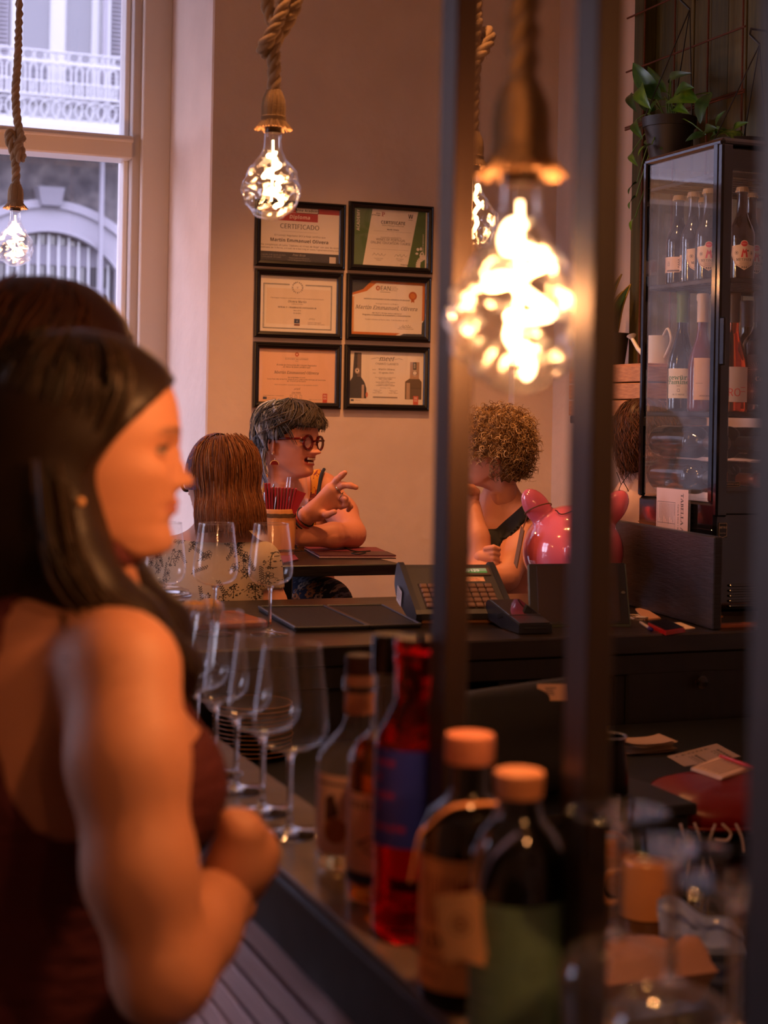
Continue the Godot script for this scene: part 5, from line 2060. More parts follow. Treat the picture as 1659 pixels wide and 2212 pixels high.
	c.text("ELIXIR", 90, 190, 44, Color(0.3, 0.13, 0.08), true)
	c.text("amaro di erbe", 100, 226, 24, Color(0.3, 0.13, 0.08))
	c.text("70 cl", 70, 268, 24, Color(0.25, 0.12, 0.08))
	c.rect(0, 0, 300, 8, Color(0.85, 0.6, 0.36))
	c.rect(0, 290, 300, 10, Color(0.85, 0.6, 0.36))
	b = MB.new()
	b.arc(0.0451, 0.02, 0.14, -1.55, 1.55, 28)
	put("label", b, print_mat(c.tex(), 0.6), t)
	var inv := t.transform.affine_inverse()
	b = MB.new()
	var tagp := [px(1085, 1735, 1.47), px(1030, 1737, 1.46), px(975, 1745, 1.46), px(925, 1785, 1.475), px(905, 1810, 1.475), px(885, 1905, 1.47)]
	var strip := PackedVector3Array()
	for p in spline(tagp.map(func(q): return inv * q), 20):
		strip.append(p)
	b.tube(strip, 0.0055, 6, true, PackedColorArray(), 0.25)
	put("neck_ribbon", b, mat(Color(0.80, 0.54, 0.34), 0.7), t)
	# green bottle
	at = at_x(1117, 1950, 0.612)
	t = thing("spirit_bottle", "dark bottle with cork disc top and grey-green label, nearest of the bottles", "bottle", Vector3(0.612, LEDGE, at.z), -0.5, gp)
	b = MB.new()
	b.lathe([[0.0, 0.008], [0.03, 0.008], [0.037, 0.0], [0.0405, 0.008], [0.0405, 0.158], [0.039, 0.173], [0.031, 0.19], [0.022, 0.2], [0.0185, 0.21], [0.018, 0.219], [0.0, 0.219]], 40, Transform3D(), 0.9)
	put("glass_body", b, gd, t)
	b = MB.new()
	b.lathe([[0.0, 0.219], [0.0195, 0.219], [0.0205, 0.221], [0.0215, 0.236], [0.0215, 0.239], [0.02, 0.2405], [0.0, 0.241]], 30)
	put("cork_stopper", b, wood(Color(0.70, 0.45, 0.30), Color(0.82, 0.57, 0.40), Vector3(12, 20, 12), 92, 0.6), t)
	c = Canvas.new(300, 300, Color(0.40, 0.52, 0.42))
	c.rect(150, 0, 3, 300, Color(0.34, 0.44, 0.35))
	for k in 6:
		c.rect(40, 60 + k * 34, 90 - (k * 23) % 40, 6, Color(0.46, 0.57, 0.47))
	c.text("GIN", 220, 130, 60, Color(0.33, 0.43, 0.34), true)
	b = MB.new()
	b.arc(0.0411, 0.015, 0.135, -1.55, 1.55, 28)
	put("label", b, print_mat(c.tex(), 0.6), t)
	inv = t.transform.affine_inverse()
	b = MB.new()
	var rb := [px(1120, 1800, 1.325), px(1085, 1830, 1.325), px(1060, 1860, 1.335), px(1035, 1930, 1.34)]
	strip = PackedVector3Array()
	for p in spline(rb.map(func(q): return inv * q), 14):
		strip.append(p)
	b.tube(strip, 0.006, 6, true, PackedColorArray(), 0.2)
	put("neck_ribbon", b, mat(Color(0.28, 0.28, 0.42), 0.5), t)
	# the two cards hanging from the ribbons
	var card := Canvas.new(160, 220, Color(0.90, 0.70, 0.48))
	card.frame(10, 10, 140, 200, 2, Color(0.7, 0.46, 0.28))
	card.ring(80, 100, 34, 8, Color(0.58, 0.40, 0.26))
	card.disc(80, 100, 20, 20, Color(0.64, 0.44, 0.28))
	for q in [[px(996, 2003, 1.325), 0.16, -0.02], [px(1032, 2010, 1.345), -0.28, 0.12]]:
		b = MB.new()
		b.box(Vector3(0.036, 0.053, 0.0008), Transform3D(), 0.0002)
		b.sheet(0.0358, 0.0528, tf(Vector3(0, 0, 0.0003)), 0.0002)
		var o := put("hanging_card", b, print_mat(card.tex(), 0.7), t)
		o.transform = inv * Transform3D(flat_axes() * Basis.from_euler(Vector3(-0.1, q[2], q[1])), q[0])

func build_counter_things() -> void:
	var b := MB.new()
	var on := func(x: float, y: float, h := 0.0) -> Vector3: return at_y(x, y, TOP + h)
	# bar mats
	var rub := StandardMaterial3D.new()
	rub.albedo_color = Color(0.055, 0.052, 0.055)
	rub.roughness = 0.55
	var dots := Image.create_empty(64, 64, false, Image.FORMAT_RGBA8)
	for y in 64:
		for x in 64:
			var d := Vector2(x - 31.5, y - 31.5).length()
			var v := 1.0 - smoothstep(16.0, 24.0, d)
			dots.set_pixel(x, y, Color(v, v, v))
	rub.heightmap_enabled = true
	rub.heightmap_texture = ImageTexture.create_from_image(dots)
	rub.heightmap_scale = 0.4
	rub.uv1_triplanar = true
	rub.uv1_world_triplanar = true
	rub.uv1_scale = Vector3.ONE * 90.0
	var rim := mat(Color(0.12, 0.13, 0.17), 0.35)
	var mats := [[[560, 1311], [700, 1309], [797, 1353], [640, 1357]], [[703, 1309], [826, 1307], [908, 1349], [800, 1353]]]
	for k in 2:
		var m := thing("bar_mat", ["black rubber bar mat behind the wine glasses, left of the pair", "black rubber bar mat next to the till, right of the pair"][k], "bar mat", Vector3.ZERO, 0.0, "rubber bar mats on the counter")
		var q := []
		for e in mats[k]:
			q.append(on.call(e[0], e[1], 0.008))
		var ctr: Vector3 = (q[0] + q[1] + q[2] + q[3]) / 4
		m.position = Vector3(ctr.x, TOP, ctr.z)
		var poly := PackedVector2Array()
		for e in q:
			poly.append(Vector2(e.x - ctr.x, -(e.z - ctr.z)))
		b = MB.new()
		b.prism(poly, 0.008, Transform3D(Basis(Vector3.RIGHT, Vector3.FORWARD, Vector3.UP), Vector3.ZERO))
		put("mat", b, rub, m)
		b = MB.new()
		for e in 4:
			var u: Vector3 = q[e] - ctr
			var v: Vector3 = q[(e + 1) % 4] - ctr
			bar(Vector3(u.x, 0.0075, u.z), Vector3(v.x, 0.0075, v.z), 0.008, 0.008, b, 0.002)
		put("rim", b, rim, m)
	# till
	var tp: Vector3 = on.call(1022, 1350)
	var t := thing("cash_register", "grey cash register with sloping keypad and green display, partly behind the dark post", "cash register", Vector3(tp.x, TOP, tp.z - 0.12), -0.14)
	t.scale = Vector3.ONE * 0.86
	var side := PackedVector2Array([Vector2(0.125, 0.014), Vector2(0.13, 0.03), Vector2(0.118, 0.04), Vector2(-0.055, 0.138), Vector2(-0.075, 0.145), Vector2(-0.092, 0.138), Vector2(-0.108, 0.11), Vector2(-0.112, 0.08), Vector2(-0.095, 0.055), Vector2(-0.07, 0.04), Vector2(-0.03, 0.03), Vector2(0.01, 0.018), Vector2(0.04, 0.012)])
	var grey := mat(Color(0.25, 0.24, 0.24), 0.45)
	var dgrey := mat(Color(0.16, 0.16, 0.19), 0.4)
	var AX := Basis(Vector3(0, 0, 1), Vector3(0, 1, 0), Vector3(-1, 0, 0))   # profile x -> z, depth -> -x
	b = MB.new()
	b.prism(side, 0.25, Transform3D(AX, Vector3(0.125, 0, 0)))
	put("body", b, grey, t)
	var cheek := PackedVector2Array()
	for p in side:
		cheek.append((p - Vector2(0.0, 0.075)) * 1.06 + Vector2(0.0, 0.078))
	for s in [-1, 1]:
		b = MB.new()
		b.prism(cheek, 0.016, Transform3D(AX, Vector3(-0.125 if s < 0 else 0.141, 0, 0)), 0.003)
		put("cheek", b, dgrey, t)
	b = MB.new()
	b.box(Vector3(0.23, 0.012, 0.18), tf(Vector3(0, 0.006, 0.01)), 0.002)
	put("foot_plate", b, mat(Color(0.70, 0.47, 0.29), 0.5), t)
	var s0 := Vector3(0, 0.04, 0.118)
	var s1 := Vector3(0, 0.138, -0.055)
	var up := (s1 - s0).normalized()
	var nrm := Vector3.RIGHT.cross(up)
	var slope := func(x: float, v: float, h := 0.0) -> Transform3D: return Transform3D(Basis(Vector3.RIGHT, up, nrm), s0 + Vector3(x, 0, 0) + up * v + nrm * h)
	b = MB.new()
	b.box(Vector3(0.155, 0.036, 0.006), slope.call(0.04, 0.176, 0.002), 0.002)
	put("display_bezel", b, mat(Color(0.38, 0.31, 0.28), 0.5), t)
	var c := Canvas.new(320, 56, Color(0.55, 0.66, 0.55))
	c.rect(0, 34, 320, 22, Color(0.36, 0.60, 0.36))
	c.text("326  20129", 170, 28, 40, Color(0.86, 0.88, 0.86), true)
	b = MB.new()
	b.sheet(0.135, 0.022, slope.call(0.04, 0.177, 0.0052))
	var lcd := print_mat(c.tex(), 0.2)
	lcd.emission_enabled = true
	lcd.emission_texture = c.tex()
	lcd.emission = Color.BLACK
	lcd.emission_energy_multiplier = 0.25
	put("display_screen", b, lcd, t)
	c = Canvas.new(300, 64, Color(0.90, 0.70, 0.56))
	c.rect(8, 6, 66, 52, Color(0.16, 0.16, 0.28))
	c.text("RCA", 42, 42, 26, Color(0.92, 0.8, 0.7), true)
	for k in 4:
		c.text(["REGISTRATORI TELEMATICI CASSA", "MISURATORI FISCALI", "VENDITA E ASSISTENZA", "tel. 011 2380 - via Torino"][k], 188, 10 + k * 14, 14, Color(0.8, 0.2, 0.15) if k == 2 else INK, k == 2)
	b = MB.new()
	b.box(Vector3(0.115, 0.022, 0.001), slope.call(0.035, 0.142, 0.0005), 0.0003)
	b.sheet(0.115, 0.022, slope.call(0.035, 0.142, 0.0009), 0.0002)
	put("sticker", b, print_mat(c.tex(), 0.5), t)
	b = MB.new()
	b.box(Vector3(0.215, 0.118, 0.003), slope.call(0.0, 0.062, 0.0), 0.001)
	put("key_bed", b, mat(Color(0.14, 0.10, 0.09), 0.6), t)
	var key := MB.new()
	key.box(Vector3(0.0205, 0.0185, 0.008), Transform3D(), 0.0025)
	var km := key.mesh()
	var kmat := mat(Color(0.46, 0.34, 0.28), 0.45)
	for r in 5:
		for k in 9:
			var o := put("key", km, kmat, t)
			o.transform = slope.call(-0.094 + k * 0.0235, 0.015 + r * 0.0225, 0.004)
	c = Canvas.new(120, 100, Color(0.78, 0.74, 0.74))
	for k in 5:
		c.rect(10, 16 + k * 14, 60 + (k * 29) % 35, 4, Color(0.4, 0.36, 0.36))
	b = MB.new()
	b.sheet(0.055, 0.045, Transform3D(Basis(Vector3(0, 0, 1), Vector3(0, 1, 0), Vector3(-1, 0, 0)) * Basis.from_euler(Vector3(0, 0, -0.25)), Vector3(-0.1445, 0.06, -0.045)))
	put("paper_label", b, print_mat(c.tex(), 0.6), t)
	# card terminal
	var pa := px(1084, 1306, 3.80)
	var pb := px(1157, 1352, 3.615)
	var mid := Vector3((pa.x + pb.x) / 2, TOP, (pa.z + pb.z) / 2)
	var fwd := Vector3(pb.x - pa.x, 0, pb.z - pa.z)
	t = thing("card_terminal", "dark blue-black card payment terminal lying before the till, screen reflecting the pink pig", "card terminal", mid)
	t.basis = looking(Vector3.ZERO, fwd).basis
	var L := fwd.length() / 2
	b = MB.new()
	var prof := PackedVector2Array([Vector2(L, 0.002), Vector2(L, 0.022), Vector2(-L + 0.012, 0.058), Vector2(-L, 0.05), Vector2(-L - 0.004, 0.03), Vector2(-L + 0.02, 0.012), Vector2(0, 0.002)])
	b.prism(prof, 0.082, Transform3D(AX, Vector3(0.041, 0, 0)))
	put("body", b, mat(Color(0.11, 0.12, 0.15), 0.35), t)
	var ta := Vector3(0, 0.022, L)
	var tb := Vector3(0, 0.058, -L + 0.012)
	var tu := (tb - ta).normalized()
	var tn := Vector3.RIGHT.cross(tu)
	var tl := ta.distance_to(tb)
	b = MB.new()
	b.box(Vector3(0.076, tl * 0.62, 0.003), Transform3D(Basis(Vector3.RIGHT, tu, tn), ta.lerp(tb, 0.66) + tn * 0.001), 0.001)
	put("screen", b, mat(Color(0.035, 0.03, 0.03), 0.03, 0.0, 0.9), t)
	b = MB.new()
	b.box(Vector3(0.076, tl * 0.3, 0.003), Transform3D(Basis(Vector3.RIGHT, tu, tn), ta.lerp(tb, 0.17) + tn * 0.001), 0.001)
	put("front_panel", b, mat(Color(0.04, 0.035, 0.035), 0.12), t)
	b = MB.new()
	b.box(Vector3(0.078, 0.002, 0.004), Transform3D(Basis(Vector3.RIGHT, tu, tn), ta.lerp(tb, 0.335) + tn * 0.0015), 0.0005)
	put("trim_line", b, mat(Color(0.25, 0.24, 0.26), 0.3), t)
	b = MB.new()
	b.box(Vector3(0.002, 0.012, 0.03), tf(Vector3(-0.0415, 0.03, -0.01), Vector3(-0.25, 0, 0)), 0.0008)
	b.box(Vector3(0.055, 0.003, 0.002), tf(Vector3(0, 0.013, L + 0.0005)), 0.0005)
	put("port", b, mat(Color(0.02, 0.02, 0.02), 0.5), t)
	# tablet leaning on a stand
	var A := px(1160, 1352, 3.745)
	var Bq := px(1388, 1352, 3.73)
	var C := px(1327, 1218, 3.86)
	var D := px(1122, 1222, 3.88)
	var bx := ((Bq - A) + (C - D)).normalized()
	var by := ((D - A) + (C - Bq))
	by = (by - bx * by.dot(bx)).normalized()
	var w := ((Bq - A).length() + (C - D).length()) / 2
	var h := ((D - A).length() + (C - Bq).length()) / 2
	var o4 := (A + Bq + C + D) / 4
	t = thing("tablet", "dark-screened tablet in a grey-green case propped up on the counter", "tablet", o4)
	t.basis = Basis(bx, by, bx.cross(by))
	b = MB.new()
	b.box(Vector3(w, h, 0.010), Transform3D(), 0.004)
	put("case", b, mat(Color(0.25, 0.28, 0.22), 0.5), t)
	b = MB.new()
	b.box(Vector3(w - 0.007, h - 0.007, 0.002), tf(Vector3(0, 0, 0.0052)), 0.0008)
	put("bezel", b, mat(Color(0.055, 0.038, 0.03), 0.12), t)
	b = MB.new()
	b.box(Vector3(w - 0.045, h - 0.022, 0.001), tf(Vector3(0, 0, 0.0062)), 0.0003)
	put("screen", b, mat(Color(0.14, 0.085, 0.055), 0.1), t)
	b = MB.new()
	b.lathe([[0.0, 0.001], [0.0045, 0.001], [0.005, 0.0]], 18, tf(Vector3(w / 2 - 0.012, 0, 0.0064), Vector3(PI / 2, 0, 0)))
	put("home_button", b, mat(Color(0.12, 0.09, 0.07), 0.3), t)
	b = MB.new()
	b.box(Vector3(0.08, 0.004, 0.09), tf(Vector3(0, -0.015, -0.035), Vector3(0.95, 0, 0)), 0.001)
	put("stand", b, mat(Color(0.1, 0.1, 0.1), 0.5), t)
	# pink pig money box
	var pc := px(1237, 1222, 4.2)
	t = thing("piggy_bank", "large glossy pink ceramic pig money box behind the tablet", "money box", Vector3(pc.x, TOP, pc.z), -0.35)
	var pink := mat(Color(0.92, 0.44, 0.53), 0.12)
	pink.clearcoat_enabled = true
	pink.clearcoat_roughness = 0.03
	var sd := Sdf.new(Vector3(-0.2, -0.01, -0.2), Vector3(0.2, 0.36, 0.22), 0.006)
	sd.ell(Vector3(0, 0.142, 0), Vector3(0.132, 0.122, 0.14), Basis(), 0.03)
	for s in [-1, 1]:
		sd.ell(Vector3(s * 0.098, 0.255, 0.02), Vector3(0.034, 0.058, 0.026), Basis.from_euler(Vector3(0.1, 0, -s * 0.62)), 0.012)
		for z in [-0.06, 0.065]:
			sd.cap(Vector3(s * 0.072, 0.05, z), Vector3(s * 0.078, 0.012, z), 0.026, 0.022, 0.02)
	sd.cap(Vector3(0, 0.15, 0.12), Vector3(0, 0.15, 0.152), 0.036, 0.034, 0.015)
	sd.cut(func(p): return -p.y)
	b = MB.new()
	sd.into(b)
	put("body", b, pink, t)
	b = MB.new()
	for s in [-1, 1]:
		var ps := PackedVector3Array()
		for k in 9:
			var a: float = lerpf(-0.25, 0.25, k / 8.0) + s * 0.34
			var ph := 1.02 + 0.07 * cos(k / 8.0 * TAU)
			ps.append(Vector3(sin(a) * cos(ph) * 0.1345 * 1.6, 0.142 + sin(ph) * 0.124, cos(a) * cos(ph) * 0.143))
		b.tube(ps, 0.0016, 5)
	put("drawn_eyes", b, mat(Color(0.2, 0.05, 0.06), 0.4), t)
	b = MB.new()
	var ring := PackedVector3Array()
	for k in 15:
		var a := lerpf(-0.5, 3.9, k / 14.0)
		ring.append(Vector3(-0.092 + cos(a) * 0.034 - 0.004, 0.252 + sin(a) * 0.012 + cos(a) * 0.012, 0.022 + sin(a) * 0.036))
	ring.append(Vector3(-0.14, 0.2, 0.06))
	b.tube(ring, 0.0018, 5)
	put("string", b, mat(Color(0.45, 0.28, 0.16), 0.8), t)
	b = MB.new()
	b.box(Vector3(0.003, 0.1, 0.07), tf(Vector3(-0.148, 0.155, 0.06), Vector3(0.1, 0, -0.16)), 0.0005)
	put("cardboard_tag", b, mat(Color(0.50, 0.33, 0.20), 0.8), t)
	# phone, papers, pens by the board
	var quad := func(called: String, label: String, cat: String, ps: Array, th: float, m: Material, group := "") -> Node3D:
		var q := []
		for e in ps:
			q.append(on.call(e[0], e[1], th))
		var ctr: Vector3 = (q[0] + q[1] + q[2] + q[3]) / 4
		var n := thing(called, label, cat, Vector3(ctr.x, TOP, ctr.z), 0.0, group)
		var poly := PackedVector2Array()
		for e in q:
			poly.append(Vector2(e.x - ctr.x, -(e.z - ctr.z)))
		var mb := MB.new()
		mb.prism(poly, th, Transform3D(Basis(Vector3.RIGHT, Vector3.FORWARD, Vector3.UP), Vector3.ZERO), minf(0.002, th * 0.4))
		put("body", mb, m, n)
		return n
	var ph: Node3D = quad.call("mobile_phone", "black mobile phone with red edges lying on the counter by the board", "phone", [[1398, 1345], [1440, 1339], [1481, 1357], [1438, 1364]], 0.009, mat(Color(0.55, 0.03, 0.03), 0.25))
	b = MB.new()
	var pq := []
	for e in [[1400, 1343], [1440, 1338], [1478, 1355], [1438, 1361]]:
		var p: Vector3 = on.call(e[0], e[1], 0.0098)
		pq.append(Vector3(p.x, 0.0098, p.z) - Vector3(ph.position.x, 0, ph.position.z))
	b.face(pq)
	put("screen", b, mat(Color(0.015, 0.015, 0.018), 0.05), ph)
	quad.call("envelope", "beige paper envelope tucked behind the tablet", "paper", [[1372, 1314], [1392, 1312], [1428, 1334], [1392, 1338]], 0.003, mat(Color(0.72, 0.52, 0.40), 0.8))
	quad.call("paper_slip", "white paper slip under the phone", "paper", [[1440, 1346], [1470, 1344], [1502, 1356], [1462, 1361]], 0.0015, mat(Color(0.82, 0.70, 0.60), 0.8))
	b = MB.new()
	var c0: Vector3 = on.call(1376, 1336, 0.004)
	var cab := PackedVector3Array()
	for k in 60:
		var a := k * 0.42
		cab.append(c0 + Vector3(cos(a) * (0.022 + 0.004 * sin(k * 0.7)), 0.001 * (k % 7), sin(a) * 0.03))
	b.tube(cab, 0.0016, 5)
	var cb := put("charging_cable", b, mat(Color(0.75, 0.66, 0.60), 0.5))
	tag(cb, "coiled white charging cable beside the tablet's right corner", "cable")
	t = thing("ballpoint_pen", "clear pen with blue cap lying between tablet and phone", "pen", on.call(1395, 1352, 0.005))
	t.basis = looking(Vector3.ZERO, on.call(1404, 1358, 0.005) - on.call(1376, 1340, 0.005)).basis
	b = MB.new()
	b.lathe([[0.0, -0.07], [0.003, -0.065], [0.0038, -0.06], [0.0038, 0.05], [0.0, 0.05]], 10, tf(Vector3.ZERO, Vector3(PI / 2, 0, 0)))
	put("barrel", b, mat(Color(0.75, 0.7, 0.7), 0.2), t)
	b = MB.new()
	b.lathe([[0.0, 0.04], [0.0045, 0.04], [0.0045, 0.068], [0.0, 0.07]], 10, tf(Vector3.ZERO, Vector3(PI / 2, 0, 0)))
	put("cap", b, mat(Color(0.10, 0.10, 0.38), 0.3), t)
	# wood strip and brass bolt right of the board
	b = MB.new()
	var wa: Vector3 = on.call(1546, 1357, 0.0)
	b.box(Vector3(0.35, 0.008, 0.03), tf(Vector3(wa.x + 0.178, TOP + 0.004, wa.z - 0.012)), 0.001)
	tag(put("wooden_strip", b, mat(Color(0.62, 0.34, 0.18), 0.5)), "thin orange wooden strip along the counter edge right of the black board", "strip")
	b = MB.new()
	b.lathe([[0.0, 0.0], [0.004, 0.0], [0.004, 0.016], [0.008, 0.016], [0.008, 0.02], [0.0, 0.02]], 16, tf(Vector3(wa.x + 0.018, TOP + 0.008, wa.z - 0.012)))
	tag(put("brass_bolt", b, mat(Color(0.72, 0.48, 0.26), 0.3, 0.9)), "small brass bolt standing on the orange wooden strip", "bolt")
	# pastries at the left end
	var cp: Vector3 = on.call(385, 1352)
	t = thing("serving_board", "orange-brown wooden serving board with pastries behind the far wine glasses", "board", Vector3(cp.x, TOP, cp.z), 0.1)
	b = MB.new()
	b.box(Vector3(0.36, 0.018, 0.2), tf(Vector3(0, 0.009, 0)), 0.005)
	put("board", b, wood(Color(0.60, 0.30, 0.13), Color(0.72, 0.40, 0.18), Vector3(14, 4, 2), 95, 0.4), t)
	t = thing("glass_cake_dome", "clear glass dome with a rim over dark cake on the serving board", "cake dome", Vector3(cp.x - 0.045, TOP + 0.018, cp.z - 0.03))
	b = MB.new()
	b.lathe([[0.0775, 0.0], [0.0775, 0.052], [0.074, 0.062], [0.05, 0.07], [0.0, 0.072]], 40, Transform3D(), 2.0)
	put("dome", b, pane(0.03), t)
	b = MB.new()
	b.lathe([[0.0775, 0.045], [0.081, 0.047], [0.081, 0.053], [0.0775, 0.055]], 40)
	put("rim", b, glass(Color(1, 1, 1)), t)
	var choc := StandardMaterial3D.new()
	choc.albedo_texture = ramp_tex(Color(0.13, 0.05, 0.03), Color(0.28, 0.12, 0.07), 0.06, 97)
	choc.uv1_triplanar = true
	choc.uv1_scale = Vector3.ONE * 10
	choc.roughness = 0.7
	t = thing("chocolate_cake", "dark chocolate cake under the glass dome", "cake", Vector3(cp.x - 0.045, TOP + 0.0185, cp.z - 0.03))
	b = MB.new()
	b.lathe([[0.0, 0.0], [0.062, 0.0], [0.066, 0.006], [0.065, 0.036], [0.058, 0.044], [0.0, 0.046]], 30)
	put("cake", b, choc, t)
	var muf := StandardMaterial3D.new()
	muf.albedo_texture = ramp_tex(Color(0.62, 0.40, 0.16), Color(0.85, 0.66, 0.36), 0.05, 98)
	muf.uv1_triplanar = true
	muf.uv1_scale = Vector3.ONE * 9
	muf.roughness = 0.8
	for k in 3:
		var q: Array = [[357, 1346, "golden muffin with chocolate specks at the front left of the serving board"], [452, 1346, "pale sugared pastry on the right of the serving board"], [415, 1350, "small golden muffin between the glass stems"]][k]
		var mp: Vector3 = on.call(q[0], q[1], 0.018)
		t = thing("muffin", q[2], "pastry", Vector3(mp.x, TOP + 0.018, mp.z), 0.0, "pastries on the serving board")
		b = MB.new()
		var pf := []
		for i in 12:
			var a := i / 11.0
			pf.append([[0.0, 0.021, 0.023, 0.0245, 0.026, 0.0285, 0.03, 0.0285, 0.024, 0.017, 0.009, 0.0][i], [0.0, 0.0, 0.008, 0.018, 0.024, 0.027, 0.034, 0.042, 0.048, 0.052, 0.054, 0.0545][i]])
		b.lathe(pf, 24, Transform3D(), 1.2)
		put("crumb", b, muf, t)
		b = MB.new()
		for i in 14:
			var a := i * 2.39
			var e := 0.25 + 0.05 * (i % 5)
			b.ball(Vector3(sin(a) * 0.029 * cos(e), 0.032 + 0.021 * sin(e), cos(a) * 0.029 * cos(e)), Vector3.ONE * 0.0022, 6)
		put("chocolate_chips", b, mat(Color(0.16, 0.07, 0.04), 0.5), t)

const TT := 1.16
func build_table() -> void:
	var x0 := 1.33
	var c := at_y(868, 1218, TT)
	var x1 := c.x
	var z1 := c.z
	var z0 := -4.94
	var dark := wood(Color(0.07, 0.055, 0.05), Color(0.11, 0.085, 0.075), Vector3(1, 5, 5), 101, 0.35)
	var t := thing("bar_table", "high dark bar table against the wall between the seated women", "table", Vector3((x0 + x1) / 2, 0, (z0 + z1) / 2))
	var b := MB.new()
	b.box(Vector3(x1 - x0, 0.032, z1 - z0), tf(Vector3(0, TT - 0.016, 0)), 0.0025)
	put("tabletop", b, dark, t)
	b = MB.new()
	b.box(Vector3(0.06, TT - 0.04, 0.06), tf(Vector3(-0.10, (TT - 0.04) / 2 + 0.01, 0.12)), 0.004)
	put("leg", b, mat(Color(0.03, 0.03, 0.03), 0.4), t)
	b = MB.new()
	b.box(Vector3(0.34, 0.02, 0.4), tf(Vector3(0, 0.012, 0)), 0.004)
	put("base_plate", b, mat(Color(0.03, 0.03, 0.03), 0.4), t)
	# wooden barrel holding napkins and cutlery
	var bc := at_y(607, 1204, TT)
	bc.z -= 0.05
	t = thing("barrel_pot", "small pale wooden barrel pot with cord bands holding napkins and cutlery", "pot", Vector3(bc.x, TT, bc.z))
	var bw := wood(Color(0.76, 0.50, 0.28), Color(0.88, 0.62, 0.38), Vector3(9, 1.6, 9), 103, 0.5)
	b = MB.new()
	b.lathe([[0.0, 0.0], [0.050, 0.0], [0.053, 0.004], [0.0565, 0.035], [0.058, 0.07], [0.0575, 0.105], [0.0555, 0.138], [0.054, 0.143], [0.047, 0.143], [0.046, 0.05], [0.0, 0.05]], 40, Transform3D(), 0.8)
	put("barrel", b, bw, t)
	var cord := mat(Color(0.42, 0.30, 0.19), 0.9)
	for y in [0.121, 0.125, 0.129, 0.018, 0.022]:
		b = MB.new()
		var ps := PackedVector3Array()
		for k in 49:
			var a := TAU * k / 48
			ps.append(Vector3(sin(a) * (0.0572 if y > 0.1 else 0.0556), y + 0.0006 * sin(k * 1.7), cos(a) * (0.0572 if y > 0.1 else 0.0556)))
		b.tube(ps, 0.0022, 5, false)
		put("cord_band", b, cord, t)
	# napkins, each folded sheet a thing of its own
	var right := flat_axes() * Vector3.RIGHT
	var near := flat_axes() * Vector3.BACK
	var nm := mat(Color(0.58, 0.04, 0.14), 0.8)
	var nm2 := mat(Color(0.50, 0.03, 0.12), 0.8)
	for k in 10:
		var u := k / 9.0
		var at := bc + Vector3(0, 0, 0) + right * lerpf(-0.020, 0.027, u) + near * lerpf(0.002, 0.006, u)
		at.y = TT + 0.055
		var wds := ["first on the left", "second", "third", "fourth", "fifth", "sixth", "seventh", "eighth", "ninth", "last and spread out"]
		t = thing("napkin", "folded magenta paper napkin in the barrel pot, %s of the fan" % wds[k], "napkin", at, 0.0, "magenta napkins in the barrel pot")
		b = MB.new()
		var lean := lerpf(-0.015, 0.030, u)
		var hh := 0.152 if k > 1 else 0.165
		var tilt := atan2(lean, hh)
		b.box(Vector3(0.0062, hh, 0.046 - 0.004 * (k % 2)), Transform3D(flat_axes() * Basis.from_euler(Vector3(0, 0, -tilt)), right * lean / 2 + Vector3(0, hh / 2, 0)), 0.0012)
		if k == 9:
			b.prism(PackedVector2Array([Vector2(0, 0.0), Vector2(0.006, 0.0), Vector2(0.012, 0.07), Vector2(0.034, hh - 0.006), Vector2(0.004, hh - 0.002)]), 0.004, Transform3D(flat_axes() * Basis.from_euler(Vector3(0, 0.2, -tilt)), near * 0.02))
		put("sheet", b, nm if k % 2 else nm2, t)
	# cutlery
	var steel := mat(Color(0.62, 0.60, 0.60), 0.22, 0.95)
	var pinkm := mat(Color(0.62, 0.42, 0.46), 0.3, 0.4)
	for k in 6:
		var at: Vector3 = bc + right * [-0.036, -0.029, -0.023, -0.017, -0.022, -0.014][k] + near * [0.0, 0.016, 0.012, -0.01, -0.02, 0.022][k]
		at.y = TT + 0.055
		t = thing("cutlery", "%s standing in the barrel pot left of the napkins" % ["pinkish-handled knife leftmost", "broad steel knife handle in front", "steel spoon handle beside the broad knife", "steel fork handle close to the napkins", "thin steel knife handle at the back", "steel fork handle crossing in front"][k], "cutlery", at, 0.0, "cutlery in the barrel pot")
		var tip: Vector3 = right * [-0.012, -0.008, -0.004, 0.006, 0.010, 0.012][k] + Vector3(0, [0.132, 0.138, 0.130, 0.15, 0.162, 0.128][k], 0)
		b = MB.new()
		b.tube(PackedVector3Array([Vector3.ZERO, tip * 0.4, tip * 0.75, tip * 0.95, tip]), [0.003, 0.0045, 0.0062, 0.0066, 0.003], 10, true, PackedColorArray(), 0.45)
		put("handle", b, pinkm if k == 0 else steel, t)
	# glass of rosé, menus
	var gp := at_y(637, 1189, TT)
	t = thing("wine_glass", "wine glass with a little rosé in front of the grey-haired woman, behind the napkins", "wine glass", Vector3(gp.x, TT, gp.z))
	b = MB.new()
	b.lathe([[0.0, 0.0], [0.038, 0.0], [0.039, 0.002], [0.012, 0.006], [0.004, 0.014], [0.0035, 0.07], [0.006, 0.078], [0.0, 0.08]], 28, Transform3D(), 1.0)
	put("stem_and_foot", b, glass(Color(0.99, 0.99, 1.0)), t)
	b = MB.new()
	b.lathe([[0.0, 0.08], [0.015, 0.083], [0.030, 0.095], [0.038, 0.115], [0.0405, 0.135], [0.040, 0.16], [0.037, 0.195], [0.033, 0.232]], 36, Transform3D(), 2.0)
	put("bowl", b, pane(0.03), t)
	b = MB.new()
	b.lathe([[0.0, 0.082], [0.014, 0.0845], [0.029, 0.0965], [0.0368, 0.116], [0.0392, 0.135], [0.0, 0.135]], 32, Transform3D(), 1.2)
	put("rose_wine", b, glass(Color(0.90, 0.22, 0.16), 0.033), t)
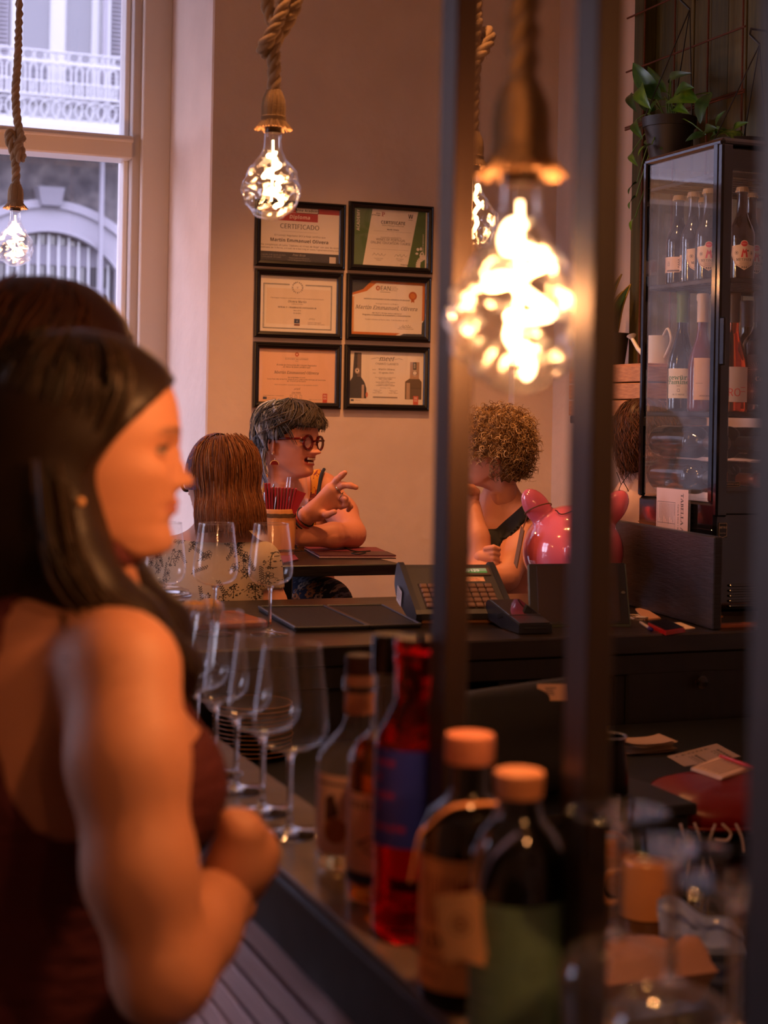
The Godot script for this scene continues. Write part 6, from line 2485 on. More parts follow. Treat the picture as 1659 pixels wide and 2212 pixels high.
	var purple := mat(Color(0.42, 0.13, 0.21), 0.55)
	var plum := mat(Color(0.22, 0.07, 0.10), 0.45)
	var q := []
	for e in [[657, 1180], [812, 1181], [856, 1199], [690, 1199]]:
		q.append(at_y(e[0], e[1], TT + 0.012))
	var ctr: Vector3 = (q[0] + q[1] + q[2] + q[3]) / 4
	t = thing("menu_folder", "purple and plum menu folder tied with black elastic on the dark table", "menu", Vector3(ctr.x, TT, ctr.z))
	var AXB := Basis(Vector3.RIGHT, Vector3.FORWARD, Vector3.UP)
	var poly := PackedVector2Array()
	for e in q:
		poly.append(Vector2(e.x - ctr.x, -(e.z - ctr.z)))
	for k in 3:
		b = MB.new()
		b.prism(poly, 0.0025, Transform3D(AXB, Vector3(0, 0.0005 + k * 0.004, 0)), 0.0005)
		put(["back_cover", "pages", "front_cover"][k], b, [plum, mat(Color(0.75, 0.6, 0.58), 0.8), purple][k], t)
	b = MB.new()
	var q2 := [q[3].lerp(q[0], 0.45), q[2].lerp(q[1], 0.45), q[2], q[3]]
	poly = PackedVector2Array()
	for e in q2:
		poly.append(Vector2(e.x - ctr.x, -(e.z - ctr.z)))
	b.prism(poly, 0.001, Transform3D(AXB, Vector3(0, 0.011, 0)), 0.0002)
	put("plum_band", b, plum, t)
	b = MB.new()
	var o := Vector3(ctr.x, TT, ctr.z)
	var el := [[745, 1183], [765, 1190], [790, 1193], [775, 1197], [760, 1195], [772, 1192], [800, 1190]]
	var ep := []
	for e in el:
		ep.append(at_y(e[0], e[1], TT + 0.0135) - o)
	b.tube(spline(ep, 30), 0.0018, 5)
	put("elastic", b, mat(Color(0.03, 0.02, 0.02), 0.8), t)
	q = []
	for e in [[594, 1180], [626, 1187], [645, 1207], [612, 1215]]:
		q.append(at_y(e[0], e[1], TT + 0.006))
	ctr = (q[0] + q[1] + q[2] + q[3]) / 4
	poly = PackedVector2Array()
	for e in q:
		poly.append(Vector2(e.x - ctr.x, -(e.z - ctr.z)))
	t = thing("menu_folder", "purple menu folder lying at the table corner under the barrel pot", "menu", Vector3(ctr.x, TT, ctr.z))
	for k in 2:
		b = MB.new()
		b.prism(poly, 0.002, Transform3D(AXB, Vector3(0, 0.0005 + k * 0.0035, 0)), 0.0004)
		put(["back_cover", "front_cover"][k], b, [plum, purple][k], t)

func build_behind_bar() -> void:
	var H := 0.90
	var b: MB
	var t: Node3D
	# stack of dark plates with worn rims
	var pp := at_z(545, 1618, -3.085)
	var pm := mat(Color(0.07, 0.05, 0.04), 0.3)
	var rimm := mat(Color(0.55, 0.36, 0.20), 0.4)
	var proto: Node3D
	var nw := ["bottom", "second lowest", "third from below", "fourth from below", "fifth from below", "middle", "sixth from the top", "fifth from the top", "fourth from the top", "third from the top", "second from the top", "topmost"]
	for k in 12:
		var lb := "dark plate with tan rim, %s of the stack behind the glass stems" % nw[k]
		var at := Vector3(pp.x + 0.0015 * sin(k * 2.1), H + k * 0.0088, pp.z + 0.0015 * cos(k * 1.3))
		if proto:
			dup(proto, lb, at)
			continue
		t = thing("plate", lb, "plate", at, 0.0, "stacked dark plates")
		b = MB.new()
		b.lathe([[0.0, 0.0], [0.05, 0.0], [0.054, 0.002], [0.078, 0.0085], [0.0795, 0.0095], [0.0785, 0.0105], [0.05, 0.0045], [0.0, 0.0035]], 40, Transform3D(), 1.0)
		put("dish", b, pm, t)
		b = MB.new()
		var ps := PackedVector3Array()
		for e in 49:
			ps.append(Vector3(sin(TAU * e / 48) * 0.079, 0.0096, cos(TAU * e / 48) * 0.079))
		b.tube(ps, 0.0013, 5, false)
		put("rim", b, rimm, t)
		proto = t
	# paper bag hanging in the cubby
	var ba := at_z(1060, 1520, -3.60)
	t = thing("paper_bag", "tan folded paper bag hanging in the dark cubby of the back counter", "paper bag", ba)
	var kraft := mat(Color(0.52, 0.36, 0.25), 0.85)
	b = MB.new()
	b.prism(PackedVector2Array([Vector2(-0.02, -0.16), Vector2(0.035, -0.155), Vector2(0.05, 0.075), Vector2(0.02, 0.095), Vector2(-0.012, 0.03)]), 0.02, Transform3D(), 0.002)
	put("bag", b, kraft, t)
	b = MB.new()
	b.prism(PackedVector2Array([Vector2(0.0, 0.06), Vector2(0.022, 0.0), Vector2(0.05, 0.06), Vector2(0.015, 0.098)]), 0.004, tf(Vector3(0, 0, 0.021)))
	b.prism(PackedVector2Array([Vector2(-0.075, 0.085), Vector2(-0.05, 0.075), Vector2(0.012, 0.098), Vector2(-0.03, 0.112)]), 0.004, tf(Vector3(0, 0, 0.012)))
	put("folded_flap", b, mat(Color(0.60, 0.43, 0.31), 0.85), t)
	# black espresso machine with cups on its glossy top
	var mt := 0.845
	t = thing("espresso_machine", "glossy black machine behind the ledge with upturned cups on its top", "coffee machine", Vector3(1.33, 0, -2.02))
	b = MB.new()
	b.box(Vector3(0.86, mt, 0.62), tf(Vector3(0, mt / 2, 0)), 0.012)
	put("body", b, mat(Color(0.025, 0.024, 0.024), 0.08), t)
	# cups
	var cupm := mat(Color(0.78, 0.54, 0.34), 0.3)
	var cups := [[1396.0, 1975.0, 0.041, 0.083, "tan mug upside down on the black machine, nearest and largest", 2.2], [1352.0, 1930.0, 0.037, 0.062, "tan cup right side up behind the nearest mug", 0.6], [1312.0, 1905.0, 0.034, 0.075, "tan cup at the back left beside the dark post", 1.0]]
	for k in 3:
		var q: Array = cups[k]
		var p := at_y(q[0], q[1], mt)
		t = thing("mug", q[4], "mug", p, 0.0, "tan cups on the black machine")
		b = MB.new()
		var r: float = q[2]
		var h: float = q[3]
		if k == 1:
			b.lathe([[0.0, 0.0], [r * 0.7, 0.0], [r * 0.8, 0.004], [r, h], [r - 0.004, h], [r * 0.72, 0.008], [0.0, 0.007]], 32, Transform3D(), 0.9)
		else:
			b.lathe([[r - 0.004, 0.006], [r - 0.003, 0.0], [r, 0.001], [r * 0.93, h * 0.9], [r * 0.86, h - 0.002], [r * 0.8, h], [r * 0.62, h], [r * 0.6, h - 0.004], [0.0, h - 0.004]], 32, Transform3D(), 0.9)
		put("cup", b, cupm, t)
		b = MB.new()
		var rt := flat_axes() * Vector3.LEFT
		if k == 2:
			rt = flat_axes() * Vector3(0.75, 0, 0.66)
		b.tube(spline([rt * r * 0.9 + Vector3(0, h * 0.78, 0), rt * (r + 0.016) + Vector3(0, h * 0.72, 0), rt * (r + 0.026) + Vector3(0, h * 0.42, 0), rt * (r + 0.016) + Vector3(0, h * 0.2, 0), rt * r * 0.95 + Vector3(0, h * 0.24, 0)], 16), 0.0052, 8)
		put("handle", b, cupm, t)
		if k == 0:
			var c := Canvas.new(200, 120, Color(0, 0, 0, 0))
			c.text("TAZZA", 100, 36, 44, Color(0.4, 0.2, 0.1), true, true, 0.5, 0, PI)
			c.text("BAR", 100, 84, 44, Color(0.4, 0.2, 0.1), true, true, 0.5, 0, PI)
			var m := print_mat(c.tex(), 0.4)
			m.transparency = BaseMaterial3D.TRANSPARENCY_ALPHA_SCISSOR
			b = MB.new()
			b.arc(r * 0.985 + 0.0006, 0.02, 0.052, -0.1, 0.9, 12, Transform3D(), r * 0.955 + 0.0006)
			put("print", b, m, t)
		else:
			b = MB.new()
			b.lathe([[0.0, h - 0.002], [r * 0.55, h - 0.002], [r * 0.6, h - 0.003]], 20)
			if k == 2:
				put("foot", b, mat(Color(0.75, 0.72, 0.75), 0.3), t)
	# cloth and plastic bag before the machine's near side
	var cl := at_y(1380, 2090, mt)
	t = thing("folded_cloth", "rumpled pale pink cloth lying on the black machine near the viewer", "cloth", cl)
	b = MB.new()
	var nz := FastNoiseLite.new()
	nz.seed = 4
	nz.frequency = 9.0
	var pts := PackedVector3Array()
	for r in 22:
		for k in 26:
			var x := lerpf(-0.075, 0.095, k / 25.0)
			var z := lerpf(-0.05, 0.05, r / 21.0)
			var ed := minf(minf(k, 25 - k), minf(r, 21 - r))
			pts.append(Vector3(x, (0.028 + nz.get_noise_2d(x, z * 1.5) * 0.03) * smoothstep(0.0, 3.0, ed) + 0.0005, z))
	b.grid(pts, 22, 26)
	put("cloth", b, mat(Color(0.66, 0.50, 0.46), 0.9), t)
	var pb := at_y(1490, 2055, mt)
	t = thing("plastic_bag", "pale blue plastic packet propped on the black machine behind the upturned glasses", "plastic bag", pb)
	b = MB.new()
	pts = PackedVector3Array()
	for r in 18:
		for k in 20:
			var u := k / 19.0
			var v := r / 17.0
			var x := lerpf(-0.045, 0.075, u)
			pts.append(flat_axes() * Vector3(x, 0.001 + v * (0.068 - 0.045 * u * u) + 0.008 * sin(u * 9.0) * v, 0.012 + nz.get_noise_2d(x * 2.0, v * 0.2) * 0.03 * sin(v * PI) - v * 0.02))
	b.grid(pts, 18, 20)
	var bag := mat(Color(0.52, 0.60, 0.85), 0.15)
	put("packet", b, bag, t)
	# red padded cushion on a low dark box, notepad, pen, cables
	var rc := at_y(1535, 1765, 0.86)
	t = thing("storage_box", "low black box under the red cushion behind the bar", "box", Vector3(rc.x + 0.03, 0, -2.5))
	b = MB.new()
	b.box(Vector3(0.3, 0.845, 0.2), tf(Vector3(0, 0.4225, 0)), 0.004)
	put("box", b, mat(Color(0.03, 0.028, 0.028), 0.5), t)
	t = thing("red_cushion", "glossy red leather cushion with piping, a notepad lying on it", "cushion", Vector3(rc.x + 0.03, 0.847, -2.475), -0.2)
	var red := mat(Color(0.45, 0.02, 0.03), 0.33)
	b = MB.new()
	pts = PackedVector3Array()
	for r in 19:
		var v := r / 18.0 * PI
		for k in 40:
			var a := TAU * k / 40
			var sx := signf(cos(a)) * pow(absf(cos(a)), 0.5)
			var sz := signf(sin(a)) * pow(absf(sin(a)), 0.5)
			var rr := pow(sin(v), 0.55)
			pts.append(Vector3(sx * rr * 0.155, 0.046 + 0.046 * cos(v) * (1.0 if cos(v) > 0 else 0.9) + 0.0015 * sin(a * 9.0) * sin(v), sz * rr * 0.12))
	b.grid(pts, 19, 40, true)
	put("pad", b, red, t)
	b = MB.new()
	var pipe := PackedVector3Array()
	for k in 41:
		var a := TAU * k / 40
		pipe.append(Vector3(signf(cos(a)) * pow(absf(cos(a)), 0.5) * 0.1565, 0.03, signf(sin(a)) * pow(absf(sin(a)), 0.5) * 0.1215))
	b.tube(pipe, 0.003, 6, false)
	var seam := PackedVector3Array()
	for k in 13:
		var v := lerpf(0.25, PI * 0.72, k / 12.0)
		seam.append(Vector3(0.075, 0.046 + 0.0465 * cos(v), 0.12 * pow(sin(v), 0.55)))
	b.tube(seam, 0.0016, 5)
	put("piping", b, red, t)
	var np := at_y(1560, 1660, 0.944)
	t = thing("notepad", "white notepad with handwriting lying on the red cushion", "notepad", np)
	var q := []
	for e in [[1492, 1659], [1568, 1634], [1628, 1658], [1556, 1681]]:
		q.append(at_y(e[0], e[1], 0.944) - np)
	var poly := PackedVector2Array()
	for e in q:
		poly.append(Vector2(e.x, -e.z))
	var AXB := Basis(Vector3.RIGHT, Vector3.FORWARD, Vector3.UP)
	for k in 3:
		b = MB.new()
		b.prism(poly, 0.0018, Transform3D(AXB * Basis.from_euler(Vector3(0, 0, k * 0.03)), Vector3(0, -0.004 + k * 0.002, 0)))
		put("page", b, mat(Color(0.80, 0.64, 0.52), 0.8), t)
	b = MB.new()
	for r in 6:
		var s0: Vector3 = q[0].lerp(q[3], 0.15 + r * 0.13)
		var s1: Vector3 = q[1].lerp(q[2], 0.15 + r * 0.13)
		var ln := PackedVector3Array()
		for k in 14:
			ln.append(s0.lerp(s1, 0.12 + k * 0.05) + Vector3(0, 0.0024, 0.0012 * sin(k * 2.7 + r)))
		b.tube(ln, 0.0005, 3, false)
	put("handwriting", b, mat(Color(0.2, 0.18, 0.3), 0.8), t)
	t = thing("ballpoint_pen", "red translucent pen lying across the notepad", "pen", at_y(1592, 1646, 0.952))
	t.basis = looking(Vector3.ZERO, at_y(1630, 1657, 0.952) - at_y(1566, 1634, 0.952)).basis
	b = MB.new()
	b.lathe([[0.0, -0.06], [0.0035, -0.055], [0.004, 0.03], [0.003, 0.05], [0.0, 0.055]], 10, tf(Vector3.ZERO, Vector3(PI / 2, 0, 0)))
	put("barrel", b, mat(Color(0.70, 0.13, 0.06), 0.15), t)
	for k in 4:
		b = MB.new()
		var l: Array = [[[1500, 1778], [1518, 1830], [1520, 1900], [1536, 1925], [1543, 1890], [1530, 1830], [1545, 1780]], [[1470, 1780], [1478, 1810], [1490, 1850], [1480, 1900]], [[1560, 1780], [1578, 1800], [1570, 1815], [1545, 1812]], [[1590, 1780], [1602, 1810], [1606, 1840]]][k]
		var wp := []
		for e in l:
			wp.append(px(e[0], e[1], 2.60))
		b.tube(spline(wp, 30), 0.002, 6)
		var wcab := put("cable", b, mat(Color(0.74, 0.66, 0.62), 0.5))
		tag(wcab, ["thin pale cable hanging in a long loop below the red cushion", "thin pale cable hanging straight below the cushion's left corner", "thin pale cable in a short curl under the cushion", "thin pale cable below the cushion's right part"][k], "cable", "pale cables under the red cushion")
	# paperwork on the bench
	for k in 7:
		var at := at_y(1388 + (k % 3) * 4, 1622, H)
		t = thing("receipt", "thin paper receipt in the stack on the bench, number %s from below" % ["one", "two", "three", "four", "five", "six", "seven"][k], "paper", Vector3(at.x, H + 0.0005 + k * 0.0032, at.z), 0.12 * sin(k * 2.0), "stacked receipts on the bench")
		b = MB.new()
		pts = PackedVector3Array()
		for r in 3:
			for e in 9:
				pts.append(Vector3(lerpf(-0.055, 0.055, e / 8.0), 0.0015 + 0.006 * pow(absf(e / 8.0 - 0.5) * 2.0, 3.0) * (1.0 if k > 2 else 0.3), lerpf(-0.035, 0.035, r / 2.0)))
		b.grid(pts, 3, 9)
		put("slip", b, mat(Color(0.62, 0.50, 0.42), 0.85), t)
	var c := Canvas.new(400, 160, Color(0.55, 0.46, 0.42))
	for k in 10:
		c.rect(130 + (k % 5) * 50, 20 + (k / 5) * 70, 40, 8, INK)
		c.rect(130 + (k % 5) * 50, 34 + (k / 5) * 70, 44, 3, INK)
		c.rect(130 + (k % 5) * 50, 42 + (k / 5) * 70, 30, 3, INK)
	c.text("LEONE", 60, 90, 34, INK, true, false, 0.5, 0, -PI / 2)
	q = []
	for e in [[1440, 1634], [1478, 1656], [1600, 1634], [1548, 1606]]:
		q.append(at_y(e[0], e[1], H + 0.002))
	var ctr: Vector3 = (q[0] + q[1] + q[2] + q[3]) / 4
	t = thing("flat_paper_bag", "flat printed paper bag lettered LEONE lying on the dark bench", "paper bag", Vector3(ctr.x, H, ctr.z))
	b = MB.new()
	b.face([q[0] - Vector3(ctr.x, H, ctr.z), q[1] - Vector3(ctr.x, H, ctr.z), q[2] - Vector3(ctr.x, H, ctr.z), q[3] - Vector3(ctr.x, H, ctr.z)])
	put("bag", b, print_mat(c.tex(), 0.8), t)
	# dark jacket-like bundle with a white label, chrome jug
	var cab0 := at_z(1015, 1640, -2.74).x
	t = thing("under_cabinet", "low black cabinet carrying the black bag and steel jug", "cabinet", Vector3(cab0 + 0.10, 0, -2.475))
	b = MB.new()
	b.box(Vector3(0.27, 0.915, 0.25), tf(Vector3(0, 0.4575, 0)), 0.004)
	b.box(Vector3(0.29, 0.02, 0.27), tf(Vector3(0, 0.925, 0)), 0.003)
	put("cabinet", b, mat(Color(0.03, 0.027, 0.026), 0.5), t)
	var jb := at_z(1120, 1640, -2.49)
	jb.y = 1.05
	t = thing("black_bag", "black folded bag with a white printed label behind the gin bottles", "bag", jb)
	b = MB.new()
	var sd := Sdf.new(Vector3(-0.16, -0.12, -0.09), Vector3(0.16, 0.1, 0.09), 0.007)
	sd.cap(Vector3(-0.10, 0.035, 0), Vector3(0.10, 0.05, 0), 0.03, 0.03, 0.03)
	sd.cap(Vector3(-0.08, -0.06, 0), Vector3(0.09, -0.06, 0), 0.055, 0.055, 0.04)
	sd.cap(Vector3(-0.09, 0.0, 0), Vector3(0.09, 0.02, 0), 0.045, 0.045, 0.04)
	sd.into(b)
	put("bag", b, mat(Color(0.055, 0.045, 0.042), 0.75), t)
	c = Canvas.new(160, 96, Color(0.72, 0.56, 0.45))
	for k in 4:
		c.rect(44, 20 + k * 12, 60 - (k * 17) % 20, 6, Color(0.3, 0.25, 0.24))
	b = MB.new()
	b.sheet(0.05, 0.03, Transform3D(flat_axes() * Basis.from_euler(Vector3(-0.5, 0, 0.02)), Vector3(0.045, 0.065, 0.034)))
	put("label", b, print_mat(c.tex(), 0.6), t)
	var jp := at_z(1316, 1590, -2.45)
	t = thing("steel_jug", "chrome-rimmed steel jug behind the second dark post", "jug", Vector3(jp.x, 0.9355, jp.z))
	t.scale = Vector3(1, (jp.y - 0.9355) / 0.123, 1)
	var chrome := mat(Color(0.7, 0.68, 0.67), 0.12, 1.0)
	b = MB.new()
	b.lathe([[0.0, 0.0], [0.032, 0.0], [0.035, 0.004], [0.033, 0.06], [0.028, 0.1], [0.029, 0.12], [0.030, 0.124], [0.0275, 0.12], [0.026, 0.1], [0.03, 0.02], [0.0, 0.01]], 30, Transform3D(), 0.8)
	put("body", b, mat(Color(0.12, 0.1, 0.1), 0.2, 0.8), t)
	b = MB.new()
	var rg := PackedVector3Array()
	for k in 33:
		rg.append(Vector3(sin(TAU * k / 32) * 0.0295, 0.123, cos(TAU * k / 32) * 0.0295))
	b.tube(rg, 0.0022, 6, false)
	put("rim", b, chrome, t)
	t = thing("crumpled_plastic", "crumpled clear plastic wrap in the dark behind the mugs", "plastic wrap", px(1560, 1965, 2.35))
	b = MB.new()
	pts = PackedVector3Array()
	for r in 16:
		for k in 16:
			var x := lerpf(-0.05, 0.05, k / 15.0)
			var y := lerpf(-0.045, 0.045, r / 15.0)
			pts.append(flat_axes() * Vector3(x, y, nz.get_noise_2d(x * 6.0, y * 6.0) * 0.05))
	b.grid(pts, 16, 16)
	put("wrap", b, pane(0.06), t)

# ---------- heads: rows from neck to crown, in units of the head's height; z forward, y up, chin at 0 ----------
const ROWS := [[-0.36, 0.0, -0.20, 0.12], [-0.25, 0.07, -0.27, 0.165], [-0.15, 0.10, -0.285, 0.175], [-0.07, 0.13, -0.28, 0.178], [-0.03, 0.22, -0.275, 0.18], [0.0, 0.34, -0.27, 0.188], [0.025, 0.40, -0.27, 0.195], [0.07, 0.433, -0.275, 0.206], [0.11, 0.428, -0.285, 0.225], [0.16, 0.41, -0.30, 0.245], [0.20, 0.418, -0.31, 0.258], [0.24, 0.425, -0.325, 0.268], [0.28, 0.43, -0.34, 0.28], [0.35, 0.425, -0.365, 0.30], [0.43, 0.415, -0.39, 0.318], [0.50, 0.41, -0.41, 0.33], [0.57, 0.432, -0.42, 0.336], [0.65, 0.43, -0.425, 0.338], [0.75, 0.405, -0.415, 0.33], [0.83, 0.36, -0.385, 0.305], [0.90, 0.29, -0.33, 0.262], [0.95, 0.21, -0.265, 0.205], [0.985, 0.115, -0.175, 0.12], [1.0, 0.0, -0.04, 0.01]]
func head_row(y: float) -> Array:
	var k := 0
	while k < ROWS.size() - 2 and ROWS[k + 1][0] < y:
		k += 1
	var a: Array = ROWS[k]
	var b: Array = ROWS[k + 1]
	var p: Array = ROWS[maxi(0, k - 1)]
	var q: Array = ROWS[mini(ROWS.size() - 1, k + 2)]
	var t := clampf((y - a[0]) / (b[0] - a[0]), 0.0, 1.0)
	var out := []
	for i in [1, 2, 3]:
		out.append(cubic_interpolate_in_time(a[i], b[i], p[i], q[i], t, b[0] - a[0], p[0] - a[0] - 0.0001, q[0] - a[0] + 0.0001))
	return out
func skull(a: float, y: float) -> Vector3:
	var r := head_row(y)
	var mid := -0.03
	var s := sin(a)
	var c := cos(a)
	var pw := 0.88
	var x: float = r[2] * signf(s) * pow(absf(s), pw)
	var z: float = mid + (r[0] - mid) * pow(c, pw) if c > 0.0 else mid + (r[1] - mid) * pow(-c, pw)
	return Vector3(x, y, z)
func bump(x: float, m: float, w: float) -> float:
	return exp(-pow((x - m) / w, 2.0))
func make_head(mb: MB, xf: Transform3D, H: float, look: Dictionary) -> void:
	var rows := 92
	var cols := 76
	var pts := PackedVector3Array()
	var pc := PackedColorArray()
	var skin: Color = look.skin
	var lip: Color = look.get("lip", Color(0.55, 0.2, 0.18))
	var brow: Color = look.get("brow", Color(0.12, 0.08, 0.06))
	var open: float = look.get("open", 0.0)
	var sk := skin.srgb_to_linear()
	var lp := lip.srgb_to_linear()
	var bw := brow.srgb_to_linear()
	for j in rows:
		var v := j / (rows - 1.0)
		var y := lerpf(-0.36, 1.0, v)
		if v > 0.9:
			y = lerpf(lerpf(-0.36, 1.0, 0.9), 1.0, sin((v - 0.9) / 0.1 * PI / 2))
		for k in cols:
			var th := TAU * k / cols
			var a := th - 0.55 * sin(th)
			var p := skull(a, y)
			var col := sk
			var under := y - lerpf(0.2, -0.01, clampf((p.z + 0.03) / 0.36, 0.0, 1.0))
			if p.z > -0.08 and under < 0.0 and y > -0.12:   # below the jawline the throat falls away
				p.x *= 1.0 - 0.16 * smoothstep(0.0, -0.05, under) * smoothstep(-0.08, 0.0, p.z)
			if cos(a) > 0.0:
				var ax := absf(p.x)
				var nose := 0.0
				for q in [[0.53, 0.03, 0.02], [0.48, 0.055, 0.03], [0.43, 0.07, 0.035], [0.385, 0.075, 0.035], [0.352, 0.075, 0.032]]:
					nose = maxf(nose, q[1] * bump(y, q[0], q[2] * 1.5))
				if y < 0.352:
					nose = 0.078 * bump(y, 0.352, 0.026)
				nose += 0.05 * bump(y, 0.362, 0.035)
				p.z += nose * bump(p.x, 0.0, 0.05 + 0.03 * bump(y, 0.35, 0.05)) * look.get("nose", 1.0)
				p.z += 0.02 * bump(ax, 0.07, 0.025) * bump(y, 0.345, 0.022)
				p.z -= 0.045 * bump(ax, 0.145, 0.07) * bump(y, 0.505, 0.042)
				p.z += 0.014 * bump(ax, 0.13, 0.1) * bump(y, 0.585, 0.03)
				p += Vector3(signf(p.x) * 0.012, 0, 0.018) * bump(ax, 0.2, 0.08) * bump(y, 0.4, 0.07)
				var mw := smoothstep(0.125, 0.06, ax)
				var up := 0.258 + open * 0.03
				var lo := 0.222 - open * 0.05
				var mid := 0.241 - open * 0.01 + 0.012 * ax / 0.12
				p.z += 0.026 * bump(y, up, 0.017) * mw + 0.03 * bump(y, lo, 0.018) * mw
				p.z -= (0.02 + 0.1 * open) * bump(y, mid, 0.007 + 0.028 * open) * smoothstep(0.13, 0.085, ax)
				p.z -= 0.012 * bump(ax, 0.13, 0.03) * bump(y, 0.24, 0.03)
				var inlip := smoothstep(0.13, 0.1, ax) * smoothstep(0.036 + open * 0.04, 0.024 + open * 0.035, absf(y - 0.24 + open * 0.012)) 
				col = col.lerp(lp, inlip * 0.85)
				if open > 0.0:
					col = col.lerp(Color(0.12, 0.02, 0.02), bump(y, mid, 0.022 * open + 0.004) * smoothstep(0.115, 0.09, ax))
				var bl := 0.575 + 0.02 * sin(clampf((ax - 0.05) / 0.2, 0, 1) * PI)
				col = col.lerp(bw, 0.85 * bump(y, bl, 0.014) * smoothstep(0.05, 0.08, ax) * smoothstep(0.26, 0.2, ax))
			pts.append(xf * (p * H))
			pc.append(col)
	mb.grid(pts, rows, cols, true, pc)
	for s in [-1.0, 1.0]:
		mb.tinted = true
		var e := Vector3(s * 0.148, 0.506, 0.312)
		mb.col = Color(0.40, 0.33, 0.29)
		mb.ball(xf * (e * H), Vector3.ONE * 0.058 * H, 16)
		mb.col = Color(0.05, 0.03, 0.018)
		mb.ball(xf * ((e + Vector3(s * 0.004, 0.0, 0.034)) * H), Vector3.ONE * 0.0275 * H, 12)
		for half in [1.0, -1.0]:   # the lids close over the ball from above and below
			var lp2 := PackedVector3Array()
			for i in 6:
				var el: float = lerpf(0.16 if half > 0 else 0.36, 1.5, i / 5.0) * half
				for k in 13:
					var az := lerpf(-1.5, 1.5, k / 12.0)
					var drop: float = el - half * 0.10 * absf(az) * (1.0 - i / 5.0)
					lp2.append(xf * ((e + Vector3(sin(az) * cos(drop), sin(drop), cos(az) * cos(drop)) * 0.0635) * H))
			mb.col = sk * 0.92
			mb.grid(lp2, 6, 13)
		# lids and lashes
		mb.col = sk * 0.9
		var lid := PackedVector3Array()
		var lsh := PackedVector3Array()
		for k in 9:
			var a := lerpf(-1.2, 1.2, k / 8.0)
			lid.append(xf * ((e + Vector3(sin(a) * 0.062, 0.026 * cos(a) + 0.006, cos(a) * 0.057)) * H))
			lsh.append(xf * ((e + Vector3(sin(a) * 0.065, 0.013 - 0.006 * absf(a), cos(a) * 0.0655)) * H))
		mb.tube(lid, 0.006 * H, 6, true)
		mb.col = Color(0.02, 0.015, 0.01)
		mb.tube(lsh, look.get("lash", 0.0065) * H, 4, true)
		lid.clear()
		for k in 9:
			var a := lerpf(-1.2, 1.2, k / 8.0)
			lid.append(xf * ((e + Vector3(sin(a) * 0.062, -0.03 * cos(a) - 0.006, cos(a) * 0.056)) * H))
		mb.col = sk
		mb.tube(lid, 0.006 * H, 6, true)
		# ear: bowl and rim
		mb.col = sk
		var eb := Basis.from_euler(Vector3(-0.15, s * 0.45, 0))
		mb.ball(xf * (Vector3(s * 0.332, 0.415, -0.055) * H), Vector3(0.02, 0.115, 0.062) * H, 14, xf.basis * eb)
		mb.ball(xf * (Vector3(s * 0.332, 0.315, -0.03) * H), Vector3(0.022, 0.04, 0.034) * H, 10, xf.basis * eb)
		var rim := PackedVector3Array()
		for k in 15:
			var a := lerpf(-0.6, 3.9, k / 14.0)
			rim.append(xf * ((Vector3(s * 0.34, 0.43, -0.055) + eb * Vector3(s * 0.012, sin(a) * 0.11, cos(a) * 0.066)) * H))
		mb.tube(rim, 0.015 * H, 6, true)
	mb.col = Color.WHITE

func hair_cap(mb: MB, xf: Transform3D, H: float, grow: Callable) -> void:
	# a cap over the skull, grown by grow(point) head heights (negative: below the skin)
	var rows := 60
	var cols := 72
	var pts := PackedVector3Array()
	for j in rows:
		var y := lerpf(-0.2, 1.0, j / (rows - 1.0))
		if j > rows - 8:
			y = lerpf(lerpf(-0.2, 1.0, (rows - 8.0) / (rows - 1)), 1.0, sin((j - rows + 8.0) / 7.0 * PI / 2))
		for k in cols:
			var p := skull(TAU * k / cols, y)
			var n := Vector3(p.x, (p.y - 0.6) * 0.9, p.z + 0.02).normalized()
			var g: float = grow.call(p, TAU * k / cols)
			if g < 0.0 and p.y < 0.3:
				g = -0.11
			pts.append(xf * ((p + n * g) * H))
	mb.grid(pts, rows, cols, true)

func strand(mb: MB, path: PackedVector3Array, r: float, col: Color) -> void:
	var m := path.size()
	var rs := []
	var cc := PackedColorArray()
	for i in m:
		rs.append(r * (1.0 - 0.75 * pow(i / (m - 1.0), 3.0)))
		cc.append(col)
	mb.tube(path, rs, 3, false, cc)

func head_at(x: float, y: float, d: float, yaw: float, pitch := 0.0, roll := 0.0) -> Transform3D:
	# yaw 0 faces the viewer; positive turns towards the right of the picture
	var B := flat_axes() * Basis.from_euler(Vector3(0, yaw, 0)) * Basis.from_euler(Vector3(pitch, 0, roll))
	return Transform3D(B, px(x, y, d))

func cloth_uv(scale: float) -> Callable:
	var A := flat_axes().transposed()
	return func(p: Vector3) -> Vector2:
		var q: Vector3 = A * p
		return Vector2(q.x + q.z * 0.5, -q.y) * scale

func skin_mat() -> StandardMaterial3D:
	if not M.has("skin"):
		var m := StandardMaterial3D.new()
		m.roughness = 0.58
		m.vertex_color_use_as_albedo = true
		m.heightmap_enabled = true
		m.heightmap_texture = noise_tex(0.09, 256, false, 121)
		m.heightmap_scale = 0.025
		m.uv1_triplanar = true
		m.uv1_scale = Vector3.ONE * 12
		M["skin"] = m
	return M["skin"]
func hair_mat() -> StandardMaterial3D:
	if not M.has("hair"):
		var m := StandardMaterial3D.new()
		m.roughness = 0.45
		m.metallic_specular = 0.35
		m.vertex_color_use_as_albedo = true
		M["hair"] = m
	return M["hair"]
func tinted(c: Color) -> Callable:
	var l := c.srgb_to_linear()
	return func(_p): return l

func build_people() -> void:
	person_front()
	person_behind()
	person_tee()
	person_grey()
	person_curly()
	person_tattoo()

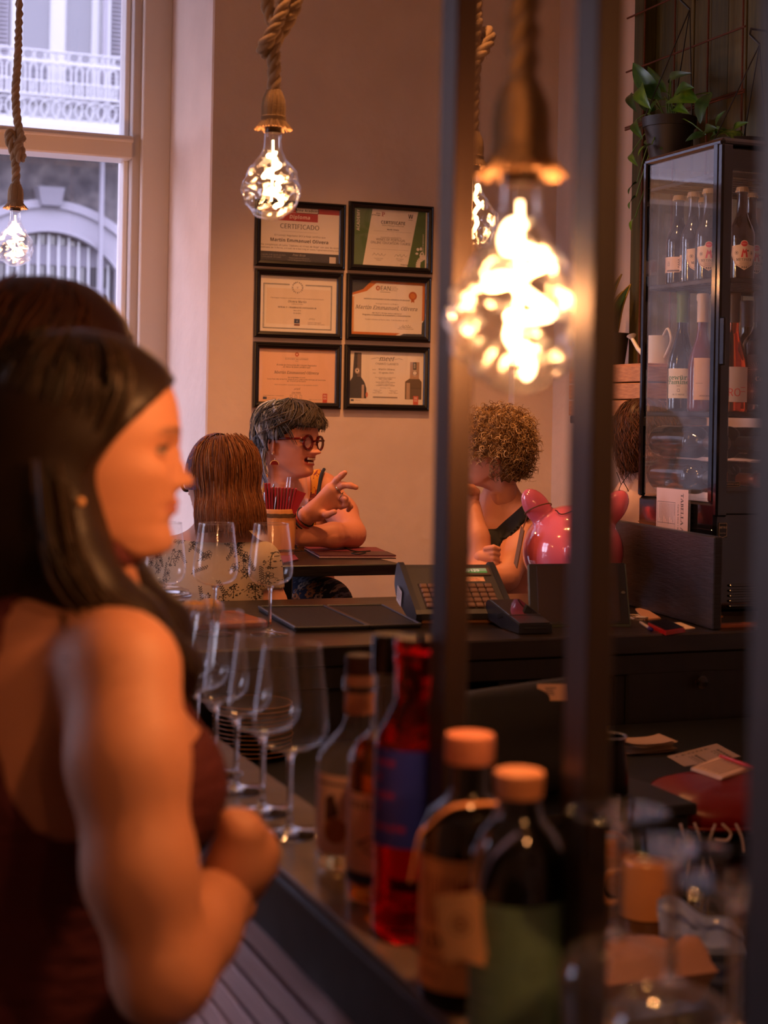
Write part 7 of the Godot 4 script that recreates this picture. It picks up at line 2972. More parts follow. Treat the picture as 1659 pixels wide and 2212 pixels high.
func person_front() -> void:
	var root := thing("person", "young woman in a maroon tank top in profile, dark hair tucked behind her ear", "person")
	var skin := Color(0.72, 0.50, 0.38)
	var H := 0.226
	var hx := head_at(168, 1198, 1.66, PI / 2 + 0.18, 0.035)
	var mb := MB.new()
	make_head(mb, hx, H, {"skin": skin, "lip": Color(0.60, 0.34, 0.29), "brow": Color(0.07, 0.045, 0.03), "nose": 0.72, "lash": 0.011})
	var sd := Sdf.new(px(-260, 2500, 1.68) - Vector3(0.1, 0.0, 0.35), px(640, 1180, 1.6) + Vector3(0.1, 0.06, 0.35), 0.011)
	var bones := func(s: Sdf, g: float, arms: bool) -> void:
		s.cap(px(185, 1190, 1.665), px(120, 1350, 1.70), 0.052 + g, 0.062 + g, 0.03)
		s.cap(px(120, 1380, 1.70), px(240, 1442, 1.56), 0.056 + g, 0.055 + g, 0.05)
		s.cap(px(120, 1370, 1.72), px(215, 1420, 1.88), 0.055 + g, 0.058 + g, 0.05)
		s.ell(px(120, 1580, 1.70), Vector3(0.125 + g, 0.19 + g, 0.165 + g), flat_axes(), 0.05)
		s.ell(px(70, 1540, 1.60), Vector3(0.085 + g, 0.12 + g, 0.06 + g), flat_axes(), 0.05)
		s.ell(px(318, 1700, 1.665), Vector3(0.078 + g, 0.08 + g, 0.075 + g), flat_axes(), 0.04)
		s.ell(px(325, 1690, 1.80), Vector3(0.075 + g, 0.08 + g, 0.072 + g), flat_axes(), 0.04)
		s.cap(px(110, 1750, 1.70), px(90, 2100, 1.70), 0.135 + g, 0.125 + g, 0.06)
		s.cap(px(80, 2100, 1.70), px(60, 2450, 1.70), 0.13 + g, 0.17 + g, 0.06)
		if arms:
			s.chain([px(266, 1450, 1.53), px(276, 1640, 1.495), px(303, 1880, 1.475), px(350, 2105, 1.47)], [0.0555, 0.0525, 0.048, 0.043], 0.03)
			s.chain([px(352, 2105, 1.47), px(420, 2010, 1.54), px(500, 1905, 1.62)], [0.045, 0.042, 0.029], 0.02)
			s.chain([px(215, 1440, 1.88), px(230, 1750, 1.93), px(330, 1980, 1.90), px(500, 1950, 1.80)], [0.055, 0.05, 0.042, 0.03], 0.03)
	bones.call(sd, 0.0, true)
	sd.into(mb, tinted(skin))
	# right hand: a loose fist at the bar's edge
	var hd := Sdf.new(px(430, 2010, 1.62) - Vector3(0.03, 0.03, 0.09), px(640, 1700, 1.62) + Vector3(0.03, 0.03, 0.09), 0.0042)
	hd.chain([px(488, 1920, 1.61), px(515, 1868, 1.615)], [0.029, 0.031], 0.02)
	hd.chain([px(505, 1880, 1.605), px(522, 1800, 1.60)], [0.026, 0.024], 0.02)
	hd.chain([px(525, 1890, 1.63), px(556, 1835, 1.63)], [0.025, 0.022], 0.02)
	var kn := [[500, 1772, 1.595], [527, 1776, 1.602], [552, 1800, 1.612], [572, 1834, 1.625]]
	for k in 4:
		var q: Array = kn[k]
		hd.chain([px(510 + k * 9, 1855, 1.61 + k * 0.006), px(q[0], q[1], q[2]), px(q[0] + 22 - k * 3, q[1] + 10, q[2] + 0.03), px(q[0] + 12, q[1] + 48, q[2] + 0.035)], [0.013, 0.0112 - 0.0006 * k, 0.0096, 0.0085], 0.006)
	hd.chain([px(500, 1880, 1.64), px(490, 1810, 1.66), px(508, 1775, 1.67)], [0.014, 0.011, 0.009], 0.008)
	hd.into(mb, tinted(skin))
	put("body", mb, skin_mat(), root)
	# tank top: torso grown a little, cut at the deep armhole and the neck
	var td := Sdf.new(px(-260, 2500, 1.68) - Vector3(0.1, 0.0, 0.35), px(640, 1180, 1.6) + Vector3(0.1, 0.06, 0.35), 0.009)
	bones.call(td, 0.006, false)
	var A := CB.transposed()
	var hole := PackedVector2Array([Vector2(30, 1330), Vector2(14, 1440), Vector2(22, 1580), Vector2(52, 1700), Vector2(100, 1768), Vector2(160, 1800), Vector2(205, 1790), Vector2(330, 1740), Vector2(420, 1600), Vector2(400, 1440), Vector2(330, 1250), Vector2(90, 1200)])
	var pts_hole := PackedVector2Array()
	var d0 := 1.58
	for p in hole:
		pts_hole.append(Vector2((p.x - 829.5) / FPX * d0, (905.0 - p.y) / FPX * d0))
	td.cut(func(p: Vector3) -> float:
		var q: Vector3 = A * (p - CP)
		var e := Vector2(q.x, q.y)
		var inside := Geometry2D.is_point_in_polygon(e, pts_hole)
		var best := 1e9
		for i in pts_hole.size():
			best = minf(best, e.distance_to(Geometry2D.get_closest_point_to_segment(e, pts_hole[i], pts_hole[(i + 1) % pts_hole.size()])))
		var side := best if inside else -best
		if -q.z > 1.69:
			side = maxf(-0.05, q.y + 0.24)
		return side)
	mb = MB.new()
	td.into(mb)
	var mar := StandardMaterial3D.new()
	mar.albedo_color = Color(0.30, 0.075, 0.085)
	mar.roughness = 0.85
	mar.heightmap_enabled = true
	mar.heightmap_texture = noise_tex(0.03, 256, false, 123)
	mar.heightmap_scale = 0.4
	mar.uv1_triplanar = true
	mar.uv1_scale = Vector3(2, 6, 2)
	put("tank_top", mb, mar, root)
	# hair
	var hb := Sdf.new(px(-160, 1560, 1.66) - Vector3(0.1, 0.0, 0.2), px(420, 650, 1.66) + Vector3(0.06, 0.04, 0.2), 0.008)
	hb.ell(hx * (Vector3(0, 0.56, -0.01) * H), Vector3(0.40, 0.475, 0.50) * H, hx.basis, 0.02)
	var hinv := hx.affine_inverse()
	hb.cut(func(p: Vector3) -> float:
		var q: Vector3 = hinv * p / H
		var line := (q.z - 0.395 - (q.y - 0.806) * 1.02) * 0.70
		return line * H)
	hb.chain([px(70, 960, 1.66), px(40, 1150, 1.66), px(50, 1300, 1.67), px(90, 1380, 1.66)], [0.095, 0.098, 0.085, 0.03], 0.04)
	hb.chain([px(98, 1060, 1.60), px(118, 1180, 1.59), px(190, 1290, 1.60), px(285, 1345, 1.625), px(380, 1440, 1.66), px(402, 1505, 1.67)], [0.034, 0.036, 0.036, 0.028, 0.022, 0.006], 0.03)
	hb.chain([px(60, 1060, 1.75), px(200, 1280, 1.75), px(330, 1370, 1.73), px(395, 1480, 1.72)], [0.07, 0.06, 0.04, 0.012], 0.03)
	mb = MB.new()
	hb.into(mb, func(_p): return Color(0.016, 0.010, 0.007))
	var r := RandomNumberGenerator.new()
	r.seed = 31
	# strands over the mass, from the parting down past the ear
	for k in 420:
		var a := PI + r.randf_range(-2.05, 2.05)
		var y := r.randf_range(0.72, 0.985)
		var path := PackedVector3Array()
		var off := r.randf_range(0.055, 0.075)
		for i in 12:
			var u := i / 11.0
			var yy := lerpf(y, 0.28 - 0.4 * u, u)
			var aa := a + (PI - a) * 0.55 * u * u
			var p := skull(aa, clampf(yy, 0.42, 1.0))
			p = p + Vector3(p.x, (p.y - 0.55) * 0.9, p.z).normalized() * off
			p.y = yy + off * 0.6 * (1.0 - u)
			if (p.z - 0.395 - (p.y - 0.806) * 1.02) > 0.015:
				continue
			path.append(hx * (p * H))
		if path.size() > 4:
			var c := Color(0.05, 0.03, 0.018).lerp(Color(0.012, 0.008, 0.006), r.randf())
			strand(mb, path, 0.0016, c)
	for k in 60:
		var s := r.randf()
		var o := Vector3(r.randf_range(-0.02, 0.02), r.randf_range(-0.02, 0.02), r.randf_range(-0.03, 0.03))
		var path := spline([px(108, 1020, 1.575) + o, px(135, 1190, 1.56) + o * 1.2, px(215, 1300, 1.58) + o, px(310, 1350, 1.61) + o, px(385, 1440, 1.645) + o * 0.8, px(402 + s * 12, 1500, 1.66) + o * 0.4], 14)
		strand(mb, path, 0.0016, Color(0.05, 0.025, 0.012).lerp(Color(0.015, 0.01, 0.006), s))
	for k in 14:
		var path := spline([px(120 + k * 6, 1290, 1.58), px(150 + k * 7, 1380, 1.52), px(190 + k * 2, 1410 + k, 1.50), px(130 + k * 8, 1425 + k, 1.50)], 12)
		strand(mb, path, 0.001, Color(0.02, 0.012, 0.008))
	put("hair", mb, hair_mat(), root)
	mb = MB.new()
	mb.ball(px(174, 1084, 1.565), Vector3.ONE * 0.0045, 14)
	put("earring", mb, mat(Color(0.92, 0.70, 0.48), 0.15, 0.3), root, "round pearl earring")

func person_behind() -> void:
	var root := thing("person", "dark-haired person behind the foreground woman, only the top of the head showing", "person")
	var skin := Color(0.66, 0.46, 0.36)
	var H := 0.235
	var hx := head_at(82, 1012, 2.06, PI / 2 + 0.1, 0.05)
	var mb := MB.new()
	make_head(mb, hx, H, {"skin": skin})
	var sd := Sdf.new(px(82, 1900, 2.06) - Vector3(0.32, 0, 0.32), px(82, 1000, 2.06) + Vector3(0.32, 0.05, 0.32), 0.014)
	sd.cap(px(70, 1010, 2.06), px(40, 1150, 2.09), 0.055, 0.062, 0.03)
	sd.cap(px(40, 1190, 2.09), px(90, 1240, 1.93), 0.06, 0.06, 0.04)
	sd.cap(px(40, 1190, 2.09), px(40, 1230, 2.26), 0.06, 0.06, 0.04)
	sd.ell(px(45, 1390, 2.09), Vector3(0.12, 0.2, 0.17), flat_axes(), 0.05)
	sd.cap(px(50, 1450, 2.09), px(40, 1850, 2.09), 0.13, 0.14, 0.05)
	sd.into(mb, tinted(skin))
	put("body", mb, skin_mat(), root)
	var td := Sdf.new(px(82, 1900, 2.06) - Vector3(0.34, 0, 0.34), px(82, 1000, 2.06) + Vector3(0.34, 0.05, 0.34), 0.014)
	td.cap(px(40, 1200, 2.09), px(90, 1250, 1.93), 0.066, 0.066, 0.04)
	td.cap(px(40, 1200, 2.09), px(40, 1240, 2.26), 0.066, 0.066, 0.04)
	td.ell(px(45, 1390, 2.09), Vector3(0.128, 0.208, 0.178), flat_axes(), 0.05)
	td.cap(px(50, 1450, 2.09), px(40, 1850, 2.09), 0.138, 0.148, 0.05)
	mb = MB.new()
	td.into(mb)
	put("shirt", mb, mat(Color(0.12, 0.10, 0.11), 0.9), root)
	mb = MB.new()
	mb.col = Color(0.035, 0.014, 0.008)
	mb.tinted = true
	hair_cap(mb, hx, H, func(p: Vector3, _a: float) -> float:
		return 0.06 if p.z < 0.42 + (p.y - 0.72) * 0.9 and p.y > 0.0 else -0.03)
	var r := RandomNumberGenerator.new()
	r.seed = 77
	for k in 420:
		var a := PI + r.randf_range(-2.2, 2.2)
		var y := r.randf_range(0.62, 0.98)
		var path := PackedVector3Array()
		for i in 8:
			var u := i / 7.0
			var p := skull(a + (PI - a) * 0.2 * u, lerpf(y, y - 0.35, u))
			path.append(hx * ((p + Vector3(p.x, (p.y - 0.5), p.z).normalized() * (0.06 + 0.03 * sin(u * 3.0 + k))) * H))
		strand(mb, path, 0.0016, Color(0.10, 0.035, 0.015).lerp(Color(0.03, 0.012, 0.008), r.randf()))
	put("hair", mb, hair_mat(), root)

func toile() -> Texture2D:
	var c := Canvas.new(640, 640, Color(0.70, 0.62, 0.53))
	var r := RandomNumberGenerator.new()
	r.seed = 8
	var ink := Color(0.13, 0.11, 0.11)
	for k in 2600:
		c.rect(r.randi_range(0, 639), r.randi_range(0, 639), 1 + r.randi() % 5, 1, Color(0.66, 0.58, 0.49))
	for m in 64:
		var o := Vector2(r.randf_range(20, 620), r.randf_range(20, 620))
		if m % 3 == 0:   # a bush of small leaves round a stem
			var hgt := r.randf_range(70, 120)
			c.line([o, o - Vector2(r.randf_range(-10, 10), hgt)], 3, ink)
			for q in 60:
				var v := r.randf()
				var wd := 40.0 * sin(v * PI * 0.9 + 0.2)
				var p := o - Vector2(r.randf_range(-wd, wd), v * hgt)
				c.disc(p.x, p.y, r.randf_range(2, 5), r.randf_range(2, 4), ink, 7)
		elif m % 3 == 1:   # a flower in outline
			for q in 6:
				var a := TAU * q / 6 + m
				var p := o + Vector2(cos(a), sin(a)) * 15
				c.ring(p.x, p.y, 9, 2.5, ink)
			c.disc(o.x, o.y, 5, 5, ink)
			for q in 3:
				c.line([o, o + Vector2(r.randf_range(-40, 40), r.randf_range(20, 44))], 2.5, ink)
		else:   # a feathery branch
			var d := Vector2.from_angle(r.randf() * TAU)
			c.line([o - d * 50, o + d * 50], 3, ink)
			for q in 16:
				var p := o + d * lerpf(-50, 50, q / 15.0)
				var s := d.orthogonal() * (1 if q % 2 else -1) * 13 + d * 8
				c.poly(PackedVector2Array([p, p + s * 0.6 + d * 5, p + s, p + s * 0.6 - d * 4]), ink)
	return c.tex()

func person_tee() -> void:
	var root := thing("person", "woman with long auburn hair seen from behind in cream tee with black floral print", "person")
	var skin := Color(0.74, 0.52, 0.42)
	var H := 0.225
	var D := 4.38
	var hx := head_at(482, 1126, D, PI + 0.95, 0.08)
	var mb := MB.new()
	make_head(mb, hx, H, {"skin": skin})
	var lo := px(470, 1420, D) - Vector3(0.32, 0, 0.26)
	var hi := px(470, 1110, D) + Vector3(0.32, 0.05, 0.26)
	var bones := func(s: Sdf, g: float) -> void:
		s.cap(px(470, 1120, D), px(475, 1170, D), 0.055 + g, 0.06 + g, 0.03)
		s.cap(px(470, 1178, D), px(362, 1205, D + 0.05), 0.055 + g, 0.055 + g, 0.05)
		s.cap(px(480, 1178, D), px(556, 1216, D - 0.03), 0.055 + g, 0.052 + g, 0.05)
		s.ell(px(468, 1280, D), Vector3(0.15 + g, 0.17 + g, 0.105 + g), flat_axes(), 0.05)
		s.chain([px(558, 1218, D - 0.03), px(585, 1310, D - 0.03)], [0.05 + g, 0.042 + g], 0.03)
		s.chain([px(360, 1208, D + 0.05), px(335, 1320, D + 0.04)], [0.05 + g, 0.042 + g], 0.03)
		s.cap(px(462, 1300, D), px(460, 1410, D), 0.125 + g, 0.125 + g, 0.05)
	var sd := Sdf.new(lo, hi, 0.011)
	bones.call(sd, 0.0)
	sd.chain([px(585, 1310, D - 0.03), px(588, 1400, D - 0.08)], [0.042, 0.036], 0.03)
	sd.chain([px(335, 1320, D + 0.04), px(340, 1400, D + 0.1)], [0.042, 0.036], 0.03)
	sd.into(mb, tinted(skin))
	put("body", mb, skin_mat(), root)
	var td := Sdf.new(lo, hi, 0.009)
	bones.call(td, 0.007)
	var ny := px(470, 1166, D).y
	var rt := flat_axes().transposed()
	var sl: Vector3 = rt * px(573, 1270, D - 0.03)
	td.cut(func(p: Vector3) -> float:
		var q: Vector3 = rt * p
		var sleeve := minf(q.x - sl.x + 0.0, sl.y - q.y)
		return maxf(p.y - ny, sleeve))
	mb = MB.new()
	td.into(mb, null, cloth_uv(3.5))
	put("tee_shirt", mb, print_mat(toile(), 0.9), root)
	mb = MB.new()
	mb.col = Color(0.10, 0.035, 0.015)
	mb.tinted = true
	var env := func(a: float, y: float, off: float) -> Vector3:
		var p := skull(a, clampf(y, 0.05, 1.0))
		var n := Vector3(p.x, (p.y - 0.55) * 0.9, p.z).normalized()
		p += n * off
		if y < 0.55:
			var t := smoothstep(0.55, 0.15, y)
			var q := Vector3(sin(a) * 0.46, y, -0.06 + cos(a) * 0.46)
			p = Vector3(lerpf(p.x, q.x, t), y, lerpf(p.z, q.z, t))
		return p
	var pts := PackedVector3Array()
	for j in 34:
		var y := lerpf(-0.12, 1.0, sin(j / 33.0 * PI / 2))
		for k in 50:
			var a := PI + lerpf(-1.75, 1.75, k / 49.0)
			pts.append(hx * (env.call(a, y, 0.05) * H))
	mb.grid(pts, 34, 50)
	var r := RandomNumberGenerator.new()
	r.seed = 12
	for k in 1500:
		var a := PI + r.randf_range(-1.8, 1.8)
		var y0 := r.randf_range(0.55, 0.99)
		var y1 := r.randf_range(-0.2, 0.06)
		var off := r.randf_range(0.055, 0.085)
		var path := PackedVector3Array()
		var wob := r.randf() * TAU
		var am := r.randf_range(0.0, 0.035)
		for i in 11:
			var u := i / 10.0
			var p: Vector3 = env.call(a + am * sin(u * 7.0 + wob), lerpf(y0, y1, u), off + 0.012 * sin(u * 9.0 + wob))
			if u > 0.55:
				p *= Vector3(1.0 + (u - 0.55) * 0.12, 1.0, 1.0 + (u - 0.55) * 0.12)
			path.append(hx * (p * H))
		var c := Color(0.40, 0.15, 0.055).lerp(Color(0.07, 0.024, 0.012), pow(r.randf(), 0.8))
		if r.randf() < 0.06:
			c = Color(0.42, 0.25, 0.15)
		strand(mb, path, 0.0011, c)
	put("hair", mb, hair_mat(), root)
	# headband, glasses
	var c := Canvas.new(256, 64, Color(0.34, 0.25, 0.34))
	r.seed = 4
	for k in 26:
		c.ring(r.randf_range(0, 256), r.randf_range(6, 58), r.randf_range(5, 12), 2, Color(0.62, 0.36, 0.20))
		c.disc(r.randf_range(0, 256), r.randf_range(4, 60), 2.5, 2.5, Color(0.5, 0.3, 0.4))
	c.rect(0, 0, 256, 4, Color(0.46, 0.36, 0.46))
	c.rect(0, 60, 256, 4, Color(0.46, 0.36, 0.46))
	mb = MB.new()
	pts = PackedVector3Array()
	for j in 6:
		for k in 40:
			var t := lerpf(-1.75, 1.75, k / 39.0)
			var zz := lerpf(0.0, 0.30, j / 5.0)
			var sz := sqrt(1.0 - pow(zz / 0.47, 2.0))
			var puff := 0.075 + 0.02 * sin(j / 5.0 * PI)
			pts.append(hx * (Vector3(sin(t) * (0.338 * sz + puff), 0.5 + cos(t) * (0.5 * sz + puff), zz) * H))
	mb.grid(pts, 6, 40)
	put("headband", mb, print_mat(c.tex(), 0.85), root, "purple patterned headband")
	glasses(root, hx, H, mat(Color(0.10, 0.06, 0.05), 0.3), 0.1)

func glasses(root: Node3D, hx: Transform3D, H: float, m: Material, r: float) -> void:
	var mb := MB.new()
	for s in [-1, 1]:
		var ring := PackedVector3Array()
		for k in 25:
			var a := TAU * k / 24
			ring.append(hx * (Vector3(s * 0.155 + cos(a) * r, 0.49 + sin(a) * r * 0.98, 0.455 - 0.03 * absf(s * 0.155 + cos(a) * r) / 0.25) * H))
		mb.tube(ring, 0.019 * H, 8, false)
		mb.tube(PackedVector3Array([hx * (Vector3(s * 0.25, 0.535, 0.43) * H), hx * (Vector3(s * 0.335, 0.535, 0.39) * H), hx * (Vector3(s * 0.352, 0.525, 0.15) * H), hx * (Vector3(s * 0.345, 0.5, -0.04) * H), hx * (Vector3(s * 0.33, 0.44, -0.1) * H)]), 0.018 * H, 6)
	mb.tube(PackedVector3Array([hx * (Vector3(-0.06, 0.51, 0.47) * H), hx * (Vector3(0.0, 0.535, 0.50) * H), hx * (Vector3(0.06, 0.51, 0.47) * H)]), 0.016 * H, 6)
	var o := put("glasses", mb, m, root)
	mb = MB.new()
	for s in [-1, 1]:
		mb.lathe([[0.0, 0.0], [r * H * 0.5, 0.0], [r * H, 0.0]], 24, hx * tf(Vector3(s * 0.155, 0.49, 0.44) * H, Vector3(PI / 2, 0, 0)))
	put("lenses", mb, pane(0.03), o)

func floral(bg: Color, cols: Array, sd: int, dens: int) -> Texture2D:
	var c := Canvas.new(512, 512, bg)
	var r := RandomNumberGenerator.new()
	r.seed = sd
	for m in dens:
		var o := Vector2(r.randf_range(0, 512), r.randf_range(0, 512))
		var col: Color = cols[m % cols.size()]
		var s := r.randf_range(7, 17)
		for q in 6:
			var a := TAU * q / 6 + m
			c.disc(o.x + cos(a) * s, o.y + sin(a) * s, s * 0.55, s * 0.55, col, 9)
		c.disc(o.x, o.y, s * 0.45, s * 0.45, bg.darkened(0.3), 9)
		for q in 3:
			var e := o + Vector2.from_angle(r.randf() * TAU) * s * 3.0
			c.line([o, e], 2.5, col.darkened(0.3))
			c.disc(e.x, e.y, 5, 4, col.darkened(0.2), 7)
	return c.tex()

func person_grey() -> void:
	var root := thing("person", "gesturing woman with short grey hair, red glasses and a yellow floral sleeveless dress", "person")
	var skin := Color(0.80, 0.52, 0.42)
	var H := 0.222
	var hx := head_at(618, 1027, 5.1, 1.04, 0.03, -0.05)
	var mb := MB.new()
	make_head(mb, hx, H, {"skin": skin, "lip": Color(0.66, 0.20, 0.20), "brow": Color(0.50, 0.34, 0.28), "open": 0.75, "nose": 1.15})
	var lo := px(630, 1400, 5.15) - Vector3(0.36, 0, 0.36)
	var hi := px(640, 1020, 5.1) + Vector3(0.36, 0.06, 0.40)
	var torso := func(s: Sdf, g: float) -> void:
		s.ell(px(622, 1135, 5.34), Vector3(0.155 + g, 0.17 + g, 0.11 + g), flat_axes(), 0.05)
		s.ell(px(596, 1128, 5.27), Vector3(0.07 + g, 0.075 + g, 0.07 + g), flat_axes(), 0.04)
		s.ell(px(664, 1126, 5.27), Vector3(0.07 + g, 0.075 + g, 0.07 + g), flat_axes(), 0.04)
		s.cap(px(625, 1180, 5.34), px(640, 1300, 5.34), 0.12 + g, 0.145 + g, 0.06)
		s.cap(px(612, 1064, 5.31), px(690, 1054, 5.30), 0.048 + g, 0.050 + g, 0.04)
		s.cap(px(612, 1064, 5.31), px(548, 1075, 5.34), 0.048 + g, 0.050 + g, 0.04)
		s.cap(px(616, 1015, 5.15), px(612, 1070, 5.29), 0.043 + g * 0.3, 0.052 + g * 0.6, 0.03)
		s.chain([px(702, 1058, 5.29), px(738, 1108, 5.19), px(762, 1152, 5.08)], [0.050 + g, 0.048 + g, 0.042 + g], 0.03)
		s.chain([px(545, 1078, 5.34), px(560, 1154, 5.2), px(590, 1160, 5.02)], [0.050 + g, 0.045 + g, 0.04 + g], 0.03)
	var sd := Sdf.new(lo, hi, 0.0105)
	torso.call(sd, 0.0)
	sd.chain([px(760, 1156, 5.07), px(720, 1156, 4.98), px(650, 1160, 4.92)], [0.041, 0.038, 0.03], 0.02)
	sd.chain([px(590, 1160, 5.02), px(630, 1138, 4.94), px(672, 1108, 4.90)], [0.04, 0.036, 0.027], 0.02)
	sd.into(mb, tinted(skin))
	# the raised right hand
	var hd := Sdf.new(px(640, 1150, 4.9) - Vector3(0.03, 0.01, 0.12), px(790, 1005, 4.9) + Vector3(0.03, 0.01, 0.12), 0.0035)
	hd.chain([px(662, 1114, 4.90), px(682, 1100, 4.895)], [0.028, 0.026], 0.015)
	hd.chain([px(680, 1100, 4.89), px(714, 1058, 4.88)], [0.024, 0.021], 0.015)
	hd.chain([px(686, 1106, 4.895), px(724, 1070, 4.89)], [0.024, 0.020], 0.015)
	hd.chain([px(690, 1110, 4.90), px(732, 1084, 4.895)], [0.020, 0.017], 0.015)
	hd.chain([px(713, 1055, 4.88), px(728, 1036, 4.87), px(738, 1027, 4.865), px(745, 1021, 4.86)], [0.0115, 0.0098, 0.009, 0.0078], 0.006)
	hd.chain([px(722, 1060, 4.88), px(741, 1048, 4.865), px(757, 1049, 4.86), px(769, 1053, 4.86)], [0.0115, 0.0100, 0.0092, 0.008], 0.006)
	hd.chain([px(729, 1070, 4.885), px(745, 1078, 4.865), px(746, 1091, 4.87), px(736, 1096, 4.885)], [0.0115, 0.0098, 0.0088, 0.008], 0.006)
	hd.chain([px(733, 1083, 4.90), px(750, 1084, 4.90), px(757, 1094, 4.905), px(752, 1102, 4.91)], [0.0102, 0.0086, 0.0078, 0.007], 0.006)
	hd.chain([px(688, 1108, 4.885), px(706, 1112, 4.855), px(722, 1106, 4.845)], [0.014, 0.0105, 0.0088], 0.008)
	hd.into(mb, tinted(skin))
	# nails
	mb.col = Color(0.62, 0.34, 0.28)
	put("body", mb, skin_mat(), root)
	# teeth
	mb = MB.new()
	for k in 8:
		var x := (k - 3.5) * 0.024
		mb.box(Vector3(0.022, 0.034, 0.016) * H, hx * tf(Vector3(x, 0.262, 0.432 - x * x * 2.6) * H), 0.003 * H)
	for k in 6:
		var x := (k - 2.5) * 0.024
		mb.box(Vector3(0.021, 0.02, 0.014) * H, hx * tf(Vector3(x, 0.207, 0.418 - x * x * 2.6) * H), 0.003 * H)
	put("teeth", mb, mat(Color(0.85, 0.76, 0.66), 0.3), root)
	# dress
	var td := Sdf.new(lo, hi, 0.009)
	torso.call(td, 0.010)
	var A := flat_axes().transposed()
	var nk: Vector3 = A * px(622, 1052, 5.22)
	var ar: Vector3 = A * px(690, 1050, 5.3)
	var al: Vector3 = A * px(556, 1070, 5.34)
	td.cut(func(p: Vector3) -> float:
		var q: Vector3 = A * p
		var scoop := 0.074 - Vector2(q.x - nk.x, (q.y - nk.y) * 0.72).length()
		var arm := q.x - ar.x - 0.006 + 0.10 * clampf(ar.y - q.y, 0.0, 0.12)
		var arl := al.x - 0.01 - q.x
		return maxf(scoop, maxf(arm, arl)))
	mb = MB.new()
	var waist := px(630, 1232, 5.2).y
	td.cut(func(p: Vector3) -> float: return waist - p.y)
	td.into(mb, null, cloth_uv(4.2))
	put("dress_top", mb, print_mat(floral(Color(0.86, 0.56, 0.12), [Color(0.55, 0.14, 0.08), Color(0.40, 0.10, 0.16), Color(0.72, 0.26, 0.10)], 5, 60), 0.85), root)
	var kd := Sdf.new(px(640, 1420, 5.05) - Vector3(0.34, 0, 0.34), px(650, 1215, 5.1) + Vector3(0.34, 0, 0.34), 0.012)
	kd.ell(px(640, 1320, 5.30), Vector3(0.17, 0.13, 0.13), flat_axes(), 0.05)
	kd.cap(px(615, 1300, 5.15), px(655, 1305, 5.02), 0.085, 0.075, 0.05)
	kd.cap(px(690, 1300, 5.18), px(705, 1305, 5.06), 0.085, 0.075, 0.05)
	kd.cap(px(655, 1310, 5.02), px(655, 1430, 5.02), 0.085, 0.1, 0.05)
	kd.cap(px(704, 1310, 5.06), px(712, 1430, 5.06), 0.075, 0.1, 0.05)
	mb = MB.new()
	kd.into(mb, null, cloth_uv(3.4))
	put("skirt", mb, print_mat(floral(Color(0.10, 0.12, 0.22), [Color(0.66, 0.56, 0.50), Color(0.42, 0.40, 0.48), Color(0.62, 0.38, 0.20)], 9, 80), 0.85), root)
	mb = MB.new()
	mb.tube(spline([px(700, 1014, 5.28), px(694, 1026, 5.235), px(690, 1050, 5.215), px(686, 1075, 5.19), px(684, 1098, 5.18)], 20), 0.006, 6)
	put("navy_piping", mb, mat(Color(0.13, 0.15, 0.24), 0.8), root)
	# hair: cap, then layered strands swept from the crown
	mb = MB.new()
	mb.col = Color(0.030, 0.030, 0.036)
	mb.tinted = true
	var inhair := func(p: Vector3) -> bool:
		if p.y > 0.70:
			return true
		if p.z > 0.30 - (0.70 - p.y) * 1.25:
			return false
		if p.y < 0.5 and p.z > -0.14:
			return false
		return p.y > -0.12
	hair_cap(mb, hx, H, func(p: Vector3, a: float) -> float:
		return (0.055 + 0.012 * sin(a * 11.0)) if inhair.call(p) else -0.04)
	var r := RandomNumberGenerator.new()
	r.seed = 44
	# loose locks: bundles of strands that share a bend
	for q in 230:
		var a0 := r.randf() * TAU
		var y0 := 1.0 - pow(r.randf(), 1.3) * 0.72
		if cos(a0) > 0.35 and y0 < 0.74:
			continue
		var back := cos(a0) < 0.1
		var ln := r.randf_range(0.20, 0.42) * (1.2 if back else 0.8)
		var sw := r.randf_range(-0.5, 0.5) + (-0.5 if cos(a0) > 0.2 else 0.15)
		var curl := r.randf_range(-0.05, 0.09)
		var g0 := r.randf()
		for k in 7:
			var path := PackedVector3Array()
			var da := r.randf_range(-0.07, 0.07)
			var lift := r.randf_range(0.07, 0.12)
			for i in 9:
				var u := i / 8.0
				var yy := y0 - ln * u
				var p := skull(a0 + da + sw * u, clampf(yy, -0.12, 1.0))
				if cos(a0) > 0.2 and not inhair.call(p) and p.y < 0.64:
					break
				if p.z > -0.06 and p.y < 0.44:
					break
				var n := Vector3(p.x, (p.y - 0.45) * 0.9, p.z).normalized()
				path.append(hx * ((p + n * (lift + 0.05 * sin(u * PI) * r.randf_range(0.7, 1.0) + curl * u * u)) * H))
			if path.size() < 4:
				continue
			var front := smoothstep(-0.2, 0.8, cos(a0))
			var g := clampf(g0 + r.randf_range(-0.25, 0.25), 0.0, 1.0)
			var c := Color(0.022, 0.026, 0.040).lerp(Color(0.50, 0.54, 0.66), pow(g, 1.5) * (1.0 - 0.65 * front))
			c = c.lerp(Color(0.10, 0.062, 0.036), front * 0.65)
			strand(mb, path, r.randf_range(0.0008, 0.0016), c)
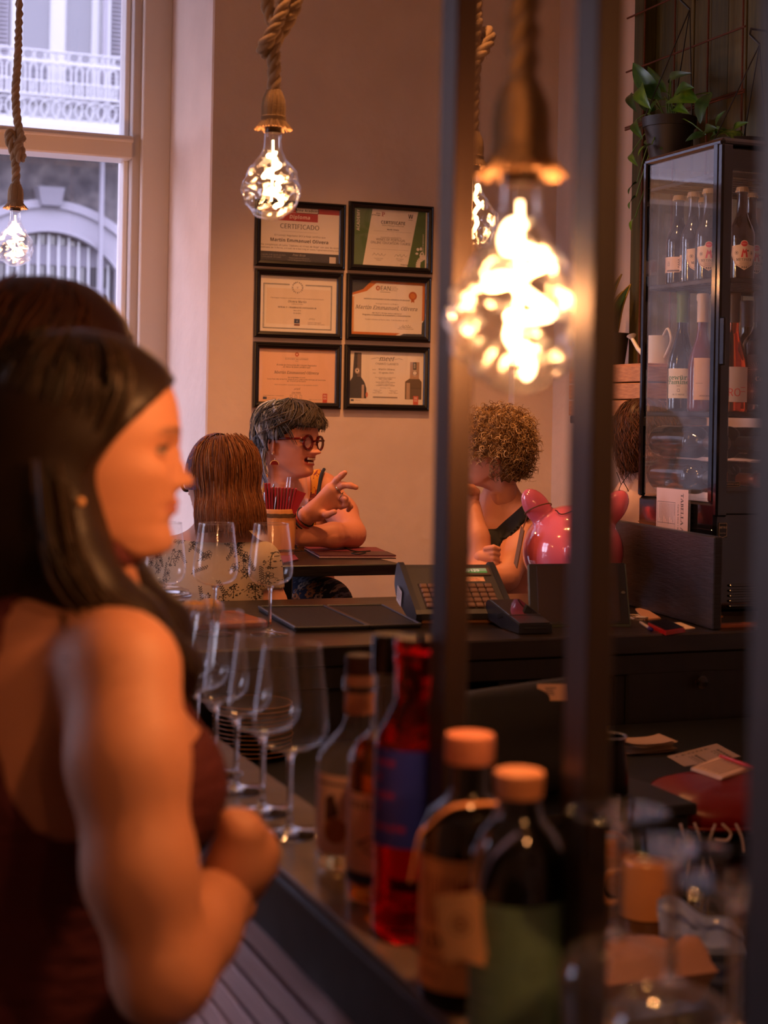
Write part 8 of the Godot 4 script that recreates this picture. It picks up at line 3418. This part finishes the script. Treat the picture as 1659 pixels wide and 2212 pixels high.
	for k in 1100:
		var a := r.randf() * TAU
		var y0 := 1.0 - pow(r.randf(), 1.5) * 0.62
		var back := absf(angle_difference(a, PI)) < 1.5
		var ln := r.randf_range(0.22, 0.42) * (1.25 if back else 0.9)
		var sw := r.randf_range(-0.25, 0.25) + (0.45 if sin(a) > 0.0 else -0.45) * (1.0 if cos(a) > 0.2 else 0.0)
		var lift := r.randf_range(0.06, 0.105)
		var ph := r.randf() * TAU
		var path := PackedVector3Array()
		for i in 8:
			var u := i / 7.0
			var yy := maxf(y0 - ln * u, -0.2)
			var p := skull(a + sw * u, clampf(yy, -0.1, 1.0))
			if not inhair.call(p) and not (p.y > 0.62 and u > 0.5):
				break
			var n := Vector3(p.x, (p.y - 0.5) * 0.9, p.z).normalized()
			path.append(hx * ((p + n * (lift + 0.022 * sin(u * 5.0 + ph) + (0.03 * u * u if back else 0.0))) * H))
		if path.size() < 4:
			continue
		var g := pow(r.randf(), 1.3)
		var front := smoothstep(-0.3, 0.9, cos(a))
		var c := Color(0.022, 0.026, 0.040).lerp(Color(0.44, 0.48, 0.58), g * (1.0 - 0.5 * front))
		c = c.lerp(Color(0.10, 0.065, 0.04), front * 0.6)
		strand(mb, path, r.randf_range(0.0008, 0.0017), c)
	put("hair", mb, hair_mat(), root)
	var tort := StandardMaterial3D.new()
	tort.albedo_texture = ramp_tex(Color(0.03, 0.02, 0.02), Color(0.62, 0.08, 0.05), 0.06, 131)
	tort.uv1_triplanar = true
	tort.uv1_scale = Vector3.ONE * 16
	tort.roughness = 0.12
	glasses(root, hx, H, tort, 0.098)
	# watermelon earring, stud, shell necklace, bracelets, rings
	var e := px(593, 1004, 5.02)
	mb = MB.new()
	var half := PackedVector2Array()
	for k in 13:
		half.append(Vector2(cos(PI * k / 12) * 0.0125, sin(PI * k / 12) * 0.0125))
	mb.prism(half, 0.003, Transform3D(flat_axes(), e))
	var er := put("earring", mb, mat(Color(0.45, 0.03, 0.04), 0.3), root, "half-round red earring with pale rind")
	mb = MB.new()
	var arc := PackedVector3Array()
	for k in 13:
		arc.append(e + flat_axes() * Vector3(cos(PI * k / 12) * 0.0135, sin(PI * k / 12) * 0.0135, 0.0015))
	mb.tube(arc, 0.0016, 5)
	put("rind", mb, mat(Color(0.85, 0.72, 0.45), 0.4), er)
	mb = MB.new()
	mb.tube(PackedVector3Array([px(594, 990, 5.02), e + Vector3(0, 0.012, 0)]), 0.0006, 4)
	mb.ball(px(589, 980, 5.01), Vector3.ONE * 0.0032, 10)
	put("ear_stud", mb, mat(Color(0.75, 0.68, 0.6), 0.25, 0.8), root)
	var nl := spline([px(566, 1016, 5.22), px(570, 1030, 5.20), px(574, 1045, 5.185), px(581, 1062, 5.18), px(592, 1080, 5.175), px(604, 1092, 5.17)], 14)
	for k in nl.size():
		mb = MB.new()
		mb.ball(nl[k], Vector3(0.006, 0.009, 0.005) if k % 2 == 0 else Vector3.ONE * 0.0035, 10, flat_axes() * Basis.from_euler(Vector3(0, 0, -0.35)))
		put("shell_bead" if k % 2 == 0 else "dark_bead", mb, mat(Color(0.80, 0.66, 0.55), 0.4) if k % 2 == 0 else mat(Color(0.12, 0.05, 0.03), 0.4), root)
	var bc := [Color(0.14, 0.06, 0.05), Color(0.55, 0.26, 0.10), Color(0.12, 0.16, 0.28), Color(0.62, 0.12, 0.10), Color(0.10, 0.07, 0.07)]
	for k in 5:
		mb = MB.new()
		var ctr := px(642 + k * 4.5, 1131 - k * 3.4, 4.93 - k * 0.004)
		var ax := (px(672, 1108, 4.90) - px(630, 1140, 4.94)).normalized()
		var u := ax.cross(Vector3.UP).normalized()
		var w := ax.cross(u)
		var ring := PackedVector3Array()
		for q in 21:
			ring.append(ctr + (u * cos(TAU * q / 20) + w * sin(TAU * q / 20)) * (0.0365 - k * 0.001))
		mb.tube(ring, 0.0028, 6, false)
		put("bracelet", mb, mat(bc[k], 0.6), root)
	for q in [[726, 1057, 736, 1050, 4.872], [734, 1072, 741, 1076, 4.874]]:
		mb = MB.new()
		var c0 := px(q[0] + 3, q[1] - 1, q[4])
		var ax := (px(q[2], q[3], q[4]) - px(q[0], q[1], q[4])).normalized()
		var u := ax.cross(Vector3.UP).normalized()
		var ring := PackedVector3Array()
		for s in 17:
			ring.append(c0 + (u * cos(TAU * s / 16) + ax.cross(u) * sin(TAU * s / 16)) * 0.0112)
		mb.tube(ring, 0.0018, 6, false)
		put("finger_ring", mb, mat(Color(0.72, 0.72, 0.72), 0.2, 0.95), root)

func person_curly() -> void:
	var root := thing("person", "woman with curly blonde hair and black strappy top, face hidden by the post", "person")
	var skin := Color(0.80, 0.54, 0.43)
	var H := 0.22
	var hx := head_at(1072, 1046, 5.0, -PI / 2 - 0.05, 0.05)
	var mb := MB.new()
	make_head(mb, hx, H, {"skin": skin, "brow": Color(0.45, 0.3, 0.2)})
	var lo := px(1080, 1480, 5.0) - Vector3(0.36, 0.1, 0.36)
	var hi := px(1080, 1030, 5.0) + Vector3(0.36, 0.06, 0.36)
	var torso := func(s: Sdf, g: float) -> void:
		s.ell(px(1088, 1190, 5.06), Vector3(0.14 + g, 0.17 + g, 0.115 + g), flat_axes(), 0.05)
		s.ell(px(1050, 1180, 4.98), Vector3(0.07 + g, 0.07 + g, 0.07 + g), flat_axes(), 0.04)
		s.cap(px(1095, 1230, 5.06), px(1105, 1400, 5.06), 0.125 + g, 0.14 + g, 0.06)
		s.cap(px(1082, 1100, 5.04), px(1142, 1122, 5.0), 0.05 + g, 0.05 + g, 0.05)
		s.cap(px(1078, 1100, 5.04), px(1015, 1120, 5.1), 0.05 + g, 0.05 + g, 0.05)
		s.cap(px(1108, 1380, 5.06), px(1108, 1470, 5.06), 0.14 + g, 0.15 + g, 0.06)
		s.cap(px(1080, 1035, 5.01), px(1085, 1095, 5.04), 0.047 + g * 0.3, 0.056 + g, 0.04)
		s.chain([px(1140, 1124, 4.99), px(1118, 1190, 4.92), px(1092, 1245, 4.86)], [0.052 + g, 0.047 + g * 0.2, 0.042], 0.03)
		s.chain([px(1010, 1124, 5.1), px(1000, 1215, 4.98), px(1038, 1235, 4.87)], [0.05 + g, 0.045 + g * 0.2, 0.04], 0.03)
	var sd := Sdf.new(lo, hi, 0.0105)
	torso.call(sd, 0.0)
	sd.chain([px(1092, 1245, 4.86), px(1050, 1252, 4.82), px(1000, 1240, 4.84)], [0.042, 0.038, 0.03], 0.02)
	sd.chain([px(1042, 1232, 4.87), px(1030, 1160, 4.90), px(1018, 1085, 4.95)], [0.04, 0.036, 0.027], 0.02)
	sd.into(mb, tinted(skin))
	var hd := Sdf.new(px(1020, 1240, 4.88) - Vector3(0.05, 0.02, 0.08), px(1100, 1165, 4.88) + Vector3(0.05, 0.02, 0.08), 0.0036)
	hd.cap(px(1040, 1205, 4.86), px(1056, 1205, 4.85), 0.026, 0.022, 0.01)
	for k in 4:
		hd.chain([px(1050, 1186 + k * 11, 4.845), px(1066, 1183 + k * 11.5, 4.832), px(1077 - k, 1186 + k * 11.5, 4.838)], [0.0098, 0.0092, 0.008], 0.004)
	hd.into(mb, tinted(skin))
	var fd := Sdf.new(px(985, 1105, 4.95) - Vector3(0.03, 0.0, 0.08), px(1050, 1035, 4.95) + Vector3(0.03, 0.0, 0.08), 0.0036)
	fd.cap(px(1018, 1088, 4.95), px(1018, 1066, 4.95), 0.025, 0.023, 0.01)
	for k in 4:
		fd.chain([px(1026 - k * 4, 1064, 4.94 - k * 0.008), px(1020 - k * 5, 1052, 4.925 - k * 0.008), px(1008 - k * 4, 1056, 4.925 - k * 0.01)], [0.0095, 0.009, 0.008], 0.004)
	fd.chain([px(1028, 1076, 4.94), px(1030, 1062, 4.93), px(1022, 1054, 4.92)], [0.011, 0.0095, 0.008], 0.005)
	fd.into(mb, tinted(skin))
	put("body", mb, skin_mat(), root)
	var td := Sdf.new(lo, hi, 0.009)
	torso.call(td, 0.010)
	var A := flat_axes().transposed()
	var nk: Vector3 = A * px(1075, 1140, 5.0)
	var s0: Vector3 = A * px(1085, 1150, 4.95)
	var s1: Vector3 = A * px(1150, 1088, 5.0)
	var ua: Vector3 = A * px(1088, 1160, 4.95)
	td.cut(func(p: Vector3) -> float:
		var q: Vector3 = A * p
		var body := q.y - nk.y
		var ab := Vector2(s1.x - s0.x, s1.y - s0.y)
		var t := clampf(Vector2(q.x - s0.x, q.y - s0.y).dot(ab) / ab.length_squared(), 0.0, 1.0)
		var strap := Vector2(q.x - s0.x - ab.x * t, q.y - s0.y - ab.y * t).length() - 0.021
		var arm := 0.03 - Vector2(q.x - ua.x - (q.y - ua.y) * 0.42, 0.0).length() if false else q.x - ua.x - (q.y - ua.y) * 0.5
		return minf(maxf(body, arm), strap))
	mb = MB.new()
	td.into(mb)
	put("black_top", mb, mat(Color(0.035, 0.033, 0.038), 0.8), root)
	# curls
	mb = MB.new()
	mb.col = Color(0.16, 0.085, 0.035)
	mb.tinted = true
	hair_cap(mb, hx, H, func(p: Vector3, a: float) -> float:
		if p.y < 0.10 or p.z > 0.33 - maxf(0.0, 0.72 - p.y) * 0.55 or (p.y < 0.42 and p.z > -0.05):
			return -0.04
		return 0.075 + 0.02 * sin(a * 13.0))
	var r := RandomNumberGenerator.new()
	r.seed = 91
	for k in 2300:
		var a := PI + r.randf_range(-2.9, 2.9)
		var y0 := r.randf_range(0.22, 1.0)
		if y0 < 0.42 and absf(angle_difference(a, PI)) > 1.75:
			continue
		var p := skull(a, y0)
		if p.z > 0.33 and y0 < 0.75:
			continue
		var n := Vector3(p.x, (p.y - 0.45) * 0.9, p.z).normalized()
		var base := p + n * r.randf_range(0.05, 0.15)
		var dn := (Vector3.DOWN * 0.7 + n * 0.5 + Vector3(r.randfn(), r.randfn(), r.randfn()) * 0.35).normalized()
		var u := dn.cross(n).normalized()
		var w := dn.cross(u)
		var rad := r.randf_range(0.018, 0.04)
		var turns := r.randf_range(0.8, 2.0)
		var ln := r.randf_range(0.08, 0.2)
		var ph := r.randf() * TAU
		var path := PackedVector3Array()
		for i in 13:
			var t := i / 12.0
			var q := base + dn * ln * t + (u * cos(ph + t * turns * TAU) + w * sin(ph + t * turns * TAU)) * rad * (0.6 + 0.5 * t)
			path.append(hx * (q * H))
		var c := Color(0.50, 0.31, 0.14).lerp(Color(0.13, 0.06, 0.022), r.randf())
		if r.randf() < 0.2:
			c = Color(0.66, 0.47, 0.27)
		if y0 < 0.4:
			c = c.lerp(Color(0.09, 0.04, 0.015), 0.55)
		strand(mb, path, r.randf_range(0.0009, 0.0017), c)
	put("hair", mb, hair_mat(), root)
	glasses(root, hx, H, mat(Color(0.05, 0.03, 0.03), 0.3), 0.09)
	stool("bar stool under the curly-haired woman behind the counter", px(1108, 1470, 5.06))

func stool(label: String, seat: Vector3) -> void:
	var st := thing("bar_stool", label, "stool", Vector3(seat.x, 0, seat.z), 0.0, "bar stools behind the counter")
	var mb := MB.new()
	mb.lathe([[0.0, seat.y - 0.16], [0.16, seat.y - 0.16], [0.17, seat.y - 0.15], [0.17, seat.y - 0.125], [0.16, seat.y - 0.115], [0.0, seat.y - 0.115]], 28)
	put("seat", mb, mat(Color(0.06, 0.05, 0.05), 0.5), st)
	for k in 4:
		mb = MB.new()
		var d := Vector3(sin(k * PI / 2 + 0.78), 0, cos(k * PI / 2 + 0.78))
		mb.tube(PackedVector3Array([d * 0.12 + Vector3(0, seat.y - 0.15, 0), d * 0.2]), 0.012, 8)
		put("leg", mb, mat(Color(0.04, 0.04, 0.04), 0.4), st)

func person_tattoo() -> void:
	var root := thing("person", "person with wavy brown hair and branch tattoo, half hidden behind the fridge", "person")
	var skin := Color(0.80, 0.66, 0.62)
	var H := 0.215
	var D := 4.78
	var hx := head_at(1392, 1030, D, PI - 0.5, 0.05)
	var mb := MB.new()
	make_head(mb, hx, H, {"skin": skin})
	var lo := px(1390, 1480, D) - Vector3(0.26, 0.06, 0.24)
	var hi := px(1390, 1020, D) + Vector3(0.26, 0.05, 0.24)
	var sd := Sdf.new(lo, hi, 0.012)
	sd.cap(px(1386, 1020, D), px(1378, 1075, D), 0.05, 0.056, 0.03)
	sd.cap(px(1378, 1085, D), px(1335, 1110, D - 0.04), 0.055, 0.05, 0.05)
	sd.cap(px(1378, 1085, D), px(1440, 1115, D + 0.04), 0.055, 0.05, 0.05)
	sd.ell(px(1388, 1190, D), Vector3(0.135, 0.17, 0.10), flat_axes(), 0.05)
	sd.cap(px(1388, 1230, D), px(1388, 1420, D), 0.115, 0.15, 0.05)
	sd.into(mb, tinted(skin))
	put("body", mb, skin_mat(), root)
	var td := Sdf.new(lo, hi, 0.012)
	td.ell(px(1388, 1195, D), Vector3(0.143, 0.175, 0.108), flat_axes(), 0.05)
	td.cap(px(1388, 1230, D), px(1388, 1420, D), 0.123, 0.158, 0.05)
	var ty := px(1388, 1150, D).y
	td.cut(func(p: Vector3) -> float: return p.y - ty)
	mb = MB.new()
	td.into(mb)
	put("top", mb, mat(Color(0.72, 0.68, 0.68), 0.8), root)
	stool("bar stool under the tattooed person behind the fridge", px(1388, 1420, D) - Vector3(0, 0.045, 0.05))
	mb = MB.new()
	for l in [[[1332, 1075], [1340, 1050], [1350, 1035], [1362, 1020]], [[1342, 1048], [1336, 1030], [1332, 1020]], [[1346, 1040], [1358, 1062], [1362, 1085]], [[1352, 1034], [1350, 1012], [1346, 1000]], [[1338, 1058], [1352, 1072], [1356, 1090]]]:
		var wp := []
		for e in l:
			wp.append(px(e[0], e[1], D - 0.062))
		mb.tube(spline(wp, 10), 0.0012, 4)
	put("branch_tattoo", mb, mat(Color(0.10, 0.07, 0.08), 0.6), root)
	mb = MB.new()
	mb.col = Color(0.05, 0.02, 0.01)
	mb.tinted = true
	hair_cap(mb, hx, H, func(p: Vector3, a: float) -> float:
		return 0.09 + 0.015 * sin(a * 9.0) if p.z < 0.3 + (p.y - 0.7) * 0.9 and p.y > 0.12 else -0.04)
	var r := RandomNumberGenerator.new()
	r.seed = 17
	for k in 700:
		var a := PI + r.randf_range(-2.3, 2.3)
		var y0 := r.randf_range(0.3, 0.98)
		var path := PackedVector3Array()
		var ph := r.randf() * TAU
		for i in 9:
			var u := i / 8.0
			var p := skull(a + 0.12 * sin(u * 5.0 + ph), clampf(y0 - 0.32 * u, 0.02, 1.0))
			path.append(hx * ((p + Vector3(p.x, (p.y - 0.5) * 0.8, p.z).normalized() * (0.09 + 0.05 * u * (0.5 + 0.5 * sin(ph)) + 0.02 * sin(u * 8.0 + ph))) * H))
		strand(mb, path, 0.0011, Color(0.22, 0.085, 0.035).lerp(Color(0.05, 0.02, 0.01), r.randf()))
	put("hair", mb, hair_mat(), root)
